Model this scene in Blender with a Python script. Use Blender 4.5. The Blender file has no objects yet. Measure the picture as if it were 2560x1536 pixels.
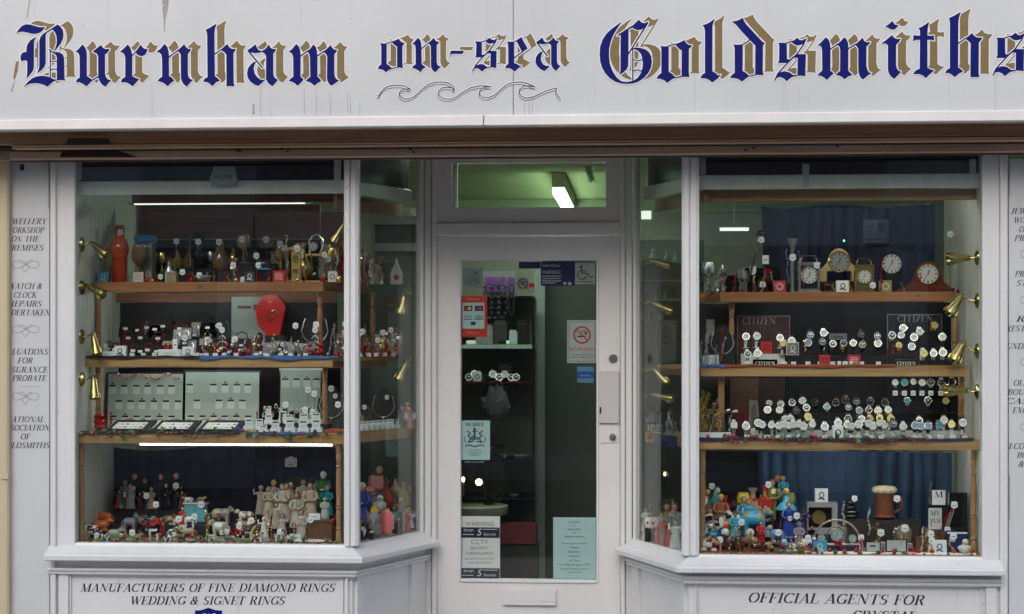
import bpy, math, random
from mathutils import Vector, Matrix, Euler
from mathutils.geometry import delaunay_2d_cdt
R=math.radians; PI=math.pi
random.seed(7)
sc=bpy.context.scene
col=sc.collection
# ---------------------------------------------------------------- camera frame
TH=R(4.2); DD=8.0; FP=4320.0; HY=850.0; EYE=1.5
Fw=Vector((-math.sin(TH),math.cos(TH),0)); Rt=Vector((math.cos(TH),math.sin(TH),0)); Up=Vector((0,0,1))
CP=Vector((0,0,EYE))-Fw*DD
def P(px,py,Y=0.0):
    d=Fw+Rt*((px-1280)/FP)+Up*((HY-py)/FP)
    return CP+d*((Y-CP.y)/d.y)
def X(px,Y=0.0): return P(px,HY,Y).x
def Z(py,Y=0.0,px=None):
    return P(1280 if px is None else px,py,Y).z
def S(Y): return FP/(DD+Y)      # pixels per metre at depth Y
# ---------------------------------------------------------------- materials
MT={}
def mat(name,c,rough=.5,metal=0.0,noise=0.0,scale=8.0,bump=0.0,stretch=(1,1,1),c2=None,emit=None,es=0.0,spec=.5,coat=0,alpha=None,sheen=0):
    if name in MT: return MT[name]
    m=bpy.data.materials.new(name); m.use_nodes=True; nt=m.node_tree; N=nt.nodes; L=nt.links
    b=N['Principled BSDF']
    b.inputs['Base Color'].default_value=(*c,1); b.inputs['Roughness'].default_value=rough; b.inputs['Metallic'].default_value=metal
    b.inputs['Specular IOR Level'].default_value=spec
    if coat: b.inputs['Coat Weight'].default_value=coat
    if noise or bump:
        tc=N.new('ShaderNodeTexCoord'); mp=N.new('ShaderNodeMapping'); mp.inputs['Scale'].default_value=stretch
        L.new(tc.outputs['Object'],mp.inputs['Vector'])
        ns=N.new('ShaderNodeTexNoise'); ns.inputs['Scale'].default_value=scale; ns.inputs['Detail'].default_value=6
        ns.inputs['Roughness'].default_value=.62
        L.new(mp.outputs[0],ns.inputs['Vector'])
        if noise:
            cr=N.new('ShaderNodeValToRGB'); cr.color_ramp.elements[0].position=.32; cr.color_ramp.elements[1].position=.68
            d=c2 if c2 else tuple(x*(1-noise) for x in c)
            cr.color_ramp.elements[0].color=(*d,1); cr.color_ramp.elements[1].color=(*c,1)
            L.new(ns.outputs['Fac'],cr.inputs[0]); L.new(cr.outputs[0],b.inputs['Base Color'])
        if bump:
            bp=N.new('ShaderNodeBump'); bp.inputs['Strength'].default_value=bump; bp.inputs['Distance'].default_value=.004
            L.new(ns.outputs['Fac'],bp.inputs['Height']); L.new(bp.outputs[0],b.inputs['Normal'])
    if emit:
        b.inputs['Emission Color'].default_value=(*emit,1); b.inputs['Emission Strength'].default_value=es
    MT[name]=m; return m
def glassmat(name,tint=(.93,.96,.95),boost=1.0):
    m=bpy.data.materials.new(name); m.use_nodes=True; nt=m.node_tree; N=nt.nodes; L=nt.links
    N.remove(N['Principled BSDF']); out=N['Material Output']
    tr=N.new('ShaderNodeBsdfTransparent'); tr.inputs[0].default_value=(*tint,1)
    gl=N.new('ShaderNodeBsdfGlossy'); gl.inputs['Roughness'].default_value=.015
    fr=N.new('ShaderNodeFresnel'); fr.inputs['IOR'].default_value=1.45
    mu=N.new('ShaderNodeMath'); mu.operation='MULTIPLY'; mu.inputs[1].default_value=boost
    mx=N.new('ShaderNodeMixShader')
    ge=N.new('ShaderNodeNewGeometry'); iv=N.new('ShaderNodeMath'); iv.operation='SUBTRACT'; iv.inputs[0].default_value=1.0
    m3=N.new('ShaderNodeMath'); m3.operation='MULTIPLY'; L.new(ge.outputs['Backfacing'],iv.inputs[1])
    L.new(fr.outputs[0],mu.inputs[0]); L.new(mu.outputs[0],m3.inputs[0]); L.new(iv.outputs[0],m3.inputs[1]); L.new(m3.outputs[0],mx.inputs[0])
    L.new(tr.outputs[0],mx.inputs[1]); L.new(gl.outputs[0],mx.inputs[2]); L.new(mx.outputs[0],out.inputs[0])
    MT[name]=m; return m
def paintmat(name,c,dirt,amt=.35,streak=True,rough=.42,bump=.12,chips=False):
    """weathered white gloss paint: broad mottling, vertical run-off streaks, tiny specks"""
    m=bpy.data.materials.new(name); m.use_nodes=True; nt=m.node_tree; N=nt.nodes; L=nt.links
    b=N['Principled BSDF']; b.inputs['Roughness'].default_value=rough
    tc=N.new('ShaderNodeTexCoord')
    geo=N.new('ShaderNodeNewGeometry')
    def noise(scale,st,det=5,ro=.6):
        mp=N.new('ShaderNodeMapping'); mp.inputs['Scale'].default_value=st
        L.new(geo.outputs['Position'],mp.inputs['Vector'])
        n=N.new('ShaderNodeTexNoise'); n.inputs['Scale'].default_value=scale; n.inputs['Detail'].default_value=det; n.inputs['Roughness'].default_value=ro
        L.new(mp.outputs[0],n.inputs['Vector']); return n
    def ramp(n,a,bb):
        r=N.new('ShaderNodeMapRange'); r.inputs['From Min'].default_value=a; r.inputs['From Max'].default_value=bb
        L.new(n.outputs['Fac'],r.inputs['Value']); return r
    def mixc(f,c1,c2,k):
        mx=N.new('ShaderNodeMix'); mx.data_type='RGBA'
        mm=N.new('ShaderNodeMath'); mm.operation='MULTIPLY'; mm.inputs[1].default_value=k; L.new(f.outputs[0],mm.inputs[0])
        L.new(mm.outputs[0],mx.inputs[0])
        if isinstance(c1,tuple): mx.inputs[6].default_value=(*c1,1)
        else: L.new(c1,mx.inputs[6])
        mx.inputs[7].default_value=(*c2,1); return mx.outputs[2]
    o=mixc(ramp(noise(1.7,(1,1,1)),.38,.72),c,tuple(x*.9 for x in c),.8)
    if streak:
        o=mixc(ramp(noise(30,(1,1,.035),4,.7),.60,.74),o,dirt,amt)
    o=mixc(ramp(noise(60,(1,1,1),3,.7),.70,.78),o,dirt,amt*.8)
    if chips: o=mixc(ramp(noise(24,(1,1,.8),6,.8),.655,.675),o,(.16,.13,.11),.75)
    L.new(o,b.inputs['Base Color'])
    bp=N.new('ShaderNodeBump'); bp.inputs['Strength'].default_value=bump; bp.inputs['Distance'].default_value=.003
    L.new(noise(45,(1,1,.4),4,.6).outputs['Fac'],bp.inputs['Height']); L.new(bp.outputs[0],b.inputs['Normal'])
    MT[name]=m; return m
def woodmat(name,c1,c2,scale=3.0,rough=.45,axis='x',knots=True):
    m=bpy.data.materials.new(name); m.use_nodes=True; nt=m.node_tree; N=nt.nodes; L=nt.links
    b=N['Principled BSDF']; b.inputs['Roughness'].default_value=rough
    tc=N.new('ShaderNodeNewGeometry'); mp=N.new('ShaderNodeMapping')
    st={'x':(.6,5,9),'z':(9,5,.6)}[axis]; mp.inputs['Scale'].default_value=st
    L.new(tc.outputs['Position'],mp.inputs['Vector'])
    n=N.new('ShaderNodeTexNoise'); n.inputs['Scale'].default_value=scale; n.inputs['Detail'].default_value=8; n.inputs['Distortion'].default_value=1.2
    L.new(mp.outputs[0],n.inputs['Vector'])
    cr=N.new('ShaderNodeValToRGB'); cr.color_ramp.elements[0].position=.3; cr.color_ramp.elements[1].position=.7
    cr.color_ramp.elements[0].color=(*c1,1); cr.color_ramp.elements[1].color=(*c2,1); L.new(n.outputs['Fac'],cr.inputs[0])
    o=cr.outputs[0]
    if knots:
        mp2=N.new('ShaderNodeMapping'); mp2.inputs['Scale'].default_value=(4.2,1,9) if axis=='x' else (9,1,4.2)
        L.new(tc.outputs['Position'],mp2.inputs['Vector'])
        v=N.new('ShaderNodeTexVoronoi'); v.inputs['Scale'].default_value=1.6; L.new(mp2.outputs[0],v.inputs['Vector'])
        mr=N.new('ShaderNodeMapRange'); mr.inputs['From Min'].default_value=.05; mr.inputs['From Max'].default_value=.13; mr.inputs['To Min'].default_value=.75; mr.inputs['To Max'].default_value=0
        L.new(v.outputs['Distance'],mr.inputs['Value'])
        mx=N.new('ShaderNodeMix'); mx.data_type='RGBA'; L.new(mr.outputs[0],mx.inputs[0]); L.new(o,mx.inputs[6]); mx.inputs[7].default_value=(c1[0]*.35,c1[1]*.3,c1[2]*.3,1)
        o=mx.outputs[2]
    L.new(o,b.inputs['Base Color'])
    MT[name]=m; return m
# ---------------------------------------------------------------- mesh builder
class MB:
    def __init__(s): s.v=[]; s.f=[]; s.m=[]
    def add(s,vs,fs,m=0):
        o=len(s.v); s.v+= [Vector(p) for p in vs]; s.f+=[tuple(i+o for i in f) for f in fs]; s.m+=[m]*len(fs); return s
    def box(s,x0,x1,y0,y1,z0,z1,m=0,mx=None):
        vs=[(x,y,z) for x in (x0,x1) for y in (y0,y1) for z in (z0,z1)]
        if mx is not None: vs=[mx@Vector(p) for p in vs]
        return s.add(vs,[(0,1,3,2),(4,6,7,5),(0,4,5,1),(2,3,7,6),(0,2,6,4),(1,5,7,3)],m)
    def bbox(s,c,w,d,h,m=0,rot=None):
        """box centred at c, optional euler rotation"""
        mx=Matrix.Translation(Vector(c))
        if rot: mx=mx@Euler(rot).to_matrix().to_4x4()
        return s.box(-w/2,w/2,-d/2,d/2,-h/2,h/2,m,mx)
    def cbox(s,x0,x1,y0,y1,z0,z1,b=.004,m=0):
        """box whose vertical and top edges are bevelled by b"""
        b=min(b,(x1-x0)*.3,(y1-y0)*.3,(z1-z0)*.3)
        ring=lambda e,z:[(x0+e+ (b if k in(0,) else 0),0,0) for k in ()]
        def loop(e,z):
            a,c,d,f=x0+e,x1-e,y0+e,y1-e
            return [(a+b,d,z),(c-b,d,z),(c,d+b,z),(c,f-b,z),(c-b,f,z),(a+b,f,z),(a,f-b,z),(a,d+b,z)]
        vs=loop(b,z0)+loop(0,z0+b)+loop(0,z1-b)+loop(b,z1)
        fs=[tuple(reversed(range(8))),tuple(range(24,32))]
        for r in range(3):
            for k in range(8): fs.append((r*8+k,r*8+(k+1)%8,(r+1)*8+(k+1)%8,(r+1)*8+k))
        return s.add(vs,fs,m)
    def cyl(s,p0,p1,r0,r1=None,n=10,m=0,cap=True):
        p0=Vector(p0);p1=Vector(p1); r1=r0 if r1 is None else r1
        d=(p1-p0).normalized(); a=d.orthogonal().normalized(); b=d.cross(a)
        vs=[p0+(a*math.cos(2*PI*k/n)+b*math.sin(2*PI*k/n))*r0 for k in range(n)]+[p1+(a*math.cos(2*PI*k/n)+b*math.sin(2*PI*k/n))*r1 for k in range(n)]
        fs=[(k,(k+1)%n,n+(k+1)%n,n+k) for k in range(n)]
        if cap: fs+=[tuple(reversed(range(n))),tuple(range(n,2*n))]
        return s.add(vs,fs,m)
    def lathe(s,prof,c=(0,0,0),n=14,m=0,mx=None,sx=1,sy=1):
        vs=[];c=Vector(c)
        for r,z in prof:
            for k in range(n):
                p=Vector((r*sx*math.cos(2*PI*k/n),r*sy*math.sin(2*PI*k/n),z)); 
                if mx is not None: p=mx@p
                vs.append(c+p)
        fs=[(j*n+k,j*n+(k+1)%n,(j+1)*n+(k+1)%n,(j+1)*n+k) for j in range(len(prof)-1) for k in range(n)]
        if prof[0][0]>1e-6: fs.append(tuple(reversed(range(n))))
        if prof[-1][0]>1e-6: fs.append(tuple((len(prof)-1)*n+k for k in range(n)))
        return s.add(vs,fs,m)
    def ball(s,c,r,n=8,m=0,sc=(1,1,1),mx=None):
        h=max(4,n//2+1)
        pr=[(math.sin(PI*j/h),-math.cos(PI*j/h)) for j in range(h+1)]
        vs=[];c=Vector(c)
        for a,z in pr:
            for k in range(n):
                p=Vector((a*math.cos(2*PI*k/n)*sc[0],a*math.sin(2*PI*k/n)*sc[1],z*sc[2]))*r
                if mx is not None: p=mx@p
                vs.append(c+p)
        fs=[(j*n+k,j*n+(k+1)%n,(j+1)*n+(k+1)%n,(j+1)*n+k) for j in range(h) for k in range(n)]
        return s.add(vs,fs,m)
    def tube(s,pts,r,n=6,m=0,closed=False,taper=None):
        pts=[Vector(p) for p in pts]; L=len(pts); vs=[]; prev=None
        for i,p in enumerate(pts):
            t=(pts[(i+1)%L] if (closed or i<L-1) else p)-(pts[i-1] if (closed or i>0) else p)
            t=t.normalized() if t.length>1e-9 else Vector((0,0,1))
            a=(prev-t*prev.dot(t)) if prev is not None else t.orthogonal()
            a=a.normalized() if a.length>1e-6 else t.orthogonal().normalized()
            prev=a; b=t.cross(a); rr=r if taper is None else r*taper[i]
            vs+=[p+(a*math.cos(2*PI*k/n)+b*math.sin(2*PI*k/n))*rr for k in range(n)]
        fs=[]
        for i in range(L if closed else L-1):
            j=(i+1)%L
            fs+=[(i*n+k,i*n+(k+1)%n,j*n+(k+1)%n,j*n+k) for k in range(n)]
        if not closed: fs+=[tuple(reversed(range(n))),tuple((L-1)*n+k for k in range(n))]
        return s.add(vs,fs,m)
    def prism(s,pts,y0,y1,m=0,mx=None):
        """pts are (x,z); extruded along Y"""
        n=len(pts)
        vs=[Vector((x,y0,z)) for x,z in pts]+[Vector((x,y1,z)) for x,z in pts]
        if mx is not None: vs=[mx@v for v in vs]
        return s.add(vs,[tuple(range(n)),tuple(reversed(range(n,2*n)))]+[(k,n+k,n+(k+1)%n,(k+1)%n) for k in range(n)],m)
    def plan(s,pts,z0,z1,m=0):
        n=len(pts)
        vs=[Vector((x,y,z0)) for x,y in pts]+[Vector((x,y,z1)) for x,y in pts]
        return s.add(vs,[tuple(reversed(range(n))),tuple(range(n,2*n))]+[(k,(k+1)%n,n+(k+1)%n,n+k) for k in range(n)],m)
    def sweep(s,path,prof,m=0):
        """path: plan points; prof: closed (out,z) profile, out is measured to the street side"""
        L=len(path); rows=[]
        pv=[Vector((a,b)) for a,b in path]
        nr=[]
        for i in range(L-1):
            d=(pv[i+1]-pv[i]).normalized(); nr.append(Vector((d.y,-d.x)))
        for i,p in enumerate(pv):
            if i==0: o=nr[0]
            elif i==L-1: o=nr[-1]
            else:
                o=nr[i-1]+nr[i]; o=o/(o.dot(nr[i]))
            rows.append([Vector((p.x+o.x*a,p.y+o.y*a,z)) for a,z in prof])
        n=len(prof); vs=[v for r in rows for v in r]; fs=[]
        for i in range(L-1):
            for k in range(n): fs.append((i*n+k,(i+1)*n+k,(i+1)*n+(k+1)%n,i*n+(k+1)%n))
        fs+=[tuple(range(n)),tuple(reversed(range((L-1)*n,L*n)))]
        return s.add(vs,fs,m)
    def build(s,name,mats,parent=None,smooth=False,world=False):
        me=bpy.data.meshes.new(name)
        off=Vector((0,0,0)); q=parent if world else None
        while q is not None: off+=q.location; q=q.parent
        me.from_pydata([tuple(v-off) for v in s.v],[],s.f)
        if not isinstance(mats,(list,tuple)): mats=[mats]
        for k in mats: me.materials.append(k)
        for p,i in zip(me.polygons,s.m): p.material_index=i
        bm=None
        if smooth:
            for p in me.polygons: p.use_smooth=True
            try: me.set_sharp_from_angle(angle=R(40))
            except Exception: pass
        me.validate(); me.update()
        o=bpy.data.objects.new(name,me); col.objects.link(o)
        if parent is not None: o.parent=parent
        return o
def fixn(o):
    import bmesh
    b=bmesh.new(); b.from_mesh(o.data); bmesh.ops.recalc_face_normals(b,faces=b.faces); b.to_mesh(o.data); b.free()
def tag(o,label=None,cat=None,group=None,kind=None):
    if label: o['label']=label
    if cat: o['category']=cat
    if group: o['group']=group
    if kind: o['kind']=kind
    return o
def thing(name,label,cat,loc=(0,0,0),rz=0,group=None):
    o=bpy.data.objects.new(name,None); col.objects.link(o); o.location=loc; o.rotation_euler=(0,0,rz); o.empty_display_size=.05
    if label and len(label.split())>16: print("LONG",len(label.split()),label)
    return tag(o,label,cat,group)
def copy_tree(o,parent=None):
    c=o.copy(); col.objects.link(c)
    if parent is not None: c.parent=parent
    for ch in list(o.children): copy_tree(ch,c)
    return c
ORD=['','first','second','third','fourth','fifth','sixth','seventh','eighth','ninth','tenth','eleventh','twelfth','thirteenth','fourteenth','fifteenth','sixteenth','seventeenth','eighteenth','nineteenth','twentieth','twenty first','twenty second','twenty third']
# ---------------------------------------------------------------- flat lettering
def union2d(polys):
    vs=[];fs=[]
    for p in polys:
        a=sum(p[i][0]*p[(i+1)%len(p)][1]-p[(i+1)%len(p)][0]*p[i][1] for i in range(len(p)))
        if abs(a)<1e-9: continue
        if a<0: p=list(reversed(p))
        fs.append(list(range(len(vs),len(vs)+len(p)))); vs+=[Vector((q[0],q[1])) for q in p]
    r=delaunay_2d_cdt(vs,[],fs,1,1e-5)
    return [tuple(v) for v in r[0]],[tuple(f) for f,o in zip(r[2],r[5]) if len(o)]
def hull(pts):
    pts=sorted(set((round(a,6),round(b,6)) for a,b in pts))
    def half(ps):
        h=[]
        for p in ps:
            while len(h)>=2 and (h[-1][0]-h[-2][0])*(p[1]-h[-2][1])-(h[-1][1]-h[-2][1])*(p[0]-h[-2][0])<=0: h.pop()
            h.append(p)
        return h
    a=half(pts); b=half(pts[::-1]); return a[:-1]+b[:-1]
def nib(pts,hw,hh):
    out=[]
    for a,b in zip(pts[:-1],pts[1:]):
        out.append(hull([(q[0]+i*hw,q[1]+j*hh) for q in (a,b) for i in(-1,1) for j in(-1,1)]))
    return out
def arc(cx,cy,rx,ry,a0,a1,n=12):
    return [(cx+rx*math.cos(R(a0+(a1-a0)*k/n)),cy+ry*math.sin(R(a0+(a1-a0)*k/n))) for k in range(n+1)]
def T_(*p): return ('T',list(p))
def t_(*p): return ('t',list(p))
def c_(p): return ('c',p)
def s_(x,y,h=.15): return ('t',[(x-h,y),(x+h,y)])
def G_():
    g={}
    def st(x): return [T_((x,0),(x,1)),s_(x,.018),s_(x,.982)]
    g['A']=(.80,[t_((.1,0),(.42,1)),T_((.42,.98),(.68,0)),t_((.2,.33),(.6,.33)),s_(.1,.018,.1),s_(.68,.018)])
    g['B']=(.74,st(.18)+[c_([(.18,.98)]+arc(.4,.76,.18,.22,90,-90)+[(.18,.54)]),c_([(.18,.53)]+arc(.42,.275,.2,.255,90,-90)+[(.18,.02)])])
    g['C']=(.76,[c_(arc(.44,.5,.34,.48,48,312,18)),t_((.68,.7),(.68,1)),t_((.68,.0),(.68,.22))])
    g['D']=(.82,st(.18)+[c_([(.18,.98)]+arc(.38,.5,.34,.48,90,-90,16)+[(.18,.02)])])
    g['E']=(.70,st(.18)+[t_((.18,.982),(.6,.982)),t_((.6,.98),(.6,.76)),t_((.18,.52),(.45,.52)),t_((.45,.4),(.45,.64)),t_((.18,.018),(.62,.018)),t_((.63,.02),(.65,.26))])
    g['F']=(.66,st(.18)+[t_((.18,.982),(.6,.982)),t_((.6,.98),(.6,.74)),t_((.18,.52),(.45,.52)),t_((.45,.4),(.45,.64))])
    g['G']=(.82,[c_(arc(.44,.5,.34,.48,48,330,18)),t_((.68,.7),(.68,1)),T_((.68,0.05),(.68,.42)),s_(.68,.42)])
    g['H']=(.90,st(.18)+st(.7)+[t_((.18,.52),(.7,.52))])
    g['I']=(.40,st(.2))
    g['J']=(.52,[T_((.32,1),(.32,.2)),s_(.32,.982),c_(arc(.2,.18,.12,.17,0,-170,8))])
    g['K']=(.84,st(.18)+[t_((.22,.42),(.64,.98)),T_((.36,.6),(.68,0)),s_(.64,.982,.12),s_(.68,.018)])
    g['L']=(.68,st(.18)+[t_((.18,.018),(.62,.018)),t_((.62,.02),(.64,.3))])
    g['M']=(1.04,[t_((.14,0),(.18,1)),T_((.18,.98),(.48,.02)),t_((.48,.02),(.82,.98)),T_((.84,0),(.84,1)),s_(.14,.018,.12),s_(.84,.018),s_(.14,.982,.1),s_(.88,.982,.1)])
    g['N']=(.88,[t_((.16,0),(.16,1)),T_((.18,.98),(.68,.04)),t_((.7,0),(.7,1)),s_(.16,.018,.12),s_(.7,.982,.12),s_(.12,.982,.1)])
    g['O']=(.84,[c_(arc(.42,.5,.32,.48,0,360,22))])
    g['P']=(.70,st(.18)+[c_([(.18,.98)]+arc(.4,.74,.2,.24,90,-90)+[(.18,.50)])])
    g['R']=(.80,st(.18)+[c_([(.18,.98)]+arc(.4,.76,.18,.22,90,-90)+[(.18,.54)]),T_((.4,.54),(.64,.0)),s_(.68,.018,.1)])
    g['S']=(.64,[c_(arc(.32,.74,.2,.24,60,250,10)+[(.32,.5)]+arc(.32,.26,.2,.24,60,-120,10)),t_((.52,.74),(.52,1)),t_((.1,0),(.1,.28))])
    g['T']=(.76,[T_((.38,0),(.38,1)),s_(.38,.018),t_((.06,.982),(.7,.982)),t_((.07,.98),(.07,.74)),t_((.69,.98),(.69,.74))])
    g['U']=(.84,[T_((.18,1),(.18,.3)),c_(arc(.42,.3,.24,.28,180,360,10)),t_((.66,.3),(.66,1)),s_(.18,.982),s_(.66,.982,.12)])
    g['V']=(.80,[T_((.14,1),(.4,.02)),t_((.4,.02),(.7,1)),s_(.14,.982),s_(.7,.982,.1)])
    g['W']=(1.1,[T_((.12,1),(.36,.02)),t_((.36,.02),(.56,.9)),T_((.54,1),(.76,.02)),t_((.76,.02),(1.0,1)),s_(.12,.982),s_(.54,.982,.1),s_(1,.982,.1)])
    g['X']=(.8,[T_((.14,1),(.64,0)),t_((.12,0),(.64,1)),s_(.14,.982),s_(.64,.018)])
    g['Y']=(.76,[T_((.12,1),(.38,.45)),T_((.38,0),(.38,.45)),t_((.38,.45),(.66,1)),s_(.12,.982),s_(.38,.018),s_(.66,.982,.1)])
    g['Z']=(.72,[t_((.1,.982),(.6,.982)),T_((.58,.96),(.14,.04)),t_((.1,.018),(.62,.018)),t_((.1,.98),(.1,.76)),t_((.62,.02),(.62,.26))])
    g['&']=(.86,[c_(arc(.38,.76,.16,.22,-40,220,10)+[(.66,.06),(.76,.02)]),c_([(.44,.56)]+arc(.32,.27,.22,.25,110,330,10)+[(.68,.55)]),s_(.68,.55,.1)])
    g['-']=(.4,[('c',[(.06,.4),(.34,.4)])])
    g[' ']=(.42,[])
    return g
GL=G_()
def serif_polys(text,cx,base,h,slant=.24,align='c',track=.0,k=1.0,maxw=None):
    """polys in image pixels (y down)"""
    x=0; raw=[]
    for ch in text:
        w,st=GL[ch]
        for kind,pts in st:
            hw,hh={'T':(.068*k,.004),'t':(.016*k,.018),'c':(.058*k,.018)}[kind]
            for p in nib(pts,hw,hh): raw.append([(q[0]+x,q[1]) for q in p])
        x+=w+track
    wid=x*h
    sx=1 if not maxw else maxw/wid
    x0=cx-wid*sx/2 if align=='c' else (cx if align=='l' else cx-wid*sx)
    return [[(x0+(q[0]+slant*(q[1]-.5))*h*sx,base-q[1]*h) for q in p] for p in raw]
def flat(name,polys,Y,material,parent,union=True,th=0.0):
    vs,fs=union2d(polys) if union else (None,None)
    mb=MB(); mb.add([P(a,b,Y) for a,b in vs],fs)
    return mb.build(name,material,parent,world=True)
_font={}
def sans(text):
    if text in _font: return _font[text]
    cu=bpy.data.curves.new('t','FONT'); cu.body=text; cu.resolution_u=3
    o=bpy.data.objects.new('t',cu); col.objects.link(o)
    dg=bpy.context.evaluated_depsgraph_get(); me=bpy.data.meshes.new_from_object(o.evaluated_get(dg))
    vs=[(v.co.x,v.co.y) for v in me.vertices]; fs=[tuple(p.vertices) for p in me.polygons]
    bpy.data.objects.remove(o); bpy.data.curves.remove(cu); bpy.data.meshes.remove(me)
    _font[text]=(vs,fs); return vs,fs
def sans_mb(mb,text,cx,base,h,Y,m=0,w=None,align='c',bold=1.0,slant=0,mirror=False):
    vs,fs=sans(text)
    if not vs: return mb
    x0=min(v[0] for v in vs); x1=max(v[0] for v in vs); caps=.729
    k=h/caps; sx=k if w is None else w/(x1-x0)
    off=cx-(x1-x0)*sx/2 if align=='c' else cx
    out=[]
    for a,b in vs:
        xx=(a-x0)*sx
        if mirror: xx=(x1-x0)*sx-xx
        out.append(P(off+xx+slant*b*k,base-b*k,Y))
    if mirror: fs=[tuple(reversed(f)) for f in fs]
    return mb.add(out,fs,m)
def pxbox(mb,x0,x1,y0,y1,Ya,Yb,m=0):
    """axis-aligned box whose front (at Ya) covers the pixel rectangle"""
    mx=(x0+x1)/2; my=(y0+y1)/2
    return mb.box(X(x0,Ya),X(x1,Ya),Ya,Yb,Z(y1,Ya,mx),Z(y0,Ya,mx),m)
def pxpoly(mb,pts,Y,th=.001,m=0):
    n=len(pts); a=[P(x,y,Y) for x,y in pts]; b=[v+Vector((0,th,0)) for v in a]
    return mb.add(a+b,[tuple(range(n)),tuple(reversed(range(n,2*n)))]+[(k,n+k,n+(k+1)%n,(k+1)%n) for k in range(n)],m)
# ---------------------------------------------------------------- materials list
W_FASCIA=paintmat('fascia_white',(.60,.635,.67),(.30,.28,.26),.34,rough=.3,bump=.08)
W_PAINT=paintmat('frame_white_paint',(.70,.725,.755),(.33,.30,.29),.34,streak=True,rough=.38,bump=.35,chips=True)
W_SILL=paintmat('sill_white_paint',(.66,.69,.73),(.34,.31,.28),.28,streak=False,rough=.35,bump=.35,chips=True)
W_DOOR=paintmat('door_paint',(.68,.685,.69),(.34,.31,.30),.22,rough=.45,bump=.22)
BROWN=woodmat('header_brown_paint',(.38,.24,.15),(.52,.35,.23),scale=2.2,rough=.6,knots=False)
BROWN2=woodmat('lower_header_paint',(.44,.31,.23),(.58,.43,.33),scale=2.5,rough=.6,knots=False)
PINE=woodmat('pine_shelf',(.34,.19,.075),(.50,.31,.14))
PINER=woodmat('reddish_pine_shelf',(.26,.10,.035),(.38,.17,.07))
PINED=woodmat('dark_stained_pine',(.17,.06,.03),(.27,.11,.055))
POSTW=woodmat('turned_pine',(.27,.13,.05),(.40,.21,.09),axis='z',knots=False)
PLY=woodmat('brown_plywood',(.25,.11,.055),(.36,.17,.09),rough=.6)
BOARDW=paintmat('boarded_side_paint',(.70,.73,.68),(.22,.21,.18),.5,rough=.5,bump=.4)
CREAM=paintmat('cream_render',(.56,.49,.34),(.36,.31,.21),.35,rough=.7,bump=.3)
GLASS=glassmat('window_glass',boost=2.7)
CLEAR=glassmat('display_glass',(.9,.93,.92),1.6)
AMBER=mat('amber_glass',(.30,.22,.07),.12,coat=.5)
BROWNG=mat('brown_glass',(.17,.11,.05),.12,coat=.5)
BLACK=mat('black_cloth',(.012,.012,.016),.8,noise=.4,scale=40)
CHAR=mat('charcoal_card',(.03,.032,.038),.6,noise=.3,scale=20)
NAVY=mat('navy_cloth',(.015,.02,.09),.8,noise=.3,scale=30)
NPANEL=mat('navy_panel',(.016,.022,.045),.35,noise=.4,scale=4)
BLUEC=mat('blue_cloth',(.06,.16,.42),.8,noise=.4,scale=30)
RUST=mat('rust_cloth',(.36,.08,.035),.85,noise=.4,scale=30)
PELM=mat('pelmet_grey',(.74,.80,.77),.5,noise=.2,scale=6)
BRASS=mat('polished_brass',(.46,.38,.155),.24,1.0)
GOLD=mat('gold_metal',(.90,.70,.25),.2,1.0)
STEEL=mat('steel',(.72,.73,.74),.18,1.0)
SILVER=mat('silver_metal',(.80,.80,.80),.28,1.0,noise=.3,scale=60)
DSTEEL=mat('dark_steel',(.12,.12,.13),.25,1.0)
WHITE=mat('white_card',(.80,.83,.85),.55)
CARD=mat('pale_card',(.38,.47,.44),.6,noise=.1,scale=20)
CARD2=mat('price_card_grey',(.62,.67,.66),.6)
CREAMC=mat('cream_ceramic',(.46,.40,.31),.35,noise=.25,scale=30)
WCER=mat('white_ceramic',(.70,.70,.68),.2,noise=.1,scale=30)
BLK=mat('black_gloss',(.01,.01,.012),.15)
INK=mat('dark_ink',(.012,.012,.03),.5)
GINK=mat('grey_ink',(.28,.28,.30),.6)
RED=mat('red_foil',(.50,.015,.015),.2,.5)
REDM=mat('matt_red',(.55,.03,.03),.5)
REDB=mat('red_berry',(.40,.01,.015),.25)
GREEN=mat('holly_green',(.035,.12,.035),.4,noise=.5,scale=60)
LEAFL=mat('pale_leaf',(.16,.26,.12),.45,noise=.4,scale=60)
BLUEF=mat('letter_blue',(.004,.010,.16),.55,spec=.12,noise=.12,scale=25)
NAVYF=mat('letter_edge_navy',(.008,.01,.06),.4)
GOLDF=mat('letter_gold',(.215,.155,.055),.42,noise=.22,scale=25)
GOLDE=mat('letter_edge_olive',(.09,.08,.055),.5)
HALO=mat('letter_outline_white',(.80,.81,.84),.35)
SKIN=mat('painted_skin',(.48,.27,.18),.4)
BRN=mat('brown_resin',(.16,.075,.04),.45,noise=.4,scale=40)
TAN=mat('tan_resin',(.42,.31,.20),.5,noise=.4,scale=40)
GREY=mat('grey_resin',(.24,.25,.27),.45,noise=.4,scale=40)
ORANGE=mat('orange_glaze',(.60,.14,.04),.2)
TEAL=mat('teal_glaze',(.02,.25,.30),.2)
SKYB=mat('sky_blue_glaze',(.06,.36,.55),.3)
COBALT=mat('cobalt_glaze',(.02,.05,.30),.25)
PURP=mat('purple_glaze',(.12,.05,.22),.3)
YEL=mat('yellow_glaze',(.75,.55,.05),.3)
OLIVE=mat('olive_glaze',(.30,.28,.05),.4)
PINK=mat('pink_ceramic',(.55,.20,.19),.35)
GRN=mat('green_glaze',(.04,.22,.06),.3,noise=.4,scale=50)
WINE=mat('wine_leather',(.07,.012,.02),.35,noise=.4,scale=40)
LEATH=mat('dark_leather',(.022,.018,.02),.35,noise=.4,scale=50)
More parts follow.
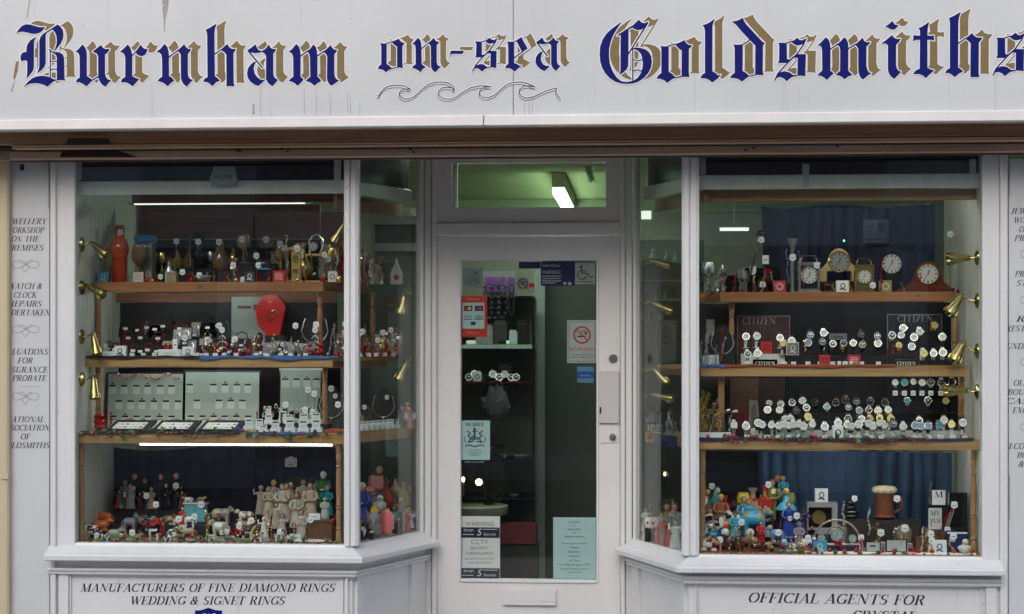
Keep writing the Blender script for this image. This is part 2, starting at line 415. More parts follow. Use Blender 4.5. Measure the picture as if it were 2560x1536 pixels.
MAHOG=woodmat('mahogany',(.10,.02,.012),(.16,.04,.022),rough=.2,knots=False)
PALEW=woodmat('pale_oak',(.52,.36,.14),(.62,.45,.20),rough=.35,knots=False)
DIAL=mat('clock_face_white',(.62,.64,.61),.3)
DIALG=mat('gold_dial',(.62,.52,.22),.3,.4)
DIALB=mat('blue_grey_dial',(.22,.30,.42),.3)
DIALK=mat('black_dial',(.015,.015,.02),.2)
DIALT=mat('teal_dial',(.02,.30,.33),.25)
DIALY=mat('yellow_dial',(.70,.66,.20),.3)
# ---------------------------------------------------------------- world, sun, camera
w=bpy.data.worlds.new('World'); sc.world=w; w.use_nodes=True
nt=w.node_tree; bg=nt.nodes['Background']; sky=nt.nodes.new('ShaderNodeTexSky'); sky.sky_type='NISHITA'; sky.sun_disc=False
SE,SR=R(34),R(190)
sky.sun_elevation=SE; sky.sun_rotation=SR; sky.air_density=1.0; sky.dust_density=4.0; sky.ozone_density=1.0
nt.links.new(sky.outputs[0],bg.inputs[0]); bg.inputs[1].default_value=.13
sd=bpy.data.lights.new('sun','SUN'); sd.energy=1.0; sd.angle=R(55); sd.color=(.92,.96,1)
so=bpy.data.objects.new('sun',sd); col.objects.link(so)
# sun direction matching sky: rotation 0 = +Y, clockwise positive
dirv=Vector((math.sin(SR)*math.cos(SE),math.cos(SR)*math.cos(SE),math.sin(SE)))
so.rotation_euler=dirv.to_track_quat('Z','Y').to_euler(); so.location=dirv*20
cd=bpy.data.cameras.new('camera'); cam=bpy.data.objects.new('camera',cd); col.objects.link(cam); sc.camera=cam
cam.location=CP; cam.rotation_euler=(R(90),0,TH); cd.sensor_width=36; cd.lens=FP/2560*36; cd.shift_y=(HY-768)/2560
cd.clip_start=.1; cd.clip_end=500
sc.view_settings.view_transform='Standard'; sc.view_settings.look='None'; sc.view_settings.exposure=0.47; sc.view_settings.gamma=1
# ---------------------------------------------------------------- street around
PAVE=mat('paving_stone',(.48,.47,.46),.85,noise=.35,scale=3,bump=.3)
ASPH=mat('asphalt',(.05,.05,.052),.9,noise=.4,scale=40,bump=.4)
mb=MB(); mb.box(-80,80,-120,60,-.32,-.30); tag(mb.build('ground',ASPH),kind='structure')
mb=MB(); mb.box(-30,30,-10.6,-2.6,-.29,-.12); tag(mb.build('road',ASPH),kind='structure')
mb=MB(); mb.box(-30,30,-2.6,6,-.296,0.0); tag(mb.build('pavement',PAVE),kind='structure')
mb=MB(); mb.box(-30,30,-13.4,-10.6,-.296,0.0); tag(mb.build('pavement_opposite',PAVE),kind='structure')
# buildings opposite: what the glass mirrors
OB=mat('opposite_render',(.55,.54,.52),.8,noise=.4,scale=1.5); OB2=mat('opposite_brick',(.30,.20,.16),.85,noise=.4,scale=9)
OW=mat('opposite_trim',(.62,.63,.62),.5)
OG=mat('opposite_window',(.02,.025,.03),.08)
def opp(x0,x1,h,m,label,wins,shopz=3.1):
    o=thing('building',label,'building',((x0+x1)/2,-13.4,0))
    b=MB(); b.box(x0,x1,-20,-13.4,0,h); b.build('wall',m,o,world=True)
    b=MB(); b.box(x0+.02,x1-.02,-13.4,-13.28,shopz-.45,shopz); b.build('shop_fascia',OW,o,world=True)
    b=MB(); b.box(x0+.5,x1-.5,-13.4,-13.36,.5,shopz-.55); b.build('shop_window',OG,o,world=True)
    for wx in wins:
        f=MB(); z=4.0
        f.box(wx-.6,wx+.6,-13.4,-13.33,z-.09,z); f.box(wx-.6,wx+.6,-13.4,-13.33,z+1.5,z+1.58); f.box(wx-.6,wx-.52,-13.4,-13.33,z,z+1.5); f.box(wx+.52,wx+.6,-13.4,-13.33,z,z+1.5); f.box(wx-.03,wx+.03,-13.4,-13.34,z,z+1.5)
        fo=f.build('window',OW,o,world=True)
        g=MB(); g.box(wx-.52,wx+.52,-13.4,-13.38,z,z+1.5); g.build('pane',OG,fo,world=True)
    b=MB(); b.prism([(x0,h),(x1,h),((x0+x1)/2+1.5,h+1.6),((x0+x1)/2-1.5,h+1.6)],-20,-13.2); b.build('roof',mat('slate',(.07,.07,.08),.7,noise=.3,scale=5),o,world=True)
opp(-13,-4.2,6.6,OB,'brown rendered shop building across the street, leftmost',[-11,-8.5,-6])
opp(-4.2,3.6,7.4,OB2,'brick shop building directly across the street',[-2.6,-.3,2.0])
b=MB(); b.box(-6.5,-5.5,-12.9,-12.8,2.9,3.66); o=b.build('added_mirror_board',OW); tag(o,'blank white board across the street, added for its reflection in the panes','sign')  # board added so the left pane mirrors a pale rectangle
o=thing('bar_sign','pale thin lettering of a bar sign across the street','sign',(4,-13.2,2.9))
for t,zz,hh in (('SKYE',3.22,.26),('BAR',2.86,.2)):
    vs,fs=sans(t); q=MB(); mxx=max(v[0] for v in vs)/2; q.add([(4.0-(v[0]-mxx)*hh*1.9,-13.2,zz+v[1]*hh/.73) for v in vs],fs); q.build('lettering',OW,o,world=True)
opp(3.6,13,6.4,OB,'brown rendered shop building across the street, rightmost',[5.4,8,10.6])
# the bar lettering and the added blank board, both mirrored in the panes
# ---------------------------------------------------------------- shop shell
SH=thing('shop_building','white painted jeweller shop building with recessed central door','building',(0,1,0))
zc=Z(394,-.12)+.16       # soffit behind the header
CEILZ=EYE+1.02
WALLG=mat('shop_wall_green',(.50,.50,.50),.7,noise=.15,scale=3)
CEILG=mat('artex_ceiling',(.66,.86,.50),.8,noise=.30,scale=9,bump=1.0,stretch=(1,7,1))
CARPET=mat('dark_red_carpet',(.05,.012,.014),.95,noise=.4,scale=30)
b=MB(); b.box(-5,5,-.20,5.2,EYE+1.30,7.2); b.build('upper_wall',mat('upper_render',(.6,.6,.62),.7,noise=.1),SH,world=True)
b=MB(); b.box(-5,5,.9,5.0,CEILZ,CEILZ+.05); b.build('ceiling',CEILG,SH,world=True)
b=MB(); b.box(-5,5,4.6,4.75,.0,CEILZ+.05); b.build('rear_wall',WALLG,SH,world=True)
b=MB(); b.box(-3.2,3.2,4.53,4.6,CEILZ-.10,CEILZ-.002); b.build('cornice',mat('cornice_green',(.38,.50,.36),.6),SH,world=True)
b=MB(); b.box(-3.2,-3.05,.9,4.6,0,CEILZ); b.build('party_wall',WALLG,SH,world=True)
b=MB(); b.box(3.05,3.2,.9,4.6,0,CEILZ); b.build('party_wall',WALLG,SH,world=True)
b=MB(); b.box(-5,5,.62,4.9,.001,.02); b.build('shop_floor',CARPET,SH,world=True)
b=MB(); b.box(-5,5,5.0,5.2,0,CEILZ+2); b.build('outer_rear_wall',WALLG,SH,world=True)
# partition inside, right of door view, and a white upright
b=MB(); b.box(X(1345,2.2),X(1580,2.2),2.2,2.28,.02,Z(600,2.2)); b.build('partition',mat('grey_green_partition',(.09,.10,.10),.7,noise=.2,scale=2),SH,world=True)
b=MB(); b.box(X(1335,2.0),X(1362,2.0),2.0,2.06,.02,Z(600,2.0)); b.build('upright',mat('grey_upright',(.26,.31,.30),.5),SH,world=True)
# soffit over the recess and window tops, behind the header
b=MB(); b.box(-5,5,-.2,.95,zc,zc+.08); b.build('soffit',BROWN2,SH,world=True)
b=MB(); b.box(-5,5,.85,.95,zc+.08,CEILZ+1); b.build('inner_fascia_wall',WALLG,SH,world=True)
# display window side walls
yb=.70
for (x0,x1,nm) in ((X(185,0)-.10,X(185,0),'left'),(X(2457,0),X(2457,0)+.10,'right')):
    b=MB(); b.box(x0,x1,.03,yb+.3,.02,zc)
    # tongue and groove boards as shallow ribs
    xs=x1 if nm=='left' else x0; sg=1 if nm=='left' else -1
    y=.05
    while y<yb:
        xa,xb=sorted((xs,xs+sg*.005)); b.box(xa,xb,y,y+.058,Z(1356,0)-.1,Z(480,0)); y+=.064
    b.build('boarded_side_wall',BOARDW,SH,world=True)
# ---------------------------------------------------------------- fascia sign
YF=-.40
FS=thing('fascia_sign','long white fascia sign with blue and gold blackletter name above the shop','sign',(0,YF,Z(318,YF)))
zfb=Z(289,YF); zst=Z(315,YF); xs_=X(1283,YF)
b=MB(); b.box(-4.2,xs_-.0015,YF,YF+.03,zfb,Z(-90,YF)); b.box(xs_+.0015,4.2,YF,YF+.03,zfb,Z(-90,YF)); b.box(-4.2,4.2,YF+.03,-.2,zfb+.02,Z(-90,YF)); b.build('board',W_FASCIA,FS,world=True)
x2=X(1210,YF)
b=MB(); b.cbox(-4.2,x2-.002,YF-.018,YF+.05,zst,zfb-.001,.003); b.cbox(x2+.002,4.2,YF-.018,YF+.05,zst,zfb-.001,.003); b.build('edge_trim',mat('aluminium_trim',(.80,.80,.80),.4,noise=.1,scale=5),FS,world=True)
b=MB(); b.box(-4.2,4.2,YF+.05,-.25,zst+.006,zst+.02); b.build('soffit_board',BROWN,FS,world=True)
# weather stains with their own shape
ST=mat('drip_stain',(.46,.44,.43),.6,noise=.5,scale=50); STR=mat('rust_stain',(.34,.20,.09),.6,noise=.6,scale=50)
def stain(pts,m,dy=.0003):
    q=MB(); pxpoly(q,pts,YF-dy-.0002,.0002); q.build('stain',m,FS,world=True)
stain([(405,-4),(422,-4),(420,25),(414,46),(412,82),(409,82),(409,50),(406,20)],ST)
stain([(73,0),(76,0),(70,40),(67,49),(66,45)],ST)
stain([(40,155),(47,153),(44,178),(37,200),(33,196),(37,170)],STR)
stain([(37,200),(38,203),(30,233),(26,228)],ST)
stain([(631,262),(636,260),(637,285),(631,288)],ST)
for x,y0,y1 in ((760,215,285),(790,222,288),(826,230,288),(868,225,280),(875,232,288),(899,250,288),(1330,235,286),(1322,245,285),(1311,250,286),(650,215,288)):
    stain([(x,y0),(x+1.2,y0+8),(x+1.6,y1),(x,y1)],ST)
for x,y in ((877,45),(207,63)): stain([(x,y),(x+3,y+1),(x+2,y+4),(x-1,y+3)],BROWN)
# ---------------------------------------------------------------- blackletter, traced stroke by stroke
def cr(ox,oy,s): return lambda pts:[(ox+a/s,oy+b/s) for a,b in pts]
A1=cr(30,30,7.42);A2=cr(290,30,7.42);A3=cr(580,30,7.42);A4=cr(930,70,8.2444);A5=cr(1170,70,8.2444);A6=cr(1480,20,7.42);A7=cr(1740,20,7.42);A8=cr(2030,10,7.42);A9=cr(2260,10,7.42)
# each glyph: (transform, polygons, hairlines [(points,width)])
GLY=[
('B',A1,[[(88,385),(150,300),(200,255),(270,235),(340,240),(430,268),(520,290),(615,283),(560,350),(510,385),(440,405),(380,405),(300,385),(220,368),(150,368)],
 [(445,475),(405,540),(402,1030),(385,1090),(345,1150),(275,1230),(285,1150),(285,920),(275,905),(225,895),(200,905),(180,920),(165,880),(162,830),(180,780),(215,755),(270,748),(275,650),(300,590),(340,535),(400,495)],
 [(640,390),(622,430),(622,950),(600,1010),(560,1065),(470,1130),(500,1070),(510,1000),(510,540),(525,480),(560,430),(610,390),(735,312),(750,325)],
 [(735,315),(790,275),(845,240),(900,280),(940,340),(952,420),(940,500),(900,590),(850,650),(790,730),(775,750),(800,690),(830,600),(835,520),(825,440),(800,380),(760,335)],
 [(770,755),(830,748),(890,760),(940,795),(960,840),(965,900),(970,1230),(990,1275),(940,1262),(835,1268),(835,860),(825,810),(790,775)],
 [(225,1385),(290,1310),(370,1240),(450,1205),(540,1190),(620,1195),(700,1215),(760,1250),(835,1266),(770,1290),(700,1345),(660,1385),(600,1355),(520,1328),(430,1320),(340,1330),(280,1350)]],
 [([(698,700),(725,735),(775,760)],16),([(710,720),(710,1225)],14),([(710,918),(835,918)],12),([(712,1078),(770,1062),(835,1068)],12)]),
('u',A1,[[(1185,738),(1230,700),(1270,655),(1305,610),(1350,655),(1378,720),(1385,800),(1385,1190),(1490,1265),(1440,1320),(1380,1380),(1320,1335),(1250,1300),(1185,1305),(1215,1250),(1258,1220),(1258,850),(1250,795),(1225,755)],
 [(1500,740),(1560,690),(1650,620),(1690,675),(1740,695),(1810,690),(1770,755),(1722,790),(1722,1150),(1740,1215),(1780,1260),(1835,1270),(1785,1320),(1735,1385),(1680,1355),(1635,1300),(1605,1220),(1600,820),(1575,770)]],
 [([(1480,1275),(1602,1200)],16)]),
('r',A2,[[(80,742),(140,690),(215,612),(255,655),(280,720),(298,800),(298,1190),(350,1225),(430,1250),(380,1300),(305,1380),(250,1335),(190,1305),(90,1300),(120,1245),(175,1210),(175,860),(165,805),(140,765)],
 [(360,745),(405,690),(455,615),(490,660),(530,690),(585,690),(560,760),(530,800),(480,818),(430,810),(390,785)]],[([(298,818),(372,735)],14)]),
('n',A2,[[(760,738),(830,685),(900,600),(950,655),(972,730),(978,820),(980,1195),(1025,1215),(1080,1275),(1010,1320),(960,1380),(910,1335),(850,1300),(775,1280),(815,1235),(860,1210),(858,860),(845,795),(815,760)],
 [(1140,720),(1200,670),(1262,605),(1300,660),(1340,690),(1390,690),(1365,740),(1330,775),(1330,1160),(1345,1215),(1380,1255),(1430,1262),(1380,1300),(1315,1382),(1260,1345),(1225,1290),(1208,1220),(1205,800),(1190,765)]],[([(982,838),(1150,715)],16)]),
('h',A2,[[(1665,335),(1740,300),(1800,260),(1865,225),(1835,300),(1822,400),(1830,1190),(1870,1225),(1925,1275),(1860,1300),(1785,1378),(1740,1330),(1690,1300),(1620,1290),(1650,1240),(1702,1215),(1695,430),(1685,370)],
 [(1945,705),(2000,655),(2060,600),(2095,655),(2140,690),(2220,690),(2195,740),(2175,765),(2180,1320),(2195,1382),(2120,1372),(2055,1380),(2050,790),(2010,745)]],[([(1828,788),(1955,700)],14)]),
('a',A3,[[(292,715),(370,660),(435,610),(460,670),(500,720),(560,728),(620,690),(685,612),(710,665),(755,692),(815,692),(790,740),(762,775),(762,1140),(775,1200),(810,1245),(850,1262),(800,1320),(755,1375),(700,1345),(660,1300),(635,1240),(635,810),(600,765),(560,740),(500,758),(430,765),(350,752)],
 [(445,925),(410,990),(398,1060),(415,1140),(460,1210),(530,1260),(600,1268),(640,1240),(560,1310),(490,1372),(420,1350),(340,1290),(295,1220),(283,1140),(300,1050),(350,980),(400,940)]],[([(300,725),(560,1035)],18)]),
('m',A3,[[(1055,740),(1120,690),(1190,600),(1240,650),(1262,720),(1268,800),(1268,1200),(1325,1258),(1280,1310),(1215,1370),(1170,1325),(1120,1295),(1055,1280),(1100,1235),(1140,1205),(1138,850),(1125,790),(1100,760)],
 [(1400,730),(1460,680),(1510,610),(1550,655),(1572,730),(1580,820),(1582,1200),(1610,1225),(1650,1285),(1590,1315),(1530,1370),(1480,1325),(1430,1295),(1375,1282),(1410,1240),(1455,1210),(1450,850),(1440,790)],
 [(1700,740),(1760,690),(1828,625),(1860,675),(1900,705),(1950,710),(1920,755),(1895,785),(1895,1160),(1910,1215),(1945,1260),(1985,1270),(1930,1310),(1845,1370),(1800,1330),(1775,1280),(1765,1220),(1770,830),(1755,790)]],
 [([(1270,823),(1410,722)],16),([(1585,818),(1710,732)],16)]),
('o',A4,[[(170,315),(230,330),(300,325),(298,750),(345,775),(405,835),(340,870),(285,915),(240,870),(180,850),(120,842),(150,790),(195,755),(195,380),(185,340)],
 [(415,292),(480,262),(550,228),(580,275),(620,305),(665,312),(645,350),(622,375),(622,770),(640,822),(520,815),(520,385),(480,360),(440,325)]],[([(298,323),(430,283)],12),([(390,845),(525,812)],12)]),
('n',A4,[[(828,335),(885,285),(945,210),(990,255),(1008,310),(1015,400),(1020,750),(1050,770),(1105,808),(1050,840),(995,910),(950,870),(900,840),(828,822),(860,785),(905,755),(902,400),(890,355),(865,335)],
 [(1165,310),(1215,270),(1272,212),(1300,260),(1335,285),(1385,295),(1355,330),(1330,355),(1330,700),(1345,760),(1375,790),(1418,798),(1370,840),(1305,912),(1250,870),(1220,800),(1215,380),(1195,345)]],[([(1013,434),(1175,305)],14)]),
('-',A4,[[(1630,475),(1890,475),(1865,535),(1640,535),(1600,570)]],[]),
('s',A5,[[(150,283),(282,290),(282,558),(325,558),(270,605),(155,605),(170,570),(175,330)],[(360,268),(445,210),(490,248),(550,255),(592,215),(570,275),(520,310),(450,328),(400,312)],
 [(320,572),(440,475),(585,480),(580,800),(590,825),(465,805),(470,525),(400,522),(330,590)],[(105,880),(135,815),(170,780),(240,755),(290,752),(340,770),(390,815),(470,800),(465,812),(390,828),(340,850),(290,900),(250,860),(200,830),(150,828),(115,860)]],
 [([(282,288),(375,265)],12),([(588,222),(560,300),(440,470),(300,600),(160,770),(100,888)],16)]),
('e',A5,[[(805,290),(950,290),(948,730),(1000,745),(1060,785),(1100,780),(1050,820),(955,900),(910,855),(850,825),(768,830),(790,780),(835,745),(833,400),(825,320)],
 [(1000,265),(1050,230),(1100,195),(1130,260),(1180,350),(1225,425),(1170,460),(1120,498),(1060,385)]],[([(948,290),(1008,264)],12),([(1125,490),(950,620)],16)]),
('a',A5,[[(1408,300),(1475,250),(1530,205),(1560,270),(1600,300),(1650,302),(1710,260),(1765,205),(1790,255),(1830,270),(1870,275),(1850,310),(1830,330),(1830,680),(1845,740),(1870,775),(1905,785),(1860,830),(1820,880),(1770,850),(1735,800),(1718,760),(1715,360),(1690,330),(1655,320),(1600,330),(1530,335),(1470,325)],
 [(1540,485),(1510,560),(1495,640),(1510,700),(1550,760),(1610,790),(1680,785),(1640,830),(1575,888),(1500,850),(1430,790),(1395,710),(1400,620),(1440,550),(1490,505)]],[([(1425,310),(1635,578)],18)]),
('G',A6,[[(550,265),(480,310),(370,390),(270,480),(200,590),(155,720),(145,850),(155,990),(190,1110),(250,1210),(330,1300),(430,1365),(540,1400),(650,1410),(760,1400),(860,1365),(960,1300),(1040,1210),(1090,1110),(1108,1000),(1095,900),(1050,820),(980,770),(880,745),(780,740),(770,760),(850,790),(910,850),(935,930),(948,1020),(940,1120),(905,1220),(850,1300),(780,1350),(650,1382),(540,1365),(450,1290),(380,1180),(330,1050),(312,900),(315,760),(340,640),(380,530),(440,420),(500,330)],
 [(465,515),(600,425),(745,335),(770,355),(675,400),(672,880),(668,1080),(635,1145),(580,1195),(510,1240),(532,1160),(535,500)],
 [(735,350),(800,290),(870,225),(915,275),(970,290),(1045,262),(1000,330),(960,370),(900,405),(840,410),(790,390)]],
 [([(1030,285),(680,850)],18),([(757,760),(757,1385)],16),([(762,958),(850,985),(940,958)],12),([(765,1168),(850,1150),(930,1178)],12)]),
('o',A6,[[(1270,710),(1345,720),(1420,715),(1420,1185),(1480,1225),(1545,1290),(1470,1330),(1395,1390),(1340,1340),(1270,1315),(1200,1308),(1235,1250),(1290,1215),(1290,780),(1285,735)],
 [(1555,680),(1640,640),(1715,605),(1745,655),(1790,690),(1855,698),(1825,735),(1795,760),(1792,1200),(1805,1278),(1665,1275),(1668,790),(1620,760),(1580,720)]],[([(1418,710),(1570,670)],14),([(1535,1300),(1670,1270)],14)]),
('l',A7,[[(125,325),(190,305),(260,270),(345,205),(320,270),(302,340),(300,1180),(360,1210),(410,1260),(455,1240),(400,1310),(300,1382),(250,1335),(180,1305),(85,1300),(120,1240),(170,1215),(170,430),(155,360)]],[]),
('d',A7,[[(690,685),(780,690),(865,680),(862,1175),(920,1205),(985,1265),(920,1310),(850,1365),(790,1320),(720,1300),(635,1295),(670,1245),(722,1210),(722,760),(715,715)],
 [(672,258),(770,240),(870,190),(885,240),(930,310),(1200,600),(1225,630),(1270,655),(1240,700),(1235,1180),(1252,1245),(1100,1240),(1105,700),(985,580),(850,435),(740,305)]],[([(860,684),(920,655),(990,598)],14),([(975,1270),(1105,1240)],14)]),
('s',A7,[[(1530,650),(1680,655),(1685,955),(1730,960),(1680,1020),(1525,1022),(1545,980),(1548,690)],[(1765,625),(1820,605),(1880,560),(1920,600),(1975,605),(2045,565),(2010,640),(1960,680),(1890,695),(1830,680)],
 [(1700,995),(1860,860),(2035,865),(2025,1200),(2030,1265),(1885,1250),(1890,925),(1800,922)],[(1460,1350),(1500,1250),(1560,1200),(1640,1180),(1720,1195),(1800,1250),(1885,1246),(1885,1260),(1780,1280),(1725,1320),(1680,1360),(1640,1315),(1570,1280),(1505,1290)]],
 [([(1678,654),(1780,622)],14),([(2040,575),(1990,690),(1870,860),(1700,1020),(1520,1220),(1462,1345)],16)]),
('m',A8,[[(110,768),(170,720),(255,625),(300,660),(330,730),(340,830),(338,1240),(400,1290),(340,1340),(275,1410),(220,1360),(160,1330),(105,1325),(150,1275),(195,1240),(190,870),(180,800),(155,775)],
 [(465,755),(540,690),(600,625),(645,670),(668,740),(672,840),(668,1240),(750,1315),(660,1350),(605,1400),(560,1355),(500,1325),(440,1320),(480,1280),(525,1245),(528,850),(510,790)],
 [(800,755),(870,700),(935,632),(965,690),(1010,715),(1080,712),(1045,760),(1008,790),(1005,1150),(1020,1220),(1050,1275),(1100,1285),(1030,1330),(945,1400),(900,1360),(875,1300),(862,1220),(862,830),(835,790)]],
 [([(340,843),(478,746)],16),([(675,832),(810,750)],16)]),
('i',A8,[[(1355,428),(1420,385),(1490,322),(1520,370),(1550,395),(1600,392),(1570,440),(1530,470),(1490,475),(1440,460),(1405,432)],
 [(1290,735),(1370,680),(1485,582),(1520,630),(1570,655),(1640,650),(1610,710),(1558,755),(1555,1130),(1570,1200),(1610,1250),(1650,1260),(1600,1310),(1530,1388),(1470,1350),(1430,1290),(1412,1220),(1412,770),(1370,730)]],[]),
('t',A9,[[(270,455),(330,430),(400,385),(465,340),(445,410),(435,480),(432,590),(500,598),(555,590),(550,630),(560,680),(500,662),(430,665),(432,1185),(490,1220),(555,1235),(490,1290),(405,1375),(350,1325),(280,1300),(170,1300),(220,1240),(295,1205),(300,665),(220,665),(165,690),(180,630),(172,588),(300,595),(300,510),(290,475)]],[]),
('h',A9,[[(835,270),(920,230),(1050,155),(1020,240),(1005,340),(1000,1180),(1050,1215),(1095,1250),(1020,1290),(940,1360),(890,1310),(830,1280),(765,1280),(800,1225),(855,1195),(855,360),(850,310)],
 [(1140,645),(1200,600),(1260,545),(1300,600),(1360,630),(1450,630),(1420,680),(1385,715),(1382,1290),(1395,1355),(1235,1358),(1240,730),(1200,690)]],[([(1000,738),(1150,635)],16)]),
]
g17=[g for g in GLY if g[0]=='s'][1]
GLY.append(('s',lambda pts:[(x+545.6,y-12.7) for x,y in A7(pts)],g17[2],g17[3]))
def stroke(pts,w,n=6):
    out=[]
    for a,b in zip(pts[:-1],pts[1:]):
        d=math.hypot(b[0]-a[0],b[1]-a[1])
        if d<1e-6: continue
        cs=[(p[0]+w/2*math.cos(2*PI*k/8+.39),p[1]+w/2*math.sin(2*PI*k/8+.39)) for p in (a,b) for k in range(8)]
        out.append(hull(cs))
    return out
def grow(polys,g):
    out=[list(p) for p in polys]
    for p in polys: out+=stroke(p+[p[0]],2*g)
    return out
for ch,tf,pl,hl in GLY:
    sfac=(tf([(0,0),(1,0)])[1][0]-tf([(0,0),(1,0)])[0][0])
    polys=[tf(p) for p in pl]
    for pts,w_ in hl: polys+=stroke(tf(pts),max(w_*sfac,1.5))
    small=tf is A4 or tf is A5
    dx,dy=(23.5,-9.5) if small else (25,-8.6)
    gp=[[(x+dx,y+dy) for x,y in p] for p in polys]
    def layer(mb,pp,Y,m):
        vs,fs=union2d(pp); mb.add([P(a,c,Y) for a,c in vs],fs,m)
    cx=sum(p[0] for q in polys for p in q)/sum(len(q) for q in polys)
    mb=MB(); layer(mb,grow(polys,3.0),YF-.0022,0); layer(mb,grow(polys,.75),YF-.0026,1); layer(mb,polys,YF-.0030,2)
    lo=mb.build('letter',[HALO,NAVYF,BLUEF],FS,world=True)
    mb=MB(); layer(mb,grow(gp,2.6),YF-.0008,0); layer(mb,gp,YF-.0012,1); 
    inner=gp
    layer(mb,gp,YF-.0012,1)
    mb2=MB(); layer(mb2,grow(gp,2.6),YF-.0008,0); layer(mb2,grow(gp,.5),YF-.0012,1); layer(mb2,gp,YF-.0016,2)
    mb2.build('shadow_letter',[HALO,GOLDE,GOLDF],lo,world=True)
# scroll wave under the middle words
wv=A4([(100,1395),(140,1412),(180,1330),(240,1260),(330,1210),(440,1185),(560,1185),(680,1200),(750,1240),(800,1272),(740,1258),(650,1265),(590,1300),(560,1360),(590,1420),(660,1465),(750,1465),(850,1430),(950,1350),(1060,1240),(1180,1160),(1320,1120),(1450,1115),(1560,1130),(1640,1175),(1690,1240),(1702,1292),(1640,1235),(1540,1220),(1440,1240),(1375,1300),(1370,1370),(1430,1440),(1530,1470),(1640,1470),(1760,1410),(1900,1310),(2050,1230),(2226,1195)])
wv+=A5([(330,1195),(470,1215),(360,1217),(280,1250),(235,1310),(245,1380),(320,1440),(430,1440),(560,1380),(680,1270),(800,1170),(930,1125),(1080,1115),(1220,1145),(1385,1220),(1260,1197),(1150,1200),(1070,1260),(1050,1330),(1100,1410),(1200,1450),(1350,1425),(1500,1350),(1650,1285),(1830,1240),(1805,1310),(1850,1400),(1912,1470)])
mb=MB()
for pp,Y,m in ((stroke([(x-1,y+6.2) for x,y in wv],1.6),YF-.0008,1),(stroke(wv,6.5),YF-.0004,0),(stroke(wv,2.4),YF-.0012,2)):
    vs,fs=union2d(pp); mb.add([P(a,c,Y) for a,c in vs],fs,m)
mb.build('wave_scroll',[HALO,GOLDE,INK],FS,world=True)
# ---------------------------------------------------------------- header beams
def beam(name,y0,y1,Ya,Yb,m,parent=SH,x0=-3.1,x1=4.2):
    b=MB(); b.cbox(x0,x1,Ya,Yb,Z(y1,Ya),Z(y0,Ya),.006); return b.build(name,m,parent,world=True)
b=MB(); b.box(-4.2,4.2,-.25,-.2,Z(350,-.25),zst+.02); b.build('shutter_board',BROWN,SH,world=True)
b=MB()
for (a,c,Y) in ((346,352,-.262),(353,357,-.27),(358,361.5,-.262)): b.cbox(X(22,-.3),4.2,Y,-.19,Z(c,Y),Z(a,Y)-.0005,.003)
b.build('shutter_moulding',BROWN,SH,world=True)
beam('header_board',367,391,-.15,-.10,BROWN2,x0=X(24,-.15),x1=4.2)
b=MB(); b.box(X(24,-.13),4.2,-.13,-.105,Z(396,-.13),Z(392,-.13)); b.build('header_bead',mat('header_edge',(.10,.07,.06),.6),SH,world=True)
b=MB(); b.box(-3.1,4.2,-.1,-.06,Z(391,-.1),zc+.01); b.build('header_core',BROWN2,SH,world=True)
b=MB(); b.box(-3.1,4.2,-.19,-.10,Z(367,-.15)+.004,Z(367,-.15)+.03); b.build('groove_board',mat('dark_groove',(.03,.022,.018),.7),SH,world=True)
PM=mat('bare_dark_wood',(.045,.022,.017),.65,noise=.3,scale=20)
b=MB(); pxpoly(b,[(170,346),(272,346),(277,361),(164,361)],-.2745,.001); b.build('peeled_patch',PM,SH,world=True)
b=MB(); pxpoly(b,[(160,368),(280,368),(292,376),(345,393.5),(149,393.5),(155,380)],-.1525,.001); b.build('peeled_patch',PM,SH,world=True)
for x,y in ((456,372),(590,376),(596,378),(700,372),(715,379),(1022,374),(1030,380),(1880,370),(1860,376),(2090,366)):
    b=MB(); pxpoly(b,[(x,y-1),(x+5,y-2.5),(x+9,y),(x+5,y+3),(x+1,y+2)],-.1522,.0008); b.build('paint_chip',PM,SH,world=True)
# ---------------------------------------------------------------- neighbour pillar
NP=thing('rendered_pillar','cream rendered pillar of the neighbouring shop at left edge','pillar',(X(8,-.06),-.06,0))
b=MB(); b.cbox(-4.2,X(21,-.06),-.06,.3,0,Z(347,-.06),.008); b.build('shaft',CREAM,NP,world=True)
b=MB(); pxbox(b,2,20,1184,1198,-.068,-.06); b.build('cover_plate',CREAM,NP,world=True)
# ---------------------------------------------------------------- side notice panels
def orn(cx,cy,w=33,h=9):
    pts=[(cx+w*math.cos(t),cy+h*math.sin(2*t)) for t in [2*PI*k/40 for k in range(41)]]
    out=stroke(pts,1.5)
    out+=stroke([(cx-w*.5,cy-h*1.3),(cx-w*.1,cy-h*.9),(cx+w*.3,cy+h*.6),(cx,cy+h*2.1),(cx-w*.3,cy+h*.9),(cx+w*.1,cy-h*.7),(cx+w*.5,cy-h*1.3)],1.4)
    return out
def notice(name,label,x0,x1,lines,orns,cx,rule=None):
    o=thing(name,label,'sign',(X((x0+x1)/2,-.02),-.02,0))
    b=MB(); pxbox(b,x0,x1,397,1760,-.02,.02); b.build('board',W_FASCIA,o,world=True)
    for t,base,wd in lines:
        flat('lettering',serif_polys(t,cx,base,14.6,slant=.26,maxw=wd,k=1.15),-.0208,INK,o)
    for y in orns: flat('scroll_ornament',orn(cx,y),-.0208,GINK,o)
    if rule: flat('rule_line',stroke(rule,1),-.0208,GINK,o)
    return o
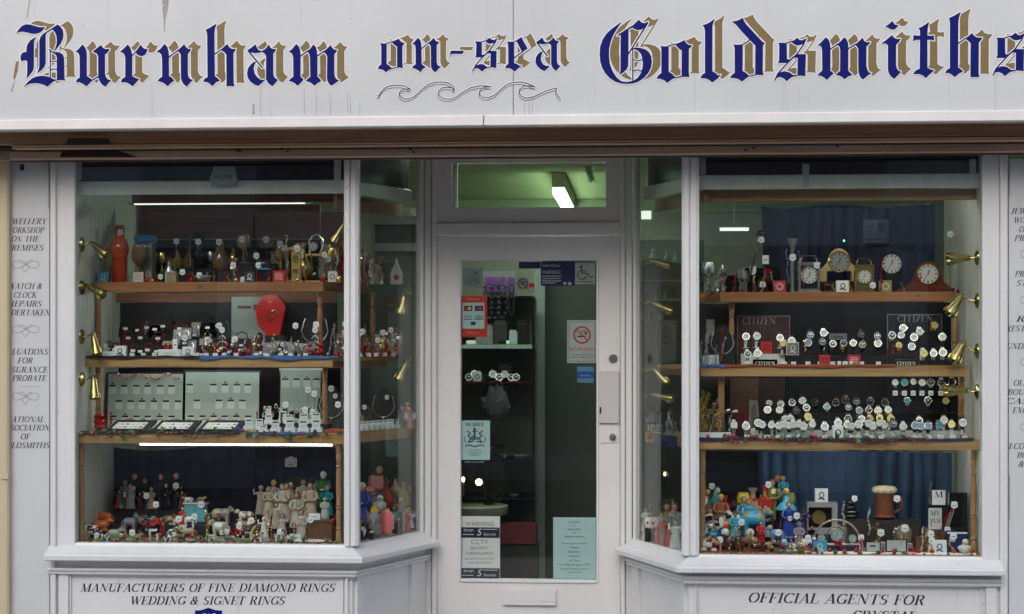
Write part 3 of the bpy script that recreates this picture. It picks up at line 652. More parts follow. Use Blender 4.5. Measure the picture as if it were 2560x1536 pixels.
NL=notice('side_notice','narrow white notice panel left of the left window, listing workshop and valuation services',-20,123,
 [('JEWELLERY',561,106),('WORKSHOP',583,94),('ON THE',605,70),('PREMISES',627,92),('WATCH &',723,84),('CLOCK',745,58),('REPAIRS',767,82),('UNDERTAKEN',789,124),
  ('VALUATIONS',887,114),('FOR',909,38),('INSURANCE',932,112),('& PROBATE',953,106),('NATIONAL',1056,96),('ASSOCIATION',1077,122),('OF',1099,24),('GOLDSMITHS',1121,122)],[662,824,992],64,[(50,967),(104,967)])
b=MB(); pxbox(b,50,60,411,426,-.0215,-.02); b.build('screw_hole',BLK,NL,world=True)
NR=notice('side_notice','narrow white notice panel right of the right window, cut off by the photo edge',2522,2720,
 [('JEWELLERY',535,112),('WORKSHOP',558,98),('ON THE',581,72),('PREMISES',603,94),('PRECIOUS',692,92),('STONES',715,84),('RING',805,84),('RESTORATION',829,138),('UNDERTAKEN',873,136),('OLD GOLD',965,100),('BOUGHT FOR',988,128),('CASH OR',1010,142),('EXCHANGE',1033,104),('SECOND HAND',1123,144),('BOUGHT',1145,82),('& SOLD',1168,76)],[636,750,905,1069],2584)
for x0,x1,y0,y1,oo in ((2523,2525,384,490,NR),(2523,2525,1190,1300,NR),(121,123.6,400,522,NL),(125,128,1188,1420,NL)): b=MB(); pxbox(b,x0,x1,y0,y1,-.0215,-.02); b.build('crack',GINK,oo,world=True)
# ---------------------------------------------------------------- display bays
A_=(X(128,0),0.0);B_=(X(877,0),0.0);C_=(X(1054,.62),.62)
C2=(X(1586,.62),.62);B2=(X(1727,0),0.0);A2_=(X(2500,0),0.0)
def lerp(a,b,t): return (a[0]+(b[0]-a[0])*t,a[1]+(b[1]-a[1])*t)
def bay(side):
    L=side=='left'
    path=[A_,B_,C_] if L else [C2,B2,A2_]
    o=thing('display_window',('left' if L else 'right')+' white painted display window with angled side pane beside the recessed door','window',((A_[0]+B_[0])/2 if L else (A2_[0]+B2[0])/2,0,0))
    px=500 if L else 2100
    zi=Z(1359 if L else 1389,0,px); zf=Z(1389 if L else 1420,-.085,px); zb=Z(1406 if L else 1437,-.1,px)
    b=MB(); b.sweep(path,[(-.05,zi-.03),(-.05,zi),(.012,zi),(.018,zi-.012),(.075,zf+.006),(.10,zf),(.104,zf-.006),(.104,zb+.004),(.098,zb),(.03,zb),(.03,zi-.06)]); f=b.build('sill',W_SILL,o,world=True); fixn(f)
    # bed moulding + riser
    y1,y2=(1424,1440) if L else (1444,1464)
    za=Z(y1,-.05,px); zm=Z((y1+y2)/2,-.05,px); ze=Z(y2,-.04,px)
    b=MB(); b.sweep(path,[(-.04,zb+.02),(.024,zb+.02),(.024,za),(.052,za),(.055,za-.004),(.052,zm+.002),(.042,zm),(.046,zm-.003),(.044,ze+.004),(.036,ze),(-.04,ze)]); f=b.build('bed_moulding',W_PAINT,o,world=True); fixn(f)
    b=MB(); b.sweep(path,[(-.04,.0),(.012,.0),(.012,ze-.0005),(-.04,ze-.0005)]); f=b.build('stall_riser',W_PAINT,o,world=True); fixn(f)
    # raised panel frames on the riser
    def rail(p0,p1,out,z0,z1,bb):
        d=Vector((p1[0]-p0[0],p1[1]-p0[1])).normalized(); n=Vector((d.y,-d.x))
        q=[(p0[0]+n.x*.0125,p0[1]+n.y*.0125),(p1[0]+n.x*.0125,p1[1]+n.y*.0125),(p1[0]+n.x*out,p1[1]+n.y*out),(p0[0]+n.x*out,p0[1]+n.y*out)]
        bb.plan(q,z0,z1)
    b=MB(); F0,F1=(A_,B_) if L else (B2,A2_); ln=abs(F1[0]-F0[0])
    u0,u1=(.02,.055) if L else (.012,.028)
    if L: rails=[(X(152),X(176)),(X(866),X(872))]
    else: rails=[(X(1737),X(1741)),(X(2462),X(2488))]
    for xa,xb in rails:
        rail((xa,0),(xb,0),.030,.12,ze-.001,b)
    b.build('riser_stile',W_PAINT,o,world=True)
    b=MB(); 
    if L: e=[(X(177),X(181)),(X(856),X(860))]
    else: e=[(X(1742),X(1745)),(X(2450),X(2454))]
    for xa,xb in e: b.box(xa,xb,-.022,-.0125,.12,ze-.002)
    b.build('panel_bead',W_SILL,o,world=True)
    # panel in the splay
    b=MB(); G0,G1=(B_,C_) if L else (C2,B2)
    for t0,t1 in ((.02,.10),(.78,.98)) if L else ((.04,.16),(.88,.98)): rail(lerp(G0,G1,t0),lerp(G0,G1,t1),.028,.12,ze-.001,b)
    b.build('riser_stile',W_PAINT,o,world=True)
    # glass
    zt=zc-.002
    b=MB(); x0,x1=(X(180),X(864)) if L else (X(1744),X(2462)); b.box(x0,x1,-.003,.003,zi-.01,zt); b.build('front_pane',GLASS,o,world=True)
    d=Vector((G1[0]-G0[0],G1[1]-G0[1])).normalized(); n=Vector((d.y,-d.x))*.003
    p0=lerp(G0,G1,.05 if L else .04); p1=lerp(G0,G1,.96 if L else .95)
    b=MB(); b.plan([(p0[0]-n.x,p0[1]-n.y),(p1[0]-n.x,p1[1]-n.y),(p1[0]+n.x,p1[1]+n.y),(p0[0]+n.x,p0[1]+n.y)],zi-.01,zt); b.build('side_pane',GLASS,o,world=True)
    # posts
    if L: cols=[(140,187,-.02,.035,'stile'),(125,139,-.036,.03,'stile_bead')]
    else: cols=[(2456,2499,-.02,.035,'stile'),(2501,2520,-.036,.03,'stile_bead')]
    for a,c,ya,ybk,nm in cols:
        b=MB(); b.cbox(X(a,ya),X(c,ya),ya,ybk,zi-.02 if nm=='stile' else 0,zc-.001,.004); b.build(nm,W_PAINT,o,world=True)
    a,c=(859,895) if L else (1705,1748)
    b=MB(); xa,xb=X(a,-.03),X(c,-.03); w3=(xb-xa)
    b.cbox(xa,xb,-.022,.04,zi-.004,zc-.001,.004)
    b.cbox(xa+w3*.10,xa+w3*.42,-.034,-.02,zi-.004,zc-.001,.003); b.cbox(xa+w3*.5,xa+w3*.86,-.030,-.02,zi-.004,zc-.001,.003)
    b.build('corner_mullion',W_PAINT,o,world=True)
    # pelmet of grey boards with dark panel just behind the glass
    ya,yb_=(452,486) if L else (436,472)
    q=.9
    pth=[(p[0],p[1]) for p in path]; 
    if L: pth=[(X(186),0),B_,lerp(B_,C_,.97)]
    else: pth=[lerp(C2,B2,.03),B2,(X(2455),0)]
    zz0=Z(yb_,.05,px); zz1=Z(ya,.05,px)
    b=MB(); b.sweep(pth,[(-.060,zz0),(-.045,zz0),(-.045,zz1-.004),(-.050,zz1),(-.060,zz1)]); f=b.build('pelmet_board',PELM,o,world=True); fixn(f)
    b=MB(); b.sweep(pth,[(-.074,zz0+.01),(-.064,zz0+.01),(-.064,zt),(-.074,zt)]); f=b.build('pelmet_panel',NPANEL,o,world=True); fixn(f)
    return o,zi,ze
BL,zL0,zeL=bay('left'); BR,zR0,zeR=bay('right')
# pelmet verticals and right hand divider
b=MB(); pxbox(b,2006,2023,410,468,.040,.0449); pxbox(b,2425,2440,398,436,.045,.0595); pxbox(b,1750,1764,396,436,.045,.0595); b.build('pelmet_divider',mat('pale_divider',(.5,.55,.56),.5),BR,world=True)
b=MB(); pxbox(b,188,202,400,450,.045,.0595); pxbox(b,835,852,400,450,.045,.0595); b.build('pelmet_divider',PELM,BL,world=True)
# mirrored reflection of an alarm box, modelled as a solid box behind the pane
AB=thing('alarm_box_reflection','reflection of a white trapezoid alarm box, built solid, mirrored writing, high in left window','alarm box',tuple(P(559,462,.03)))
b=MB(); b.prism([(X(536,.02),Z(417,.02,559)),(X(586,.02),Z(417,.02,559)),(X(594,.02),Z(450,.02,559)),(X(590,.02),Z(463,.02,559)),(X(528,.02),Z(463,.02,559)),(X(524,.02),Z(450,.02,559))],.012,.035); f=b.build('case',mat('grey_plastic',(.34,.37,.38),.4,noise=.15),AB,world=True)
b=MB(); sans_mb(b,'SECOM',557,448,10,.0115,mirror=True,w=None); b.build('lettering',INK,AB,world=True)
# riser lettering
for side,path_,y0,y1,px_ in (('left',[lerp(B_,C_,.06),lerp(B_,C_,.97)],488,524,900),('right',[lerp(C2,B2,.03),lerp(C2,B2,.94)],476,508,1700)):
    b=MB(); b.sweep(path_,[(-.12,Z(y1,.1,px_)),(-.10,Z(y1,.1,px_)),(-.10,Z(y0,.1,px_)),(-.12,Z(y0,.1,px_))]); f=b.build('side_timber_rail',PINED,BL if side=='left' else BR,world=True); fixn(f)
def sign_letters(parent,text,cx,base,h,wd,Y=-.0135,k=1.0,slope=0):
    ps=serif_polys(text,cx,base,h,slant=.24,maxw=wd,k=k)
    ps=[[(x,y+(x-cx)*slope) for x,y in p] for p in ps]
    return flat('lettering',ps,Y,INK,parent)
sign_letters(BL,'MANUFACTURERS OF FINE DIAMOND RINGS',521,1480,20.5,636,k=1.1)
sign_letters(BL,'WEDDING & SIGNET RINGS',520,1512,20.5,388,k=1.1)
sign_letters(BR,'OFFICIAL AGENTS FOR',2093,1510,25,443,k=1.1,slope=.016)
sign_letters(BR,'CRYSTAL',2211,1553,25,162,k=1.1,slope=.016)
b=MB(); pxpoly(b,[(487,1527),(503,1526),(521,1520),(539,1526),(555,1527),(554,1560),(545,1580),(521,1592),(497,1580),(488,1560)],-.0145,.0015); b.build('crest_shield',BLUEF,BL,world=True)
b=MB(); sans_mb(b,'G.I.F',521,1549,16,-.0152,w=36); b.build('crest_lettering',WHITE,BL,world=True)
# ---------------------------------------------------------------- door surround
YD=.62
DS=thing('door_surround','white painted door frame with transom light above the shop door','door frame',(X(1320,YD),YD,0))
b=MB()
for a,c,Y in ((1040,1059,YD-.02),(1061,1078,YD-.008),(1079,1091,YD-.018),(1551,1563,YD-.018),(1564,1580,YD-.008),(1582,1600,YD-.02)):
    b.cbox(X(a,Y),X(c,Y),Y,YD+.06,0,zc-.001,.004)
b.build('jamb',W_DOOR,DS,world=True)
b=MB(); Y=YD
xl,xr=X(1092,Y)-.001,X(1550,Y)+.001
tx0,tx1,ty0,ty1=X(1130,Y),X(1515,Y),Z(519,Y),Z(407,Y)
b.box(xl,tx0,Y,Y+.045,Z(556,Y),zc-.001); b.box(tx1,xr,Y,Y+.045,Z(556,Y),zc-.001); b.box(tx0,tx1,Y,Y+.045,Z(556,Y),ty0); b.box(tx0,tx1,Y,Y+.045,ty1,zc-.001)
b.build('transom_frame',W_DOOR,DS,world=True)
b=MB(); b.cbox(xl,xr,Y-.018,Y+.05,Z(589,Y-.018),Z(557,Y-.018),.005); b.build('transom_rail',W_DOOR,DS,world=True)
b=MB(); b.box(tx0,tx1,Y+.02,Y+.026,ty0,ty1); b.build('transom_pane',GLASS,DS,world=True)
b=MB(); b.box(tx0,tx0+.025,Y+.03,Y+.04,ty0,ty1); b.build('transom_bead',mat('pale_green_trim',(.42,.5,.42),.5),DS,world=True)
# ---------------------------------------------------------------- door leaf
DO=thing('shop_door','white painted shop door with long glass panel covered in stickers','door',(X(1320,YD),YD,.0))
Yd=YD+.012
gx0,gx1,gz0,gz1=X(1152,Yd),X(1491,Yd),Z(1449,Yd),Z(652,Yd)
dx0,dx1=X(1093,Yd),X(1550,Yd); dz1=Z(592,Yd)
b=MB(); b.box(dx0,gx0,Yd,Yd+.045,.02,dz1); b.box(gx1,dx1,Yd,Yd+.045,.02,dz1); b.box(gx0,gx1,Yd,Yd+.045,gz1,dz1); b.box(gx0,gx1,Yd,Yd+.045,.02,gz0); b.build('leaf',W_DOOR,DO,world=True)
b=MB()
b.cbox(gx0-.012,gx0-.001,Yd-.006,Yd+.02,gz0-.012,gz1+.012,.002); b.cbox(gx1+.001,gx1+.012,Yd-.006,Yd+.02,gz0-.012,gz1+.012,.002)
b.cbox(gx0,gx1,Yd-.008,Yd+.02,gz0-.016,gz0-.001,.003); b.cbox(gx0,gx1,Yd-.006,Yd+.02,gz1+.001,gz1+.010,.002)
b.build('glazing_bead',W_SILL,DO,world=True)
b=MB(); b.box(gx0,gx1,Yd+.018,Yd+.024,gz0,gz1); b.build('pane',GLASS,DO,world=True)
b=MB(); pxbox(b,1256,1391,1474,1511,Yd-.012,Yd); pxbox(b,1258,1389,1504,1513,Yd-.02,Yd-.0121); o=b.build('letterbox',W_DOOR,DO,world=True)
b=MB(); pxbox(b,1260,1387,1478,1503,Yd-.017,Yd-.0125); b.build('flap',W_SILL,o,world=True)
LK=mat('lock_metal',(.40,.40,.42),.3,.9)
b=MB(); p=P(1533,897,Yd); b.cyl(p+Vector((0,-.006,0)),p,.022,n=18); b.cyl(p+Vector((0,-.012,0)),p+Vector((0,-.006,0)),.011,n=14); b.box(p.x-.002,p.x+.002,p.y-.0125,p.y-.012,p.z-.006,p.z+.004); b.build('cylinder_lock',LK,DO,world=True)
b=MB(); pxbox(b,1499,1547,928,1058,Yd-.02,Yd,0); b.build('lock_guard',mat('guard_grey',(.54,.54,.56),.45,.1),DO,world=True)
b=MB(); pxbox(b,1500,1547,1059,1107,Yd-.006,Yd,0); o=b.build('lower_lock_plate',W_DOOR,DO,world=True)
b=MB(); p=P(1532,1093,Yd-.006); b.cyl(p+Vector((0,-.008,0)),p,.017,n=16); b.ball(p+Vector((0,-.012,0)),.009,8); b.build('key_cylinder',LK,o,world=True)
b=MB(); pxbox(b,1499,1503,1018,1034,Yd-.024,Yd-.0205,0); b.build('hinge_pin',STEEL,DO,world=True)
# ---------------------------------------------------------------- stickers on the door glass (inside face)
YS=Yd+.026
def sticker(name,label,x0,x1,y0,y1,m,cat='sign',Y=None,th=.0015):
    Y=YS if Y is None else Y
    o=thing(name,label,cat,tuple(P((x0+x1)/2,y1,Y)))
    b=MB(); pxbox(b,x0,x1,y0,y1,Y,Y+th); b.build('sheet',m,o,world=True); return o
def put(o,name,m,f,Y=None):
    b=MB(); f(b,(YS if Y is None else Y)-.0006); return b.build(name,m,o,world=True)
def circ(b,cx,cy,r0,r1,Y,n=28):
    vs=[P(cx+r*math.cos(2*PI*k/n),cy+r*math.sin(2*PI*k/n),Y) for r in (r0,r1) for k in range(n)]
    b.add(vs,[(k,(k+1)%n,n+(k+1)%n,n+k) for k in range(n)])
PAPB=mat('pale_blue_paper',(.44,.60,.62),.5); PAPW=mat('white_paper',(.72,.72,.74),.5); PAPG=mat('grey_sticker',(.27,.32,.32),.5)
SRED=mat('sticker_red',(.55,.035,.025),.4); SNAVY=mat('sticker_navy',(.012,.012,.10),.4); SBLUE=mat('sticker_blue',(.02,.07,.40),.4)
o=sticker('window_sticker','grey square sticker with wave lines at top left of door glass',1157,1208,671,720,PAPG)
put(o,'drawing',INK,lambda b,Y:[b.add(*[(lambda r:([P(a,c,Y) for a,c in r[0]],r[1]))(union2d(stroke([(1163+k,698+dy+2.5*math.sin(k/4)) for k in range(0,38,3)],1.4)))][0]) for dy in (-2,4,9)])
put(o,'emblem',INK,lambda b,Y:circ(b,1190,684,3,5,Y)); put(o,'caption',INK,lambda b,Y:sans_mb(b,'Business',1181,714,4,Y))
o=sticker('card_payment_sign','red framed sticker showing accepted payment cards on door glass',1153,1218,740,843,SRED)
put(o,'white_field',PAPB,lambda b,Y:pxbox(b,1156,1211,757,822,Y,Y+.0005))
for i,(x,y,mm) in enumerate(((1160,765,INK),(1187,765,INK))):
    b=MB(); pxbox(b,x,x+21,y,y+13,YS-.0014,YS-.0007); q=b.build('card_logo',mm,o,world=True)
    b=MB(); circ(b,x+7,y+6.5,0,4.4,YS-.0018); b.build('left_disc',SRED if i==0 else SBLUE,q,world=True)
    b=MB(); circ(b,x+14,y+6.5,0,4.4,YS-.0022); b.build('right_disc',YEL if i==0 else SRED,q,world=True)
for x in (1159,1187):
    b=MB(); sans_mb(b,'VISA',x+11,795,7,YS-.0012,w=None); pxbox(b,x,x+21,797.5,799.5,YS-.0012,YS-.0007); b.build('card_logo',INK,o,world=True)
put(o,'small_logo',INK,lambda b,Y:(pxbox(b,1177,1189,805,813,Y-.0007,Y-.0002)),YS)
put(o,'top_lettering',mat('pale_red',(.8,.35,.3),.5),lambda b,Y:sans_mb(b,'Welcome',1184,751,6,Y)); put(o,'lower_lettering',mat('pale_red',(.8,.35,.3),.5),lambda b,Y:sans_mb(b,'Contactless',1183,834,5,Y))
o=sticker('warning_sign','dark blue warning sign at top right of door glass',1352,1437,654,715,SNAVY)
put(o,'lettering',mat('sign_white',(.55,.56,.62),.5),lambda b,Y:(sans_mb(b,'SaferCams',1378,667,7,Y,w=44),sans_mb(b,'WARNING!',1378,685,9.5,Y,w=46),[pxbox(b,1355,1355+w_,yy,yy+1.8,Y,Y+.0004) for yy,w_ in ((690,48),(696,46),(702,48),(707,34))],circ(b,1412,709,0,4,Y),pxbox(b,1420,1428,706,713,Y,Y+.0004)))
b=MB(); pxbox(b,1297,1351,655,672,YS,YS+.0015); q=b.build('torn_strip',SNAVY,o,world=True)
o=sticker('access_sticker','pale square sticker with black wheelchair symbol at top right of door glass',1438,1487,658,711,mat('pale_sticker',(.40,.42,.40),.5))
def wheel(b,Y):
    circ(b,1453,660+7.5,0,3.1,Y,14)
    for st_ in ([(1453,671),(1454,683),(1468,684),(1476,694),(1483,692)],[(1454,677),(1465,677)]):
        r=union2d(stroke(st_,2.4)); b.add([P(a,c,Y) for a,c in r[0]],r[1])
    pts=[(1455+10*math.cos(R(t)),689+10*math.sin(R(t))) for t in range(-10,231,15)]; pts=[(1455+11*math.cos(R(t)),688+11*math.sin(R(t))) for t in range(10,251,15)]
    r=union2d(stroke(pts,2.2)); b.add([P(a,c,Y-.0003) for a,c in r[0]],r[1])
    pxbox(b,1443,1483,704,706,Y,Y+.0003)
put(o,'wheelchair_symbol',INK,wheel)
def nosmoke(b,cx,cy,r,Y,bar=True):
    circ(b,cx,cy,r*.82,r,Y)
def slash(b,cx,cy,r,Y,w_): 
    r_=union2d(stroke([(cx-r*.66,cy-r*.66),(cx+r*.66,cy+r*.66)],w_)); b.add([P(a,c,Y) for a,c in r_[0]],r_[1])
def cig(b,cx,cy,s,Y):
    pxbox(b,cx-s*.62,cx+s*.3,cy+s*.10,cy+s*.26,Y,Y+.0003); pxbox(b,cx+s*.36,cx+s*.46,cy+s*.10,cy+s*.26,Y,Y+.0003)
    for pts in ([(cx+s*.2,cy-s*.1),(cx+s*.45,cy-s*.25),(cx+s*.2,cy-s*.5),(cx-s*.2,cy-s*.45)],[(cx+s*.4,cy-s*.02),(cx+s*.6,cy-s*.3),(cx+s*.4,cy-s*.55)]):
        r=union2d(stroke(pts,s*.1)); b.add([P(a,c,Y-.0002) for a,c in r[0]],r[1])
o=sticker('no_smoking_sticker','small pale sticker with black crossed out cigarette on door glass',1293,1321,695,725,mat('dull_sticker',(.33,.33,.31),.5))
put(o,'ring',INK,lambda b,Y:(nosmoke(b,1307,709,13,Y),slash(b,1307,709,13,Y-.0004,2.2),cig(b,1307,709,10,Y-.0008)))
o=sticker('small_red_label','tiny red and white label beside the round no smoking sticker',1322,1336,709,730,SRED)
put(o,'white_patch',PAPB,lambda b,Y:pxbox(b,1324,1334,719,728,Y,Y+.0004))
o=sticker('no_smoking_sign','white NO SMOKING sign with red ring on right of door glass',1418,1492,801,908,mat('sign_face',(.44,.48,.48),.5))
def frame_(b,x0,x1,y0,y1,Y,t=1.0):
    for q in ((x0,x1,y0,y0+t),(x0,x1,y1-t,y1),(x0,x0+t,y0+t,y1-t),(x1-t,x1,y0+t,y1-t)): pxbox(b,*q,Y,Y+.0004)
put(o,'border',INK,lambda b,Y:frame_(b,1422,1488,805,904,Y))
put(o,'ring',SRED,lambda b,Y:(nosmoke(b,1455,838,22,Y-.0006),slash(b,1455,838,20,Y-.0010,3.4)))
put(o,'cigarette',INK,lambda b,Y:cig(b,1456,838,20,Y))
put(o,'red_lettering',SRED,lambda b,Y:sans_mb(b,'NO SMOKING',1456,878,9.5,Y,w=62))
put(o,'small_lettering',INK,lambda b,Y:(sans_mb(b,'It is against the law to',1456,888,4.6,Y,w=None),sans_mb(b,'smoke in these premises',1456,895,4.6,Y)))
o=sticker('small_blue_sticker','small blue banded sticker under the NO SMOKING sign',1443,1484,917,957,mat('light_blue_band',(.10,.25,.36),.5))
put(o,'blue_band',SBLUE,lambda b,Y:(pxbox(b,1443,1484,929,946,Y,Y+.0004)))
put(o,'lettering',PAPB,lambda b,Y:(sans_mb(b,'membership',1463,941,4,Y-.0004)))
o=sticker('member_certificate','pale blue MEMBER certificate with coat of arms on left of door glass',1150,1225,1052,1150,PAPB)
put(o,'heading',INK,lambda b,Y:[b.add([P(a,c,Y) for a,c in r[0]],r[1]) for r in [union2d(serif_polys('MEMBER',1187,1066,9,slant=0,maxw=47,k=1.2))]])
def crest(b,Y):
    ps=[]
    for st_,w_ in (([(1186,1074),(1187,1098)],5),([(1181,1079),(1193,1079)],2.5),([(1186,1070),(1184,1074),(1190,1074)],3),([(1168,1078),(1176,1084),(1170,1090),(1177,1096),(1171,1106),(1182,1104)],3.2),([(1206,1078),(1198,1084),(1205,1090),(1198,1096),(1204,1106),(1192,1104)],3.2),([(1164,1116),(1172,1113),(1187,1117),(1202,1113),(1210,1116)],3),([(1163,1092),(1160,1100),(1166,1108)],2),([(1211,1092),(1214,1100),(1208,1108)],2)): ps+=stroke(st_,w_)
    r=union2d(ps); b.add([P(a,c,Y) for a,c in r[0]],r[1])
put(o,'coat_of_arms',mat('crest_ink',(.02,.05,.07),.5),crest)
put(o,'shield_tint',mat('crest_red',(.35,.10,.05),.5),lambda b,Y:pxbox(b,1190,1197,1093,1100,Y-.0004,Y-.0001))
put(o,'shield_tint',mat('crest_blue',(.04,.16,.32),.5),lambda b,Y:pxbox(b,1178,1185,1090,1102,Y-.0004,Y-.0001))
put(o,'lettering',INK,lambda b,Y:(sans_mb(b,'The National',1187,1128,4.2,Y),sans_mb(b,'Association of',1187,1134,4.2,Y),sans_mb(b,'Goldsmiths',1187,1140,4.2,Y)))
b=MB(); pxbox(b,1150,1225,1151,1160,YS-.0002,YS+.001); q=b.build('black_strip',BLK,o,world=True)
b=MB(); sans_mb(b,'EXPERT KNOWLEDGE',1186,1157.5,3.6,YS-.0008); b.build('strip_lettering',PAPB,q,world=True)
o=sticker('security_warning_sign','white WARNING CCTV security sign at bottom left of door glass',1150,1250,1291,1447,PAPW)
put(o,'warning_lettering',mat('faded_red',(.36,.13,.10),.6),lambda b,Y:sans_mb(b,'WARNING',1199,1315,11,Y,w=None))
b=MB()
for y0,y1 in ((1319,1345),(1421,1446)): pxbox(b,1151,1249,y0,y1,YS-.0008,YS-.0001)
q=b.build('black_banner',INK,o,world=True)
def ban(b,Y):
    for y in (1319,1421):
        sans_mb(b,'Spargo',1171,y+9,7,Y,slant=.2); sans_mb(b,'S',1197,y+20,18,Y,slant=.25); sans_mb(b,'Security',1224,y+20,7,Y,slant=.2)
        pxbox(b,1208,1244,y+4,y+5.5,Y,Y+.0003); pxbox(b,1156,1184,y+17,y+18.5,Y,Y+.0003)
b=MB(); ban(b,YS-.0012); b.build('banner_lettering',PAPW,q,world=True)
put(o,'grey_lettering',mat('faded_grey_ink',(.17,.17,.19),.6),lambda b,Y:(sans_mb(b,'CCTV',1199,1361,12,Y),sans_mb(b,'SECURITY',1199,1374,7.4,Y),sans_mb(b,'SURVEILLANCE',1199,1387,7.4,Y),sans_mb(b,'IN OPERATION WITH',1199,1400,5.5,Y),sans_mb(b,'24HR RECORDING',1199,1410,5.5,Y)))
o=sticker('price_notice','pale blue notice listing cash paid for gold at bottom right of door glass',1383,1490,1294,1447,PAPB)
def notice_txt(b,Y):
    for t,y,h in (('Cash Paid',1308,5.2),('for',1316,4),('Scrap Gold',1326,5.2),('and',1334.5,4),('Broken Jewellery',1344,5.2),('We also buy and sell quality',1361,4.2),('Antique',1371,5.2),('Edwardian',1382,5.2),('Victorian',1393,5.2),('Art Deco',1404,5.2),('Post 1940 through to 1970s',1414.5,5),('All styles of jewellery considered',1424,4),('Please ask inside',1432.5,3.6)): sans_mb(b,t,1436,y,h,Y)
put(o,'lettering',INK,notice_txt)
# ---------------------------------------------------------------- tubes and lamps
def emat(name,c,s): return mat(name,(.8,.8,.8),.5,emit=c,es=s)
TUBE=emat('tube_glow',(1,.99,.95),15); ADDTUBE=emat('added_tube_glow',(.95,1,.95),13); TGREEN=emat('ceiling_diffuser_glow',(.80,1,.66),9); THID=emat('hidden_fill_glow',(.86,1,.76),34); TG2=emat('wall_strip_glow',(.9,1,.9),.9)
HOUS=mat('white_housing',(.6,.6,.56),.5)
def tube_light(label,x0,x1,y,Y,m,r=.008,group=None,px=None):
    z=Z(y,Y,(x0+x1)/2)
    o=thing('fluorescent_lamp',label,'lamp',(X((x0+x1)/2,Y),Y,z),group=group)
    b=MB(); b.cyl((X(x0,Y),Y,z),(X(x1,Y),Y,z),r,n=8); b.build('tube',m,o,world=True)
    b=MB(); b.box(X(x0,Y)-.02,X(x1,Y)+.02,Y-.012,Y+.012,z+r+.001,z+r+.008); b.build('housing',HOUS,o,world=True)
    for x in (x0,x1): b=MB(); b.box(X(x,Y)-.012,X(x,Y)+.012,Y-.01,Y+.01,z-r,z+r+.001); b.build('end_cap',HOUS,o,world=True)
    return o
tube_light('long thin lit tube under the top board of the left window',330,770,510,.30,emat('dim_tube_glow',(1,.98,.95),1.0),r=.0028)
tube_light('bright lit tube under the lowest shelf of the left window',345,838,1112,.085,TUBE,r=.0036)
tube_light('added unseen lit tube tucked under the top shelf of the left window',300,770,727,.34,ADDTUBE,r=.006)  # tube added behind the shelf lip to brighten the leather goods
tube_light('added unseen lit tube tucked under the middle shelf of the left window',300,790,913,.26,ADDTUBE,r=.006)  # another added tube, out of sight, lighting the earring boards
tube_light('lit tube behind the top timber board of the right window',1900,2400,486,.20,TUBE,r=.0055)
tube_light('added unseen lit tube tucked under the top shelf of the right window',1900,2340,751,.44,ADDTUBE,r=.006)  # unseen tube added to light the upper watches
tube_light('added unseen lit tube tucked under the middle shelf of the right window',1860,2380,936,.26,ADDTUBE,r=.006)  # unseen tube added to light the lowest watch shelf
tube_light('added unseen lit tube tucked under the lowest shelf of the right window',1850,2400,1121,.16,TUBE,r=.007)  # added out of sight to light the bottom compartment
# ceiling batten seen through the transom
zz=CEILZ; Y0=2.55
o=thing('ceiling_light','long green tinted fluorescent fitting on the ceiling above the door','lamp',(X(1395,Y0),Y0,zz-.09))
b=MB(); b.box(X(1380,Y0),X(1411,Y0),Y0,4.5,zz-.09,zz-.004); b.build('housing',mat('batten_green',(.22,.27,.13),.5),o,world=True)
b=MB(); b.box(X(1381,Y0),X(1410,Y0),Y0+.01,4.48,zz-.125,zz-.0905); b.build('diffuser',TGREEN,o,world=True)
b=MB(); b.box(X(1462,2.2),X(1469,2.2),2.2,3.1,zz-.012,zz-.002); q=b.build('cable_trunking',mat('trunking_dark',(.12,.15,.08),.6),SH,world=True)
for xx,lb in ((-.1,'added unseen fluorescent fitting on the ceiling just inside the shop door'),):
    o=thing('ceiling_light',lb,'lamp',(xx,1.2,zz-.09))  # fitting added out of view behind the header to light the interior
    b=MB(); b.box(xx-.4,xx+.4,.97,1.10,zz-.03,zz-.004); b.build('housing',HOUS,o,world=True)
    b=MB(); b.box(xx-.39,xx+.39,.98,1.09,zz-.05,zz-.0305); b.build('diffuser',THID,o,world=True)
for (x0,x1,y0,y1,Y,lb) in ((955,994,579,590,4.2,'short lit strip light inside the shop seen through the left angled pane'),(1603,1628,528,548,2.8,'short bright strip light inside the shop seen through the right angled pane'),(1800,1872,570,577,3.2,'slim lit strip light inside the shop seen behind the right window display')):
    o=thing('strip_light',lb,'lamp',tuple(P((x0+x1)/2,y1,Y)))
    b=MB(); pxbox(b,x0,x1,y0,y1,Y,Y+.03); b.build('diffuser',TG2,o,world=True)
    b=MB(); pxbox(b,x0-3,x1+3,y0-4,y0-.5,Y-.005,Y+.05); b.build('housing',HOUS,o,world=True)
    b=MB(); b.box(X((x0+x1)/2,Y)-.006,X((x0+x1)/2,Y)+.006,Y+.02,Y+.03,Z(y0-4,Y)+.001,CEILZ-.002); b.build('drop_rod',HOUS,o,world=True)
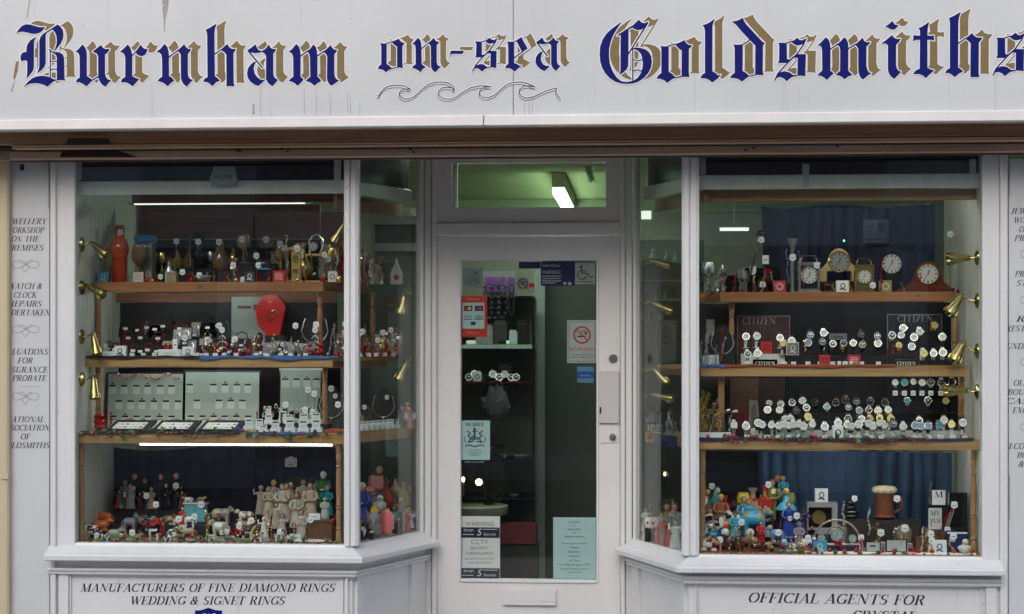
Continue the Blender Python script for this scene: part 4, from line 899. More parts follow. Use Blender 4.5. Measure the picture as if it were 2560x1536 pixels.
# ---------------------------------------------------------------- shelves
def shelf(label,side,Y,xw,xc,yt,yb_,m=PINE,back=.66):
    L=side=='left'; px=(xw+xc)/2; zt=Z(yt,Y,px); zb=Z(yb_,Y,px)
    d=Vector((C_[0]-B_[0],C_[1]-B_[1])) if L else Vector((C2[0]-B2[0],C2[1]-B2[1]))
    d=d/d.y; xa=X(xw,Y); xb=X(xc,Y); e=(xb+d.x*(back-.04-Y),back-.04)
    o=thing('display_shelf',label,'shelf',((xa+xb)/2,Y,zb))
    b=MB(); b.plan([(xa,Y+.018),(xb,Y+.018),e,(e[0],back),(xa,back)] if L else [(xb,Y+.018),(xa,Y+.018),(xa,back),(e[0],back),e],zt-.02,zt); f=b.build('board',m,o,world=True); fixn(f)
    b=MB(); b.cbox(min(xa,xb),max(xa,xb),Y,Y+.018,zb,zt+.0015,.002); b.build('front_lip',m,o,world=True)
    sx=-1 if L else 1
    q0=(xb,Y+.0185); 
    b=MB(); n=.016*(1 if L else -1)
    b.plan([q0,(e[0],e[1]),(e[0]-n,e[1]),(q0[0]-n,q0[1])],zb,zt+.0012); f=b.build('side_lip',PINED if yt<1000 else m,o,world=True); fixn(f)
    return zt
zL1=shelf('top pine shelf of the left window','left',.25,228,808,706,730,m=PINER)
zL2=shelf('middle pine shelf of the left window','left',.156,212,832,893,919)
zL3=shelf('lowest pine shelf of the left window with holly trim','left',.03,188,860,1083,1110)
zR1=shelf('top pine shelf of the right window','right',.35,2388,1800,731,755,m=PINER,back=.68)
zR2=shelf('middle pine shelf of the right window','right',.15,2420,1752,915,942)
zR3=shelf('lowest pine shelf of the right window with holly trim','right',.05,2448,1744,1099,1125)
for side,px,y in (('left',500,1358),('right',2100,1386)):
    L=side=='left'; z=Z(y,.03,px)
    o=thing('window_floor','wooden floor of the %s window'%side,'shelf',(X(px),.3,z-.03))
    pts=[(X(187),.012),(X(862),.012),lerp(B_,C_,.95),(lerp(B_,C_,.95)[0],.66),(X(187),.66)] if L else [(X(2455),.66),(lerp(C2,B2,.05)[0],.66),lerp(C2,B2,.05),(X(1746),.012),(X(2455),.012)]
    pts=[(a-(.02 if L and i in(1,2,3) else 0)+(.02 if (not L) and i in (1,2,3) else 0),c) for i,(a,c) in enumerate(pts)]
    b=MB(); b.plan(pts if L else pts[::-1],z-.02,z); f=b.build('floor_board',PINE,o,world=True); fixn(f)
    if L: zL0=z
    else: zR0=z
b=MB(); b.cbox(X(1764,.06),X(2446,.06),.055,.075,Z(1397,.055,2100),zR0+.004,.002); o=b.build('edge_strip',PINED); tag(o,'dark wooden edging strip along the floor of the right window','edging'); o.location=(0,0,0)
# top boards
def board(name,label,x0,x1,y0,y1,Y,m,cat='board',th=.02):
    o=thing(name,label,cat,(X((x0+x1)/2,Y),Y,Z(y1,Y,(x0+x1)/2)))
    b=MB(); pxbox(b,x0,x1,y0,y1,Y,Y+th); b.build('panel',m,o,world=True); return o
board('timber_rail','reddish timber rail across the top of the left window',330,858,484,506,.24,PINED)
board('timber_rail','reddish timber rail across the top of the right window',1750,2440,474,502,.12,PINE)
board('back_panel','brown plywood back panel above the top shelf of the left window',345,800,514,597,.64,PLY)
board('back_panel','darker brown plywood piece beside the large plywood panel in the left window',801,880,530,660,.62,PLY)
board('back_panel','black board behind the vases on the top shelf of the left window',362,842,600,716,.65,CHAR)
board('back_panel','brown plywood strip behind the middle shelf of the left window',290,840,732,756,.64,PLY)
board('back_panel','charcoal board behind the leather goods of the left window',300,842,757,900,.65,CHAR)
board('back_panel','dark panel behind the jewellery boards of the left window',270,850,920,1090,.68,mat('deep_plum',(.02,.015,.02),.8))
board('back_panel','black board behind the watches of the right window',1836,2378,757,925,.66,mat('blue_black',(.010,.012,.020),.8,noise=.3,scale=5))
board('back_panel','dark board behind the lowest watch shelf of the right window',1900,2388,942,1105,.66,mat('slate_black',(.014,.018,.025),.7,noise=.3,scale=5))
board('back_panel','dark red brown panel on the lowest watch shelf',1896,1962,946,1050,.60,mat('wine_board',(.05,.015,.015),.6))
board('back_panel','brown wooden panel at the left end of the lowest right shelf',1826,1896,945,1060,.58,BRN)
board('back_panel','black board behind the figurines at bottom left of the right window',1765,1905,1128,1300,.64,mat('velvet_black',(.008,.008,.012),.9))
for (x0,x1,y0,y1,Y,m_,lb) in ((885,1110,640,1370,1.0,mat('inner_dark_green',(.10,.13,.12),.6,noise=.3,scale=4),'added dark grey green panel dimming the view behind the left angled pane'),(1535,1710,800,1400,1.0,mat('inner_dark_slate',(.028,.036,.036),.5,noise=.3,scale=4),'added dark slate panel dimming the view behind the right angled pane'),(1712,1900,760,1110,.80,mat('inner_olive',(.06,.065,.05),.6,noise=.4,scale=6),'dim olive inner panel at the left end of the right window')):  # dark boards added behind the angled panes to dim the interior there
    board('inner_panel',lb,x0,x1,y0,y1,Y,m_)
o=thing('inner_window','pale framed inner window behind the left angled pane','window',tuple(P(985,640,1.05)))
b=MB(); pxbox(b,935,1120,560,640,1.06,1.07); b.build('dark_pane',mat('inner_pane',(.05,.065,.06),.15),o,world=True)
for q in ((924,936,552,640),(937,1120,552,561),(937,1120,608,628)): b=MB(); pxbox(b,*q,1.04,1.058); b.build('frame_bar',mat('inner_frame',(.42,.50,.46),.5),o,world=True)
b=MB(); b.box(X(890,.7),X(1120,.9),.72,1.04,Z(541,.72,980),Z(530,.72,980)+.02); o=b.build('window_ceiling',mat('window_ceiling_white',(.6,.6,.56),.6)); tag(o,'pale ceiling strip of the display behind the left angled pane','ceiling panel')
# curtains
def curtain(label,x0,x1,y0,y1,Y,m,folds,amp=.016,sag=None,seed=1):
    rnd=random.Random(seed); n=folds*14; xa,xb=X(x0,Y),X(x1,Y); za,zb=Z(y1,Y,(x0+x1)/2),Z(y0,Y,(x0+x1)/2)
    ph=[rnd.uniform(0,6.28) for _ in range(4)]
    vs=[];rows=7
    for j in range(rows):
        t=j/(rows-1)
        for i in range(n+1):
            u=i/n; a=amp*(.6+.5*math.sin(u*9+ph[0]))*(1-.25*t)
            w_=2*abs(math.sin(u*folds*PI+1.1*math.sin(u*7+ph[1])+.3*math.sin(t*3+ph[3]+u*5)))**.6*-1+1
            zt=zb-(sag(u) if sag else 0)
            vs.append((xa+(xb-xa)*u+.004*math.sin(t*4+u*30),Y+a*w_+.004*math.sin(u*61+ph[2]),za+(zt-za)*t))
    o=thing('curtain',label,'curtain',((xa+xb)/2,Y,za)); b=MB(); m_=n+1
    b.add(vs,[(j*m_+i,j*m_+i+1,(j+1)*m_+i+1,(j+1)*m_+i) for j in range(rows-1) for i in range(n)])
    b.build('drape',m,o,smooth=True,world=True)
    b=MB(); b.cyl((xa-.01,Y,zb+.006),(xb+.01,Y,zb+.006),.003,n=6); b.build('wire',STEEL,o,world=True)
    return o
VELV=mat('blue_velvet',(.045,.105,.22),.75,noise=.45,scale=14,stretch=(1,1,.3)); VELD=mat('dark_navy_velvet',(.014,.02,.045),.8,noise=.4,scale=12,stretch=(1,1,.3)); VELM=mat('navy_velvet',(.02,.034,.085),.8,noise=.4,scale=12,stretch=(1,1,.3))
curtain('dark navy velvet curtain behind the figurines at the bottom of the left window',278,842,1118,1345,.60,VELD,15,.012,lambda u:.02*math.sin(PI*min(1,u*2.6)) ,3)
curtain('navy velvet curtain behind the mantel clocks of the right window',1905,2335,516,735,.64,VELM,14,.013,lambda u:.010*math.sin(u*11),5)
curtain('bright blue velvet curtain at the bottom of the right window',1895,2378,1130,1350,.57,VELV,13,.030,lambda u:.006*math.sin(u*9),8)
# turned posts
def post(label,px,Y,z0,z1,m=POSTW,sq=False):
    o=thing('turned_post',label,'post',(X(px,Y),Y,z0)); h=z1-z0-.001; b=MB(); r=.0145
    if sq: b.cbox(-r,r,-r,r,0,h,.002)
    else:
        pr=[(r,0),(r,h*.12),(r*.72,h*.13),(r*1.05,h*.15),(r*.7,h*.17),(r*.8,h*.2),(r*.95,h*.3),(r*.75,h*.34),(r*1.08,h*.355),(r*.75,h*.37),(r*1.08,h*.385),(r*.75,h*.4),(r*.98,h*.55),(r*.85,h*.72),(r*.65,h*.755),(r*1.05,h*.77),(r*.65,h*.785),(r*1.0,h*.86),(r*.75,h*.9),(r,h*.91),(r,h)]
        b.lathe(pr,n=12)
    return b.build('shaft',m,o,smooth=not sq)
zl1b,zl2b,zl3b=Z(730,.25,500)+.003,Z(919,.156,500)+.003,Z(1110,.03,500)+.003
zr1b,zr2b,zr3b=Z(755,.35,2100),Z(942,.15,2100),Z(1125,.05,2100)
post('turned post at left end between top and middle shelves, left window',246,.30,zL2,zl1b)
post('turned post at right end between top and middle shelves, left window',800,.30,zL2,zl1b)
post('turned post at left end between middle and lowest shelves, left window',246,.22,zL3,zl2b)
post('turned post at right end between middle and lowest shelves, left window',812,.22,zL3,zl2b)
post('turned post at left end below the lowest shelf, left window',204,.065,zL0,zl3b)
post('turned post at right end below the lowest shelf, left window',847,.065,zL0,zl3b)
post('dark post seen through the left angled pane',932,.52,zL2,zl1b,m=PINED)
post('turned post at left end between top and middle shelves, right window',1829,.42,zR2,zr1b)
post('square post at left end between middle and lowest shelves, right window',1803,.22,zR3,zr2b,sq=True)
post('turned post at left end below the lowest shelf, right window',1756,.085,zR0,zr3b)
post('turned post at right end between top and middle shelves, right window',2388,.42,zR2,zr1b)
post('turned post at right end between middle and lowest shelves, right window',2403,.22,zR3,zr2b)
post('turned post at right end below the lowest shelf, right window',2434,.085,zR0,zr3b)
# ---------------------------------------------------------------- brass spotlights
def spot(label,rose,wn,head0,d,ln=.115,group='brass spotlights on the window side walls'):
    rose=Vector(rose); o=thing('brass_spotlight',label,'spotlight',tuple(rose),group=group)
    wn=Vector(wn); b=MB(); b.cyl((0,0,0),wn*.006,.036,.034,n=18); b.cyl(wn*.006,wn*.014,.03,.012,n=18); b.build('wall_rose',BRASS,o,smooth=True)
    h0=Vector(head0)-rose;  d=Vector(d).normalized()
    b=MB(); b.tube([wn*.01,wn*.03,(wn*.03+h0)/2,h0+d*.02],.0045,n=8); b.build('arm',BRASS,o,smooth=True)
    ln*=.88; mx=Matrix.Translation(h0)@d.to_track_quat('Z','Y').to_matrix().to_4x4()
    k=ln/.115
    b=MB(); b.lathe([(.004,-.004),(.014*k,.006),(.019*k,.03),(.026*k,.065),(.033*k,.095),(.034*k,.112),(.030*k,.112),(.026*k,.09),(.001,.07)],n=16,mx=mx)
    hd=b.build('lamp_head',BRASS,o,smooth=True)
    b=MB()
    for k2 in range(6):
        a=k2*PI/3; c1=Vector((math.cos(a),math.sin(a),0)); b.cyl(mx@(c1*.0305*k+Vector((0,0,.085))),mx@(c1*.0345*k+Vector((0,0,.105))),.0022,n=5)
    b.build('lamp_rib',BRASS,hd)
    return o
lw=X(185,0)+.006; rw=X(2457,0)-.006
for i,(ry,hx,hy,dx,dz) in enumerate(((612,226,606,.8,-.55),(720,214,712,.85,-.42),(842,232,832,.25,-.9),(948,234,940,.12,-1))):
    spot('brass spotlight on the left wall of the left window, %s from the top'%ORD[i+1],(lw,.09,Z(ry,.09,190)),(1,0,0),(X(hx,.12),.12,Z(hy,.12,230)),(dx,-.22,dz),ln=.10)
for i,(ry,hx,hy,dx,dz) in enumerate(((645,2428,645,-1,-.05),(752,2406,738,-.6,-.8),(878,2412,852,-.5,-.85),(980,2422,976,-1,-.02))):
    spot('brass spotlight on the right wall of the right window, %s from the top'%ORD[i+1],(rw,.09,Z(ry,.09,2440)),(-1,0,0),(X(hx,.12),.12,Z(hy,.12,2400)),(dx,-.22,dz),ln=.118)
for i,(ry,hx,hy,dx,dz) in enumerate(((655,1622,650,.9,-.3),(760,1630,757,.95,-.45),(928,1630,918,.7,-.75),(992,1628,985,.9,-.2))):
    spot('brass spotlight behind the right angled pane, %s from the top'%ORD[i+1],(X(1606,.58),.58,Z(ry,.58,1610)),(1,0,0),(X(hx,.55),.55,Z(hy,.55)),(dx,-.3,dz),ln=.085)
spot('brass bell shaped spotlight pointing down behind the left angled pane',(X(1030,.60),.60,Z(735,.60)),(-1,0,0),(X(1012,.56),.56,Z(730,.56)),(-.15,-.1,-1),ln=.11)
spot('brass spotlight low behind the left angled pane, above the chain',(X(1030,.60),.60,Z(905,.60)),(-1,0,0),(X(1018,.56),.56,Z(900,.56)),(-.4,-.3,-1),ln=.09)
spot('brass spotlight half hidden by the left corner mullion near the top',(X(875,.12),.12,Z(540,.12)),(-1,0,0),(X(862,.14),.14,Z(553,.14)),(-.5,-.2,-.9),ln=.06)
# ---------------------------------------------------------------- inside the shop, seen through the door glass
GC=thing('glass_cabinet','tall glass wall cabinet with white shelves seen through the door','cabinet',tuple(P(1245,1420,1.5)))
b=MB(); Yc=1.5
b.box(X(1331,Yc),X(1336,Yc),Yc,Yc+.01,.02,Z(742,Yc)); b.box(X(1335,Yc+.4),X(1338,Yc+.4),Yc+.4,Yc+.41,.02,Z(742,Yc)); b.build('upright',BLK,GC,world=True)
for y0,y1,m_,nm in ((740,746,BLK,'top_rail'),(862,872,CARD,'shelf'),(955,960,WINE,'shelf'),(1152,1155,DSTEEL,'shelf'),(1246,1250,DSTEEL,'shelf')):
    b=MB(); b.box(X(1120,Yc),X(1330,Yc),Yc+.005,Yc+.38,Z(y1,Yc),Z(y0,Yc)); b.build(nm,m_,GC,world=True)
b=MB(); b.box(X(1120,Yc),X(1331,Yc),Yc+.39,Yc+.4,.02,Z(742,Yc)); b.build('back_board',mat('cabinet_back',(.13,.16,.15),.6,noise=.3,scale=5),GC,world=True)
b=MB(); b.box(X(1205,Yc),X(1336,Yc),Yc,Yc+.3,.9,Z(1322,Yc)); 
o=thing('counter','dark counter front seen through the lower door glass','counter',tuple(P(1270,1440,1.35))); b=MB(); b.box(X(1200,1.35),X(1345,1.35),1.35,1.44,.02,Z(1360,1.35)); b.build('front',mat('counter_dark',(.03,.034,.03),.5),o,world=True); b=MB(); b.box(X(1195,1.33),X(1340,1.33),1.33,1.46,Z(1360,1.33)+.001,Z(1312,1.33)); b.build('red_top_drawer',mat('dark_red_panel',(.13,.012,.018),.6),o,world=True)
PB=thing('peg_display','grey hanging board of necklaces with purple tags seen through the door','display board',tuple(P(1250,735,1.3)))
b=MB(); pxbox(b,1205,1290,678,742,1.3,1.31); b.build('board',mat('peg_grey',(.13,.13,.15),.6),PB,world=True)
for i,x in enumerate((1221,1237,1256,1278)):
    b=MB(); pxbox(b,x-8,x+8,693,712,1.29,1.295); pxbox(b,x-5,x+5,714,732,1.291,1.295); t_o=b.build('purple_tag',mat('purple_card',(.10,.03,.17),.5),PB,world=True)
    b=MB(); lo=797 if i<3 else 788; w_=9 if i<3 else 6
    pts=[P(x-w_+2*math.sin(k*1.3)*(i<3),718+(lo-718)*k/12,1.28) for k in range(11)]+[P(x-w_+w_*2*k/6,lo-10+10*math.sin(PI*k/6),1.28) for k in range(1,6)]+[P(x+w_+2*math.sin(k*1.7)*(i<3),718+(lo-718)*k/12,1.28) for k in range(10,-1,-1)]
    b.tube(pts,.0042 if i==3 else .003,n=5)
    if i<3:
        for p in pts[::2]: b.ball(p,.0085,6)
    b.build('necklace',mat('dark_beads',(.02,.022,.03),.25),PB,world=True)
o=thing('desk_lamp','small glowing lamp bulb behind the lower door glass','lamp',tuple(P(1197,1262,1.4)))
b=MB(); b.ball(P(1197,1206,1.4),.018,12); b.build('bulb',emat('warm_bulb',(1,.72,.28),14),o,world=True)
b=MB(); b.tube([P(1222,1258,1.42),P(1212,1225,1.42),P(1204,1196,1.42),P(1200,1196,1.42)],.004,n=6); b.build('arm',BLK,o,world=True)
b=MB(); b.lathe([(.03,0),(.028,.012),(.004,.014)],c=P(1222,1262,1.42),n=14); b.build('base',BLK,o,world=True)
b=MB(); b.lathe([(.009,0),(.006,.012)],c=P(1203,1198,1.4),n=10); b.build('cap',BLK,o,world=True)
o=thing('small_lamp','tiny glowing bulb at the left edge of the lower door glass','lamp',tuple(P(1158,1240,1.3)))
b=MB(); b.ball(P(1158,1199,1.3),.008,10,sc=(1,1,1.7)); b.build('bulb',emat('warm_bulb_small',(1,.75,.4),14),o,world=True)
b=MB(); b.cyl(P(1158,1240,1.3),P(1158,1206,1.3),.005,n=8); b.build('stem',GOLD,o,world=True)
# round showcase lower left behind door
o=thing('round_showcase','round glass showcase with pale curved base behind the lower door glass','showcase',tuple(P(1195,1290,1.25)))
b=MB(); c=P(1190,1285,1.42); b.lathe([(.17,0),(.175,.01),(.175,.045),(.16,.05)],c=c,n=28); b.build('base',mat('showcase_base',(.30,.32,.25),.5),o,world=True,smooth=True)
b=MB(); b.lathe([(.155,.051),(.155,.36)],c=c,n=28); b.build('glass_drum',CLEAR,o,world=True,smooth=True)
b=MB(); b.lathe([(.16,.361),(.16,.375)],c=c,n=28); b.build('top',DSTEEL,o,world=True)
# ---------------------------------------------------------------- stock builders (local coordinates, origin at the base, facing the street)
def TH_(name,label,cat,px,Y,z,group=None,rz=0):
    return thing(name,label,cat,(X(px,Y),Y,z),rz,group)
def U(p,Y): return p/S(Y)
def ptag(o,x,y,z,s=1.0,rz=0):
    w_=.0125*s; b=MB(); mx=Matrix.Translation((x,y,z))@Euler((0,rz,0)).to_matrix().to_4x4()
    b.prism([(-w_,-w_*.55),(0,-w_*1.15),(w_,-w_*.55),(w_*.85,w_*.9),(0,w_*1.1),(-w_*.85,w_*.9)],-.001,.001,mx=mx)
    t=b.build('price_tag',WHITE,o); b=MB(); b.box(-w_*.55,w_*.55,-.0016,-.0011,-w_*.25,0,mx=mx); b.build('print',GINK,t); return t
def lathe_item(name,label,cat,px,Y,z,prof,m,group=None,sx=1,sy=1,n=18,part='body'):
    o=TH_(name,label,cat,px,Y,z,group); b=MB(); b.lathe(prof,n=n,sx=sx,sy=sy); b.build(part,m,o,smooth=True); return o
def boxed(label,px,Y,z,w,h,side=WHITE,face=WHITE,art=INK,kind=0,name='gift_box',cat='box',d=None,rz=0,group=None):
    """small square gift box with a printed motif"""
    o=TH_(name,label,cat,px,Y,z,group,rz); w=U(w,Y);h=U(h,Y); d=d or w*.6
    b=MB(); b.cbox(-w/2,w/2,0,d,0,h,.0008); b.build('carton',side,o)
    b=MB(); b.box(-w*.46,w*.46,-.0008,-.0001,h*.05,h*.95); f=b.build('printed_face',face,o)
    if kind is None: return o
    rnd=random.Random(int(px)); b=MB(); Yf=-.0013
    def sp(pts,r):
        rr=union2d([q for p in [stroke(pts,r)] for q in p]); b.add([(a,Yf,c) for a,c in rr[0]],rr[1])
    if kind==0:   # rounded animal-like blot with swirls
        cx,cz=0,h*.55
        sp([(cx+w*.17*math.cos(t),cz+h*.2*math.sin(t)) for t in [k*PI/6 for k in range(13)]],w*.08); sp([(-w*.2,h*.25),(0,h*.32),(w*.2,h*.2)],w*.12)
    elif kind==1: # scribble lines
        for k in range(4): sp([(-w*.3,h*(.25+.16*k)),(-w*.05,h*(.3+.16*k)),(w*.3,h*(.22+.16*k))],w*.05)
    elif kind==2: # ring motif
        sp([(w*.25*math.cos(t),h*.5+w*.25*math.sin(t)) for t in [k*PI/7 for k in range(15)]],w*.1)
    elif kind==3: # single line of print
        b.box(-w*.25,w*.25,Yf,Yf+.0003,h*.42,h*.56)
    b.build('printed_motif',art,f); return o
def figure(label,px,Y,z,hp,robe,hair=BRN,skin=SKIN,style='robe',lean=0,tagz=None,hat=None,extra=None,name='figurine',group='painted figurines',rz=0,arms='front',base=None):
    o=TH_(name,label,'figurine',px,Y,z,group,rz); H=U(hp,Y); b=MB(); r=H
    if style=='robe':
        rr_=random.Random(int(px)); fl=[.2,.215,.185,.155,.12,.135,.145,.085,.04,.038]; zs_=[0,.02,.2,.42,.56,.68,.76,.81,.83,.87]; b.lathe([(q*r,w_*r) for q,w_ in zip(fl,zs_)],n=16,sy=.75); b.v=[Vector((v.x*(1+.09*math.cos(7*math.atan2(v.y,v.x)+px)*max(0,1-v.z/(.6*r))),v.y*(1+.09*math.cos(7*math.atan2(v.y,v.x)+px)*max(0,1-v.z/(.6*r))),v.z)) for v in b.v]
    else:
        for s in (-1,1): b.lathe([(.05*r,0),(.045*r,.05*r),(.05*r,.25*r),(.065*r,.45*r)],c=(s*.055*r,0,0),n=8)
        b.lathe([(.12*r,.40*r),(.125*r,.46*r),(.10*r,.58*r),(.12*r,.74*r),(.115*r,.78*r),(.05*r,.82*r),(.033*r,.83*r),(.033*r,.87*r)],n=12,sy=.7)
    b.ball((lean*r,-.01*r,.915*r),.082*r,10,1,sc=(.9,1,1.12)); b.cyl((lean*r,-.08*r,.905*r),(lean*r,-.095*r,.895*r),.012*r,.008*r,n=5,m=1)
    ar={'front':[(.13,-.0,.77),(.17,-.05,.62),(.10,-.14,.54),(.03,-.16,.56)],'down':[(.13,0,.77),(.16,.0,.6),(.155,-.02,.44)],'up':[(.12,0,.77),(.2,-.05,.72),(.22,-.08,.9)]}[arms]
    for s in (-1,1):
        b.tube([(s*a*r*1.12,c*r,e*r) for a,c,e in ar],.04*r,n=7,taper=[1.15,1,.8,.7][:len(ar)]); a,c,e=ar[-1]; b.ball((s*a*r,c*r,e*r),.03*r,6,1)
    b.build('body',[robe,skin],o,smooth=True)
    b=MB(); b.ball((lean*r,.024*r,.94*r),.090*r,10,sc=(1,.95,1.05)); b.build('hair',hair,o,smooth=True)
    if hat: b=MB(); b.lathe([(.12*r,0),(.11*r,.01*r),(.06*r,.015*r),(.055*r,.07*r),(.0,.08*r)],c=(lean*r,0,.965*r),n=12); b.build('hat',hat,o,smooth=True)
    if base: b=MB(); b.lathe([(.22*r,-.0),(.21*r,.018*r)],n=14,sy=.8); b.build('base',base,o)
    if tagz: ptag(o,.02*r,-.17*r,tagz*r,s=.85)
    return o
def quad(label,px,Y,z,wp,hp,m,m2=None,spots=3,name='animal_figurine',group='animal figurines',face=-1,tagx=None,nose=None,trunk=False,horn=False,lie=False,base=None,longneck=0,seed=None):
    o=TH_(name,label,'figurine',px,Y,z,group); L=U(wp,Y)*.5; h=U(hp,Y); b=MB(); f=face
    bz=h*.58 if not lie else h*.36; br=min(L*.5,h*.30)
    prof=[(-1.0,.35),(-.8,.82),(-.4,1.0),(.0,.93),(.4,1.0),(.75,.85),(1.0,.4)]
    b.tube([(x*L*.72,0,bz+.03*h*(x*x)) for x,_ in prof],br,n=10,taper=[t for _,t in prof])
    if not lie:
        for x in (-.5,.52):
            for y in (-1,1): b.tube([(x*L,y*br*.5,bz-.2*br),(x*L+.03*L,y*br*.5,bz*.5),(x*L,y*br*.5,bz*.12),(x*L,y*br*.5-.02*L,0)],br*.34,n=7,taper=[1.3,.9,.75,.95])
    else:
        for x in (-.5,.5): b.tube([(x*L,-br*.5,br*.4),(x*L-.2*L*f,-br*1.05,br*.25),(x*L+.25*L*f,-br*1.15,br*.22)],br*.3,n=6)
    hx=f*L*.78; hz=bz+h*(.26+longneck)
    b.tube([(f*L*.5,0,bz+br*.2),(f*L*.66,-br*.1,(bz+hz)/2+br*.25),(hx,-br*.2,hz)],br*.55,n=8,taper=[1.1,.8,.7])
    hr=br*.62; b.ball((hx,-br*.25,hz),hr,9,sc=(1,.9,.95)); b.ball((hx+f*hr*.75,-br*.4,hz-hr*.25),hr*.6,8,m=0,sc=(1.1,.9,.8))
    for s in (-1,1): b.ball((hx-f*hr*.2,-br*.25+s*hr*.75,hz+hr*.75),hr*(.34 if not trunk else .8),6,sc=(.5 if not trunk else .25,.5 if not trunk else .9,1.0))
    b.tube([(-f*L*.72,0,bz+br*.3),(-f*L*.92,0,bz),(-f*L*.95,0,bz-h*.25)],br*.12,n=5,taper=[1,.8,1.4])
    if trunk: b.tube([(hx+f*hr*.7,-br*.3,hz-.1*hr),(hx+f*hr*1.5,-br*.4,hz-hr*1.0),(hx+f*hr*1.5,-br*.4,hz-hr*2.2),(hx+f*hr*1.9,-br*.4,hz-hr*2.6)],hr*.36,n=7,taper=[1.2,.9,.7,.6])
    if m2 is not None:
        rnd=random.Random(seed if seed is not None else int(px)); cs=[(Vector((rnd.uniform(-.7,.7)*L,-br*rnd.uniform(.3,.9),bz+rnd.uniform(-.4,.9)*br)),br*rnd.uniform(.45,.8)) for _ in range(spots)]+[(Vector((hx,-br*.5,hz+hr*.5)),hr*.8)]
        for i,fc in enumerate(b.f):
            c=sum((b.v[k] for k in fc),Vector())/len(fc)
            if any((c-q).length<r_ for q,r_ in cs): b.m[i]=1
    b.build('body',[m,m2 or m],o,smooth=True)
    if base: q=MB(); q.ball((0,0,0),L*1.15,12,sc=(1,.55,.14)); q.build('base',base,o,smooth=True)
    if tagx is not None: ptag(o,tagx*L,-br*1.3,bz*.55,s=.9)
    return o
def bird(label,px,Y,z,hp,m,beak=YEL,group='animal figurines',m2=None):
    o=TH_('bird_figurine',label,'figurine',px,Y,z,group); h=U(hp,Y); b=MB()
    b.ball((0,0,h*.36),h*.34,10,sc=(.95,.85,1)); b.ball((.02*h,-.08*h,h*.78),h*.2,10,m=1); b.ball((-.28*h,0,h*.42),h*.14,7,sc=(1.4,.6,.7))
    for s in (-1,1): b.cyl((s*.1*h,-.05*h,.0),(s*.1*h,-.02*h,.12*h),.035*h,n=6); b.ball((s*.3*h,-.02*h,.38*h),.17*h,7,sc=(.4,.8,1.2))
    b.build('body',[m,m2 or m],o,smooth=True); b=MB(); b.cyl((.02*h,-.24*h,h*.77),(.03*h,-.42*h,h*.73),.07*h,.02*h,n=8); b.build('beak',beak,o,smooth=True); return o
def tinsel(label,px,Y,z,hp,m=GOLD,r=.008,turns=5,lean=0,group='tinsel strands',n=None):
    """foil tinsel: a thin core winding upward, bristling with small folded flakes"""
    o=TH_('tinsel_strand',label,'tinsel',px,Y,z,group); h=U(hp,Y); b=MB(); N=14; rnd=random.Random(int(px*3+hp)); r=r*.9
    f=lambda t:Vector((r*.5*math.sin(t*turns*1.6)+lean*h*t,-.004,h*t+.002))
    b.tube([f(k/N) for k in range(N+1)],r*.16,n=4)
    for k in range(int(26+h/.0016)):
        t=rnd.random(); c=f(t); a=rnd.uniform(0,6.28); e=rnd.uniform(-.8,.8); d=Vector((math.cos(a)*math.cos(e),math.sin(a)*math.cos(e),math.sin(e)))*r*rnd.uniform(.6,1.15); q=d.orthogonal().normalized()*r*.30
        b.add([c,c+d*.6+q,c+d,c+d*.6-q],[(0,1,2,3)])
    b.build('strand',m,o); return o
def bow(label,px,Y,z,wp,m=RED,group='red gift bows'):
    o=TH_('gift_bow',label,'bow',px,Y,z,group); w_=U(wp,Y)/2; b=MB()
    for k in range(7):
        a=2*PI*k/7+.3; d=Vector((math.cos(a),0,math.sin(a)*.75)); s=Vector((0,1,0)).cross(d)*w_*.28
        c=Vector((0,0,w_*.7)); p=[c,c+d*w_*.6+s+Vector((0,-w_*.35,0)),c+d*w_+Vector((0,-w_*.1,0)),c+d*w_*.6-s+Vector((0,-w_*.3,0))]
        b.add(p,[(0,1,2,3)])
    b.ball((0,-w_*.3,w_*.7),w_*.25,7); b.build('loops',m,o); return o
_wp={}
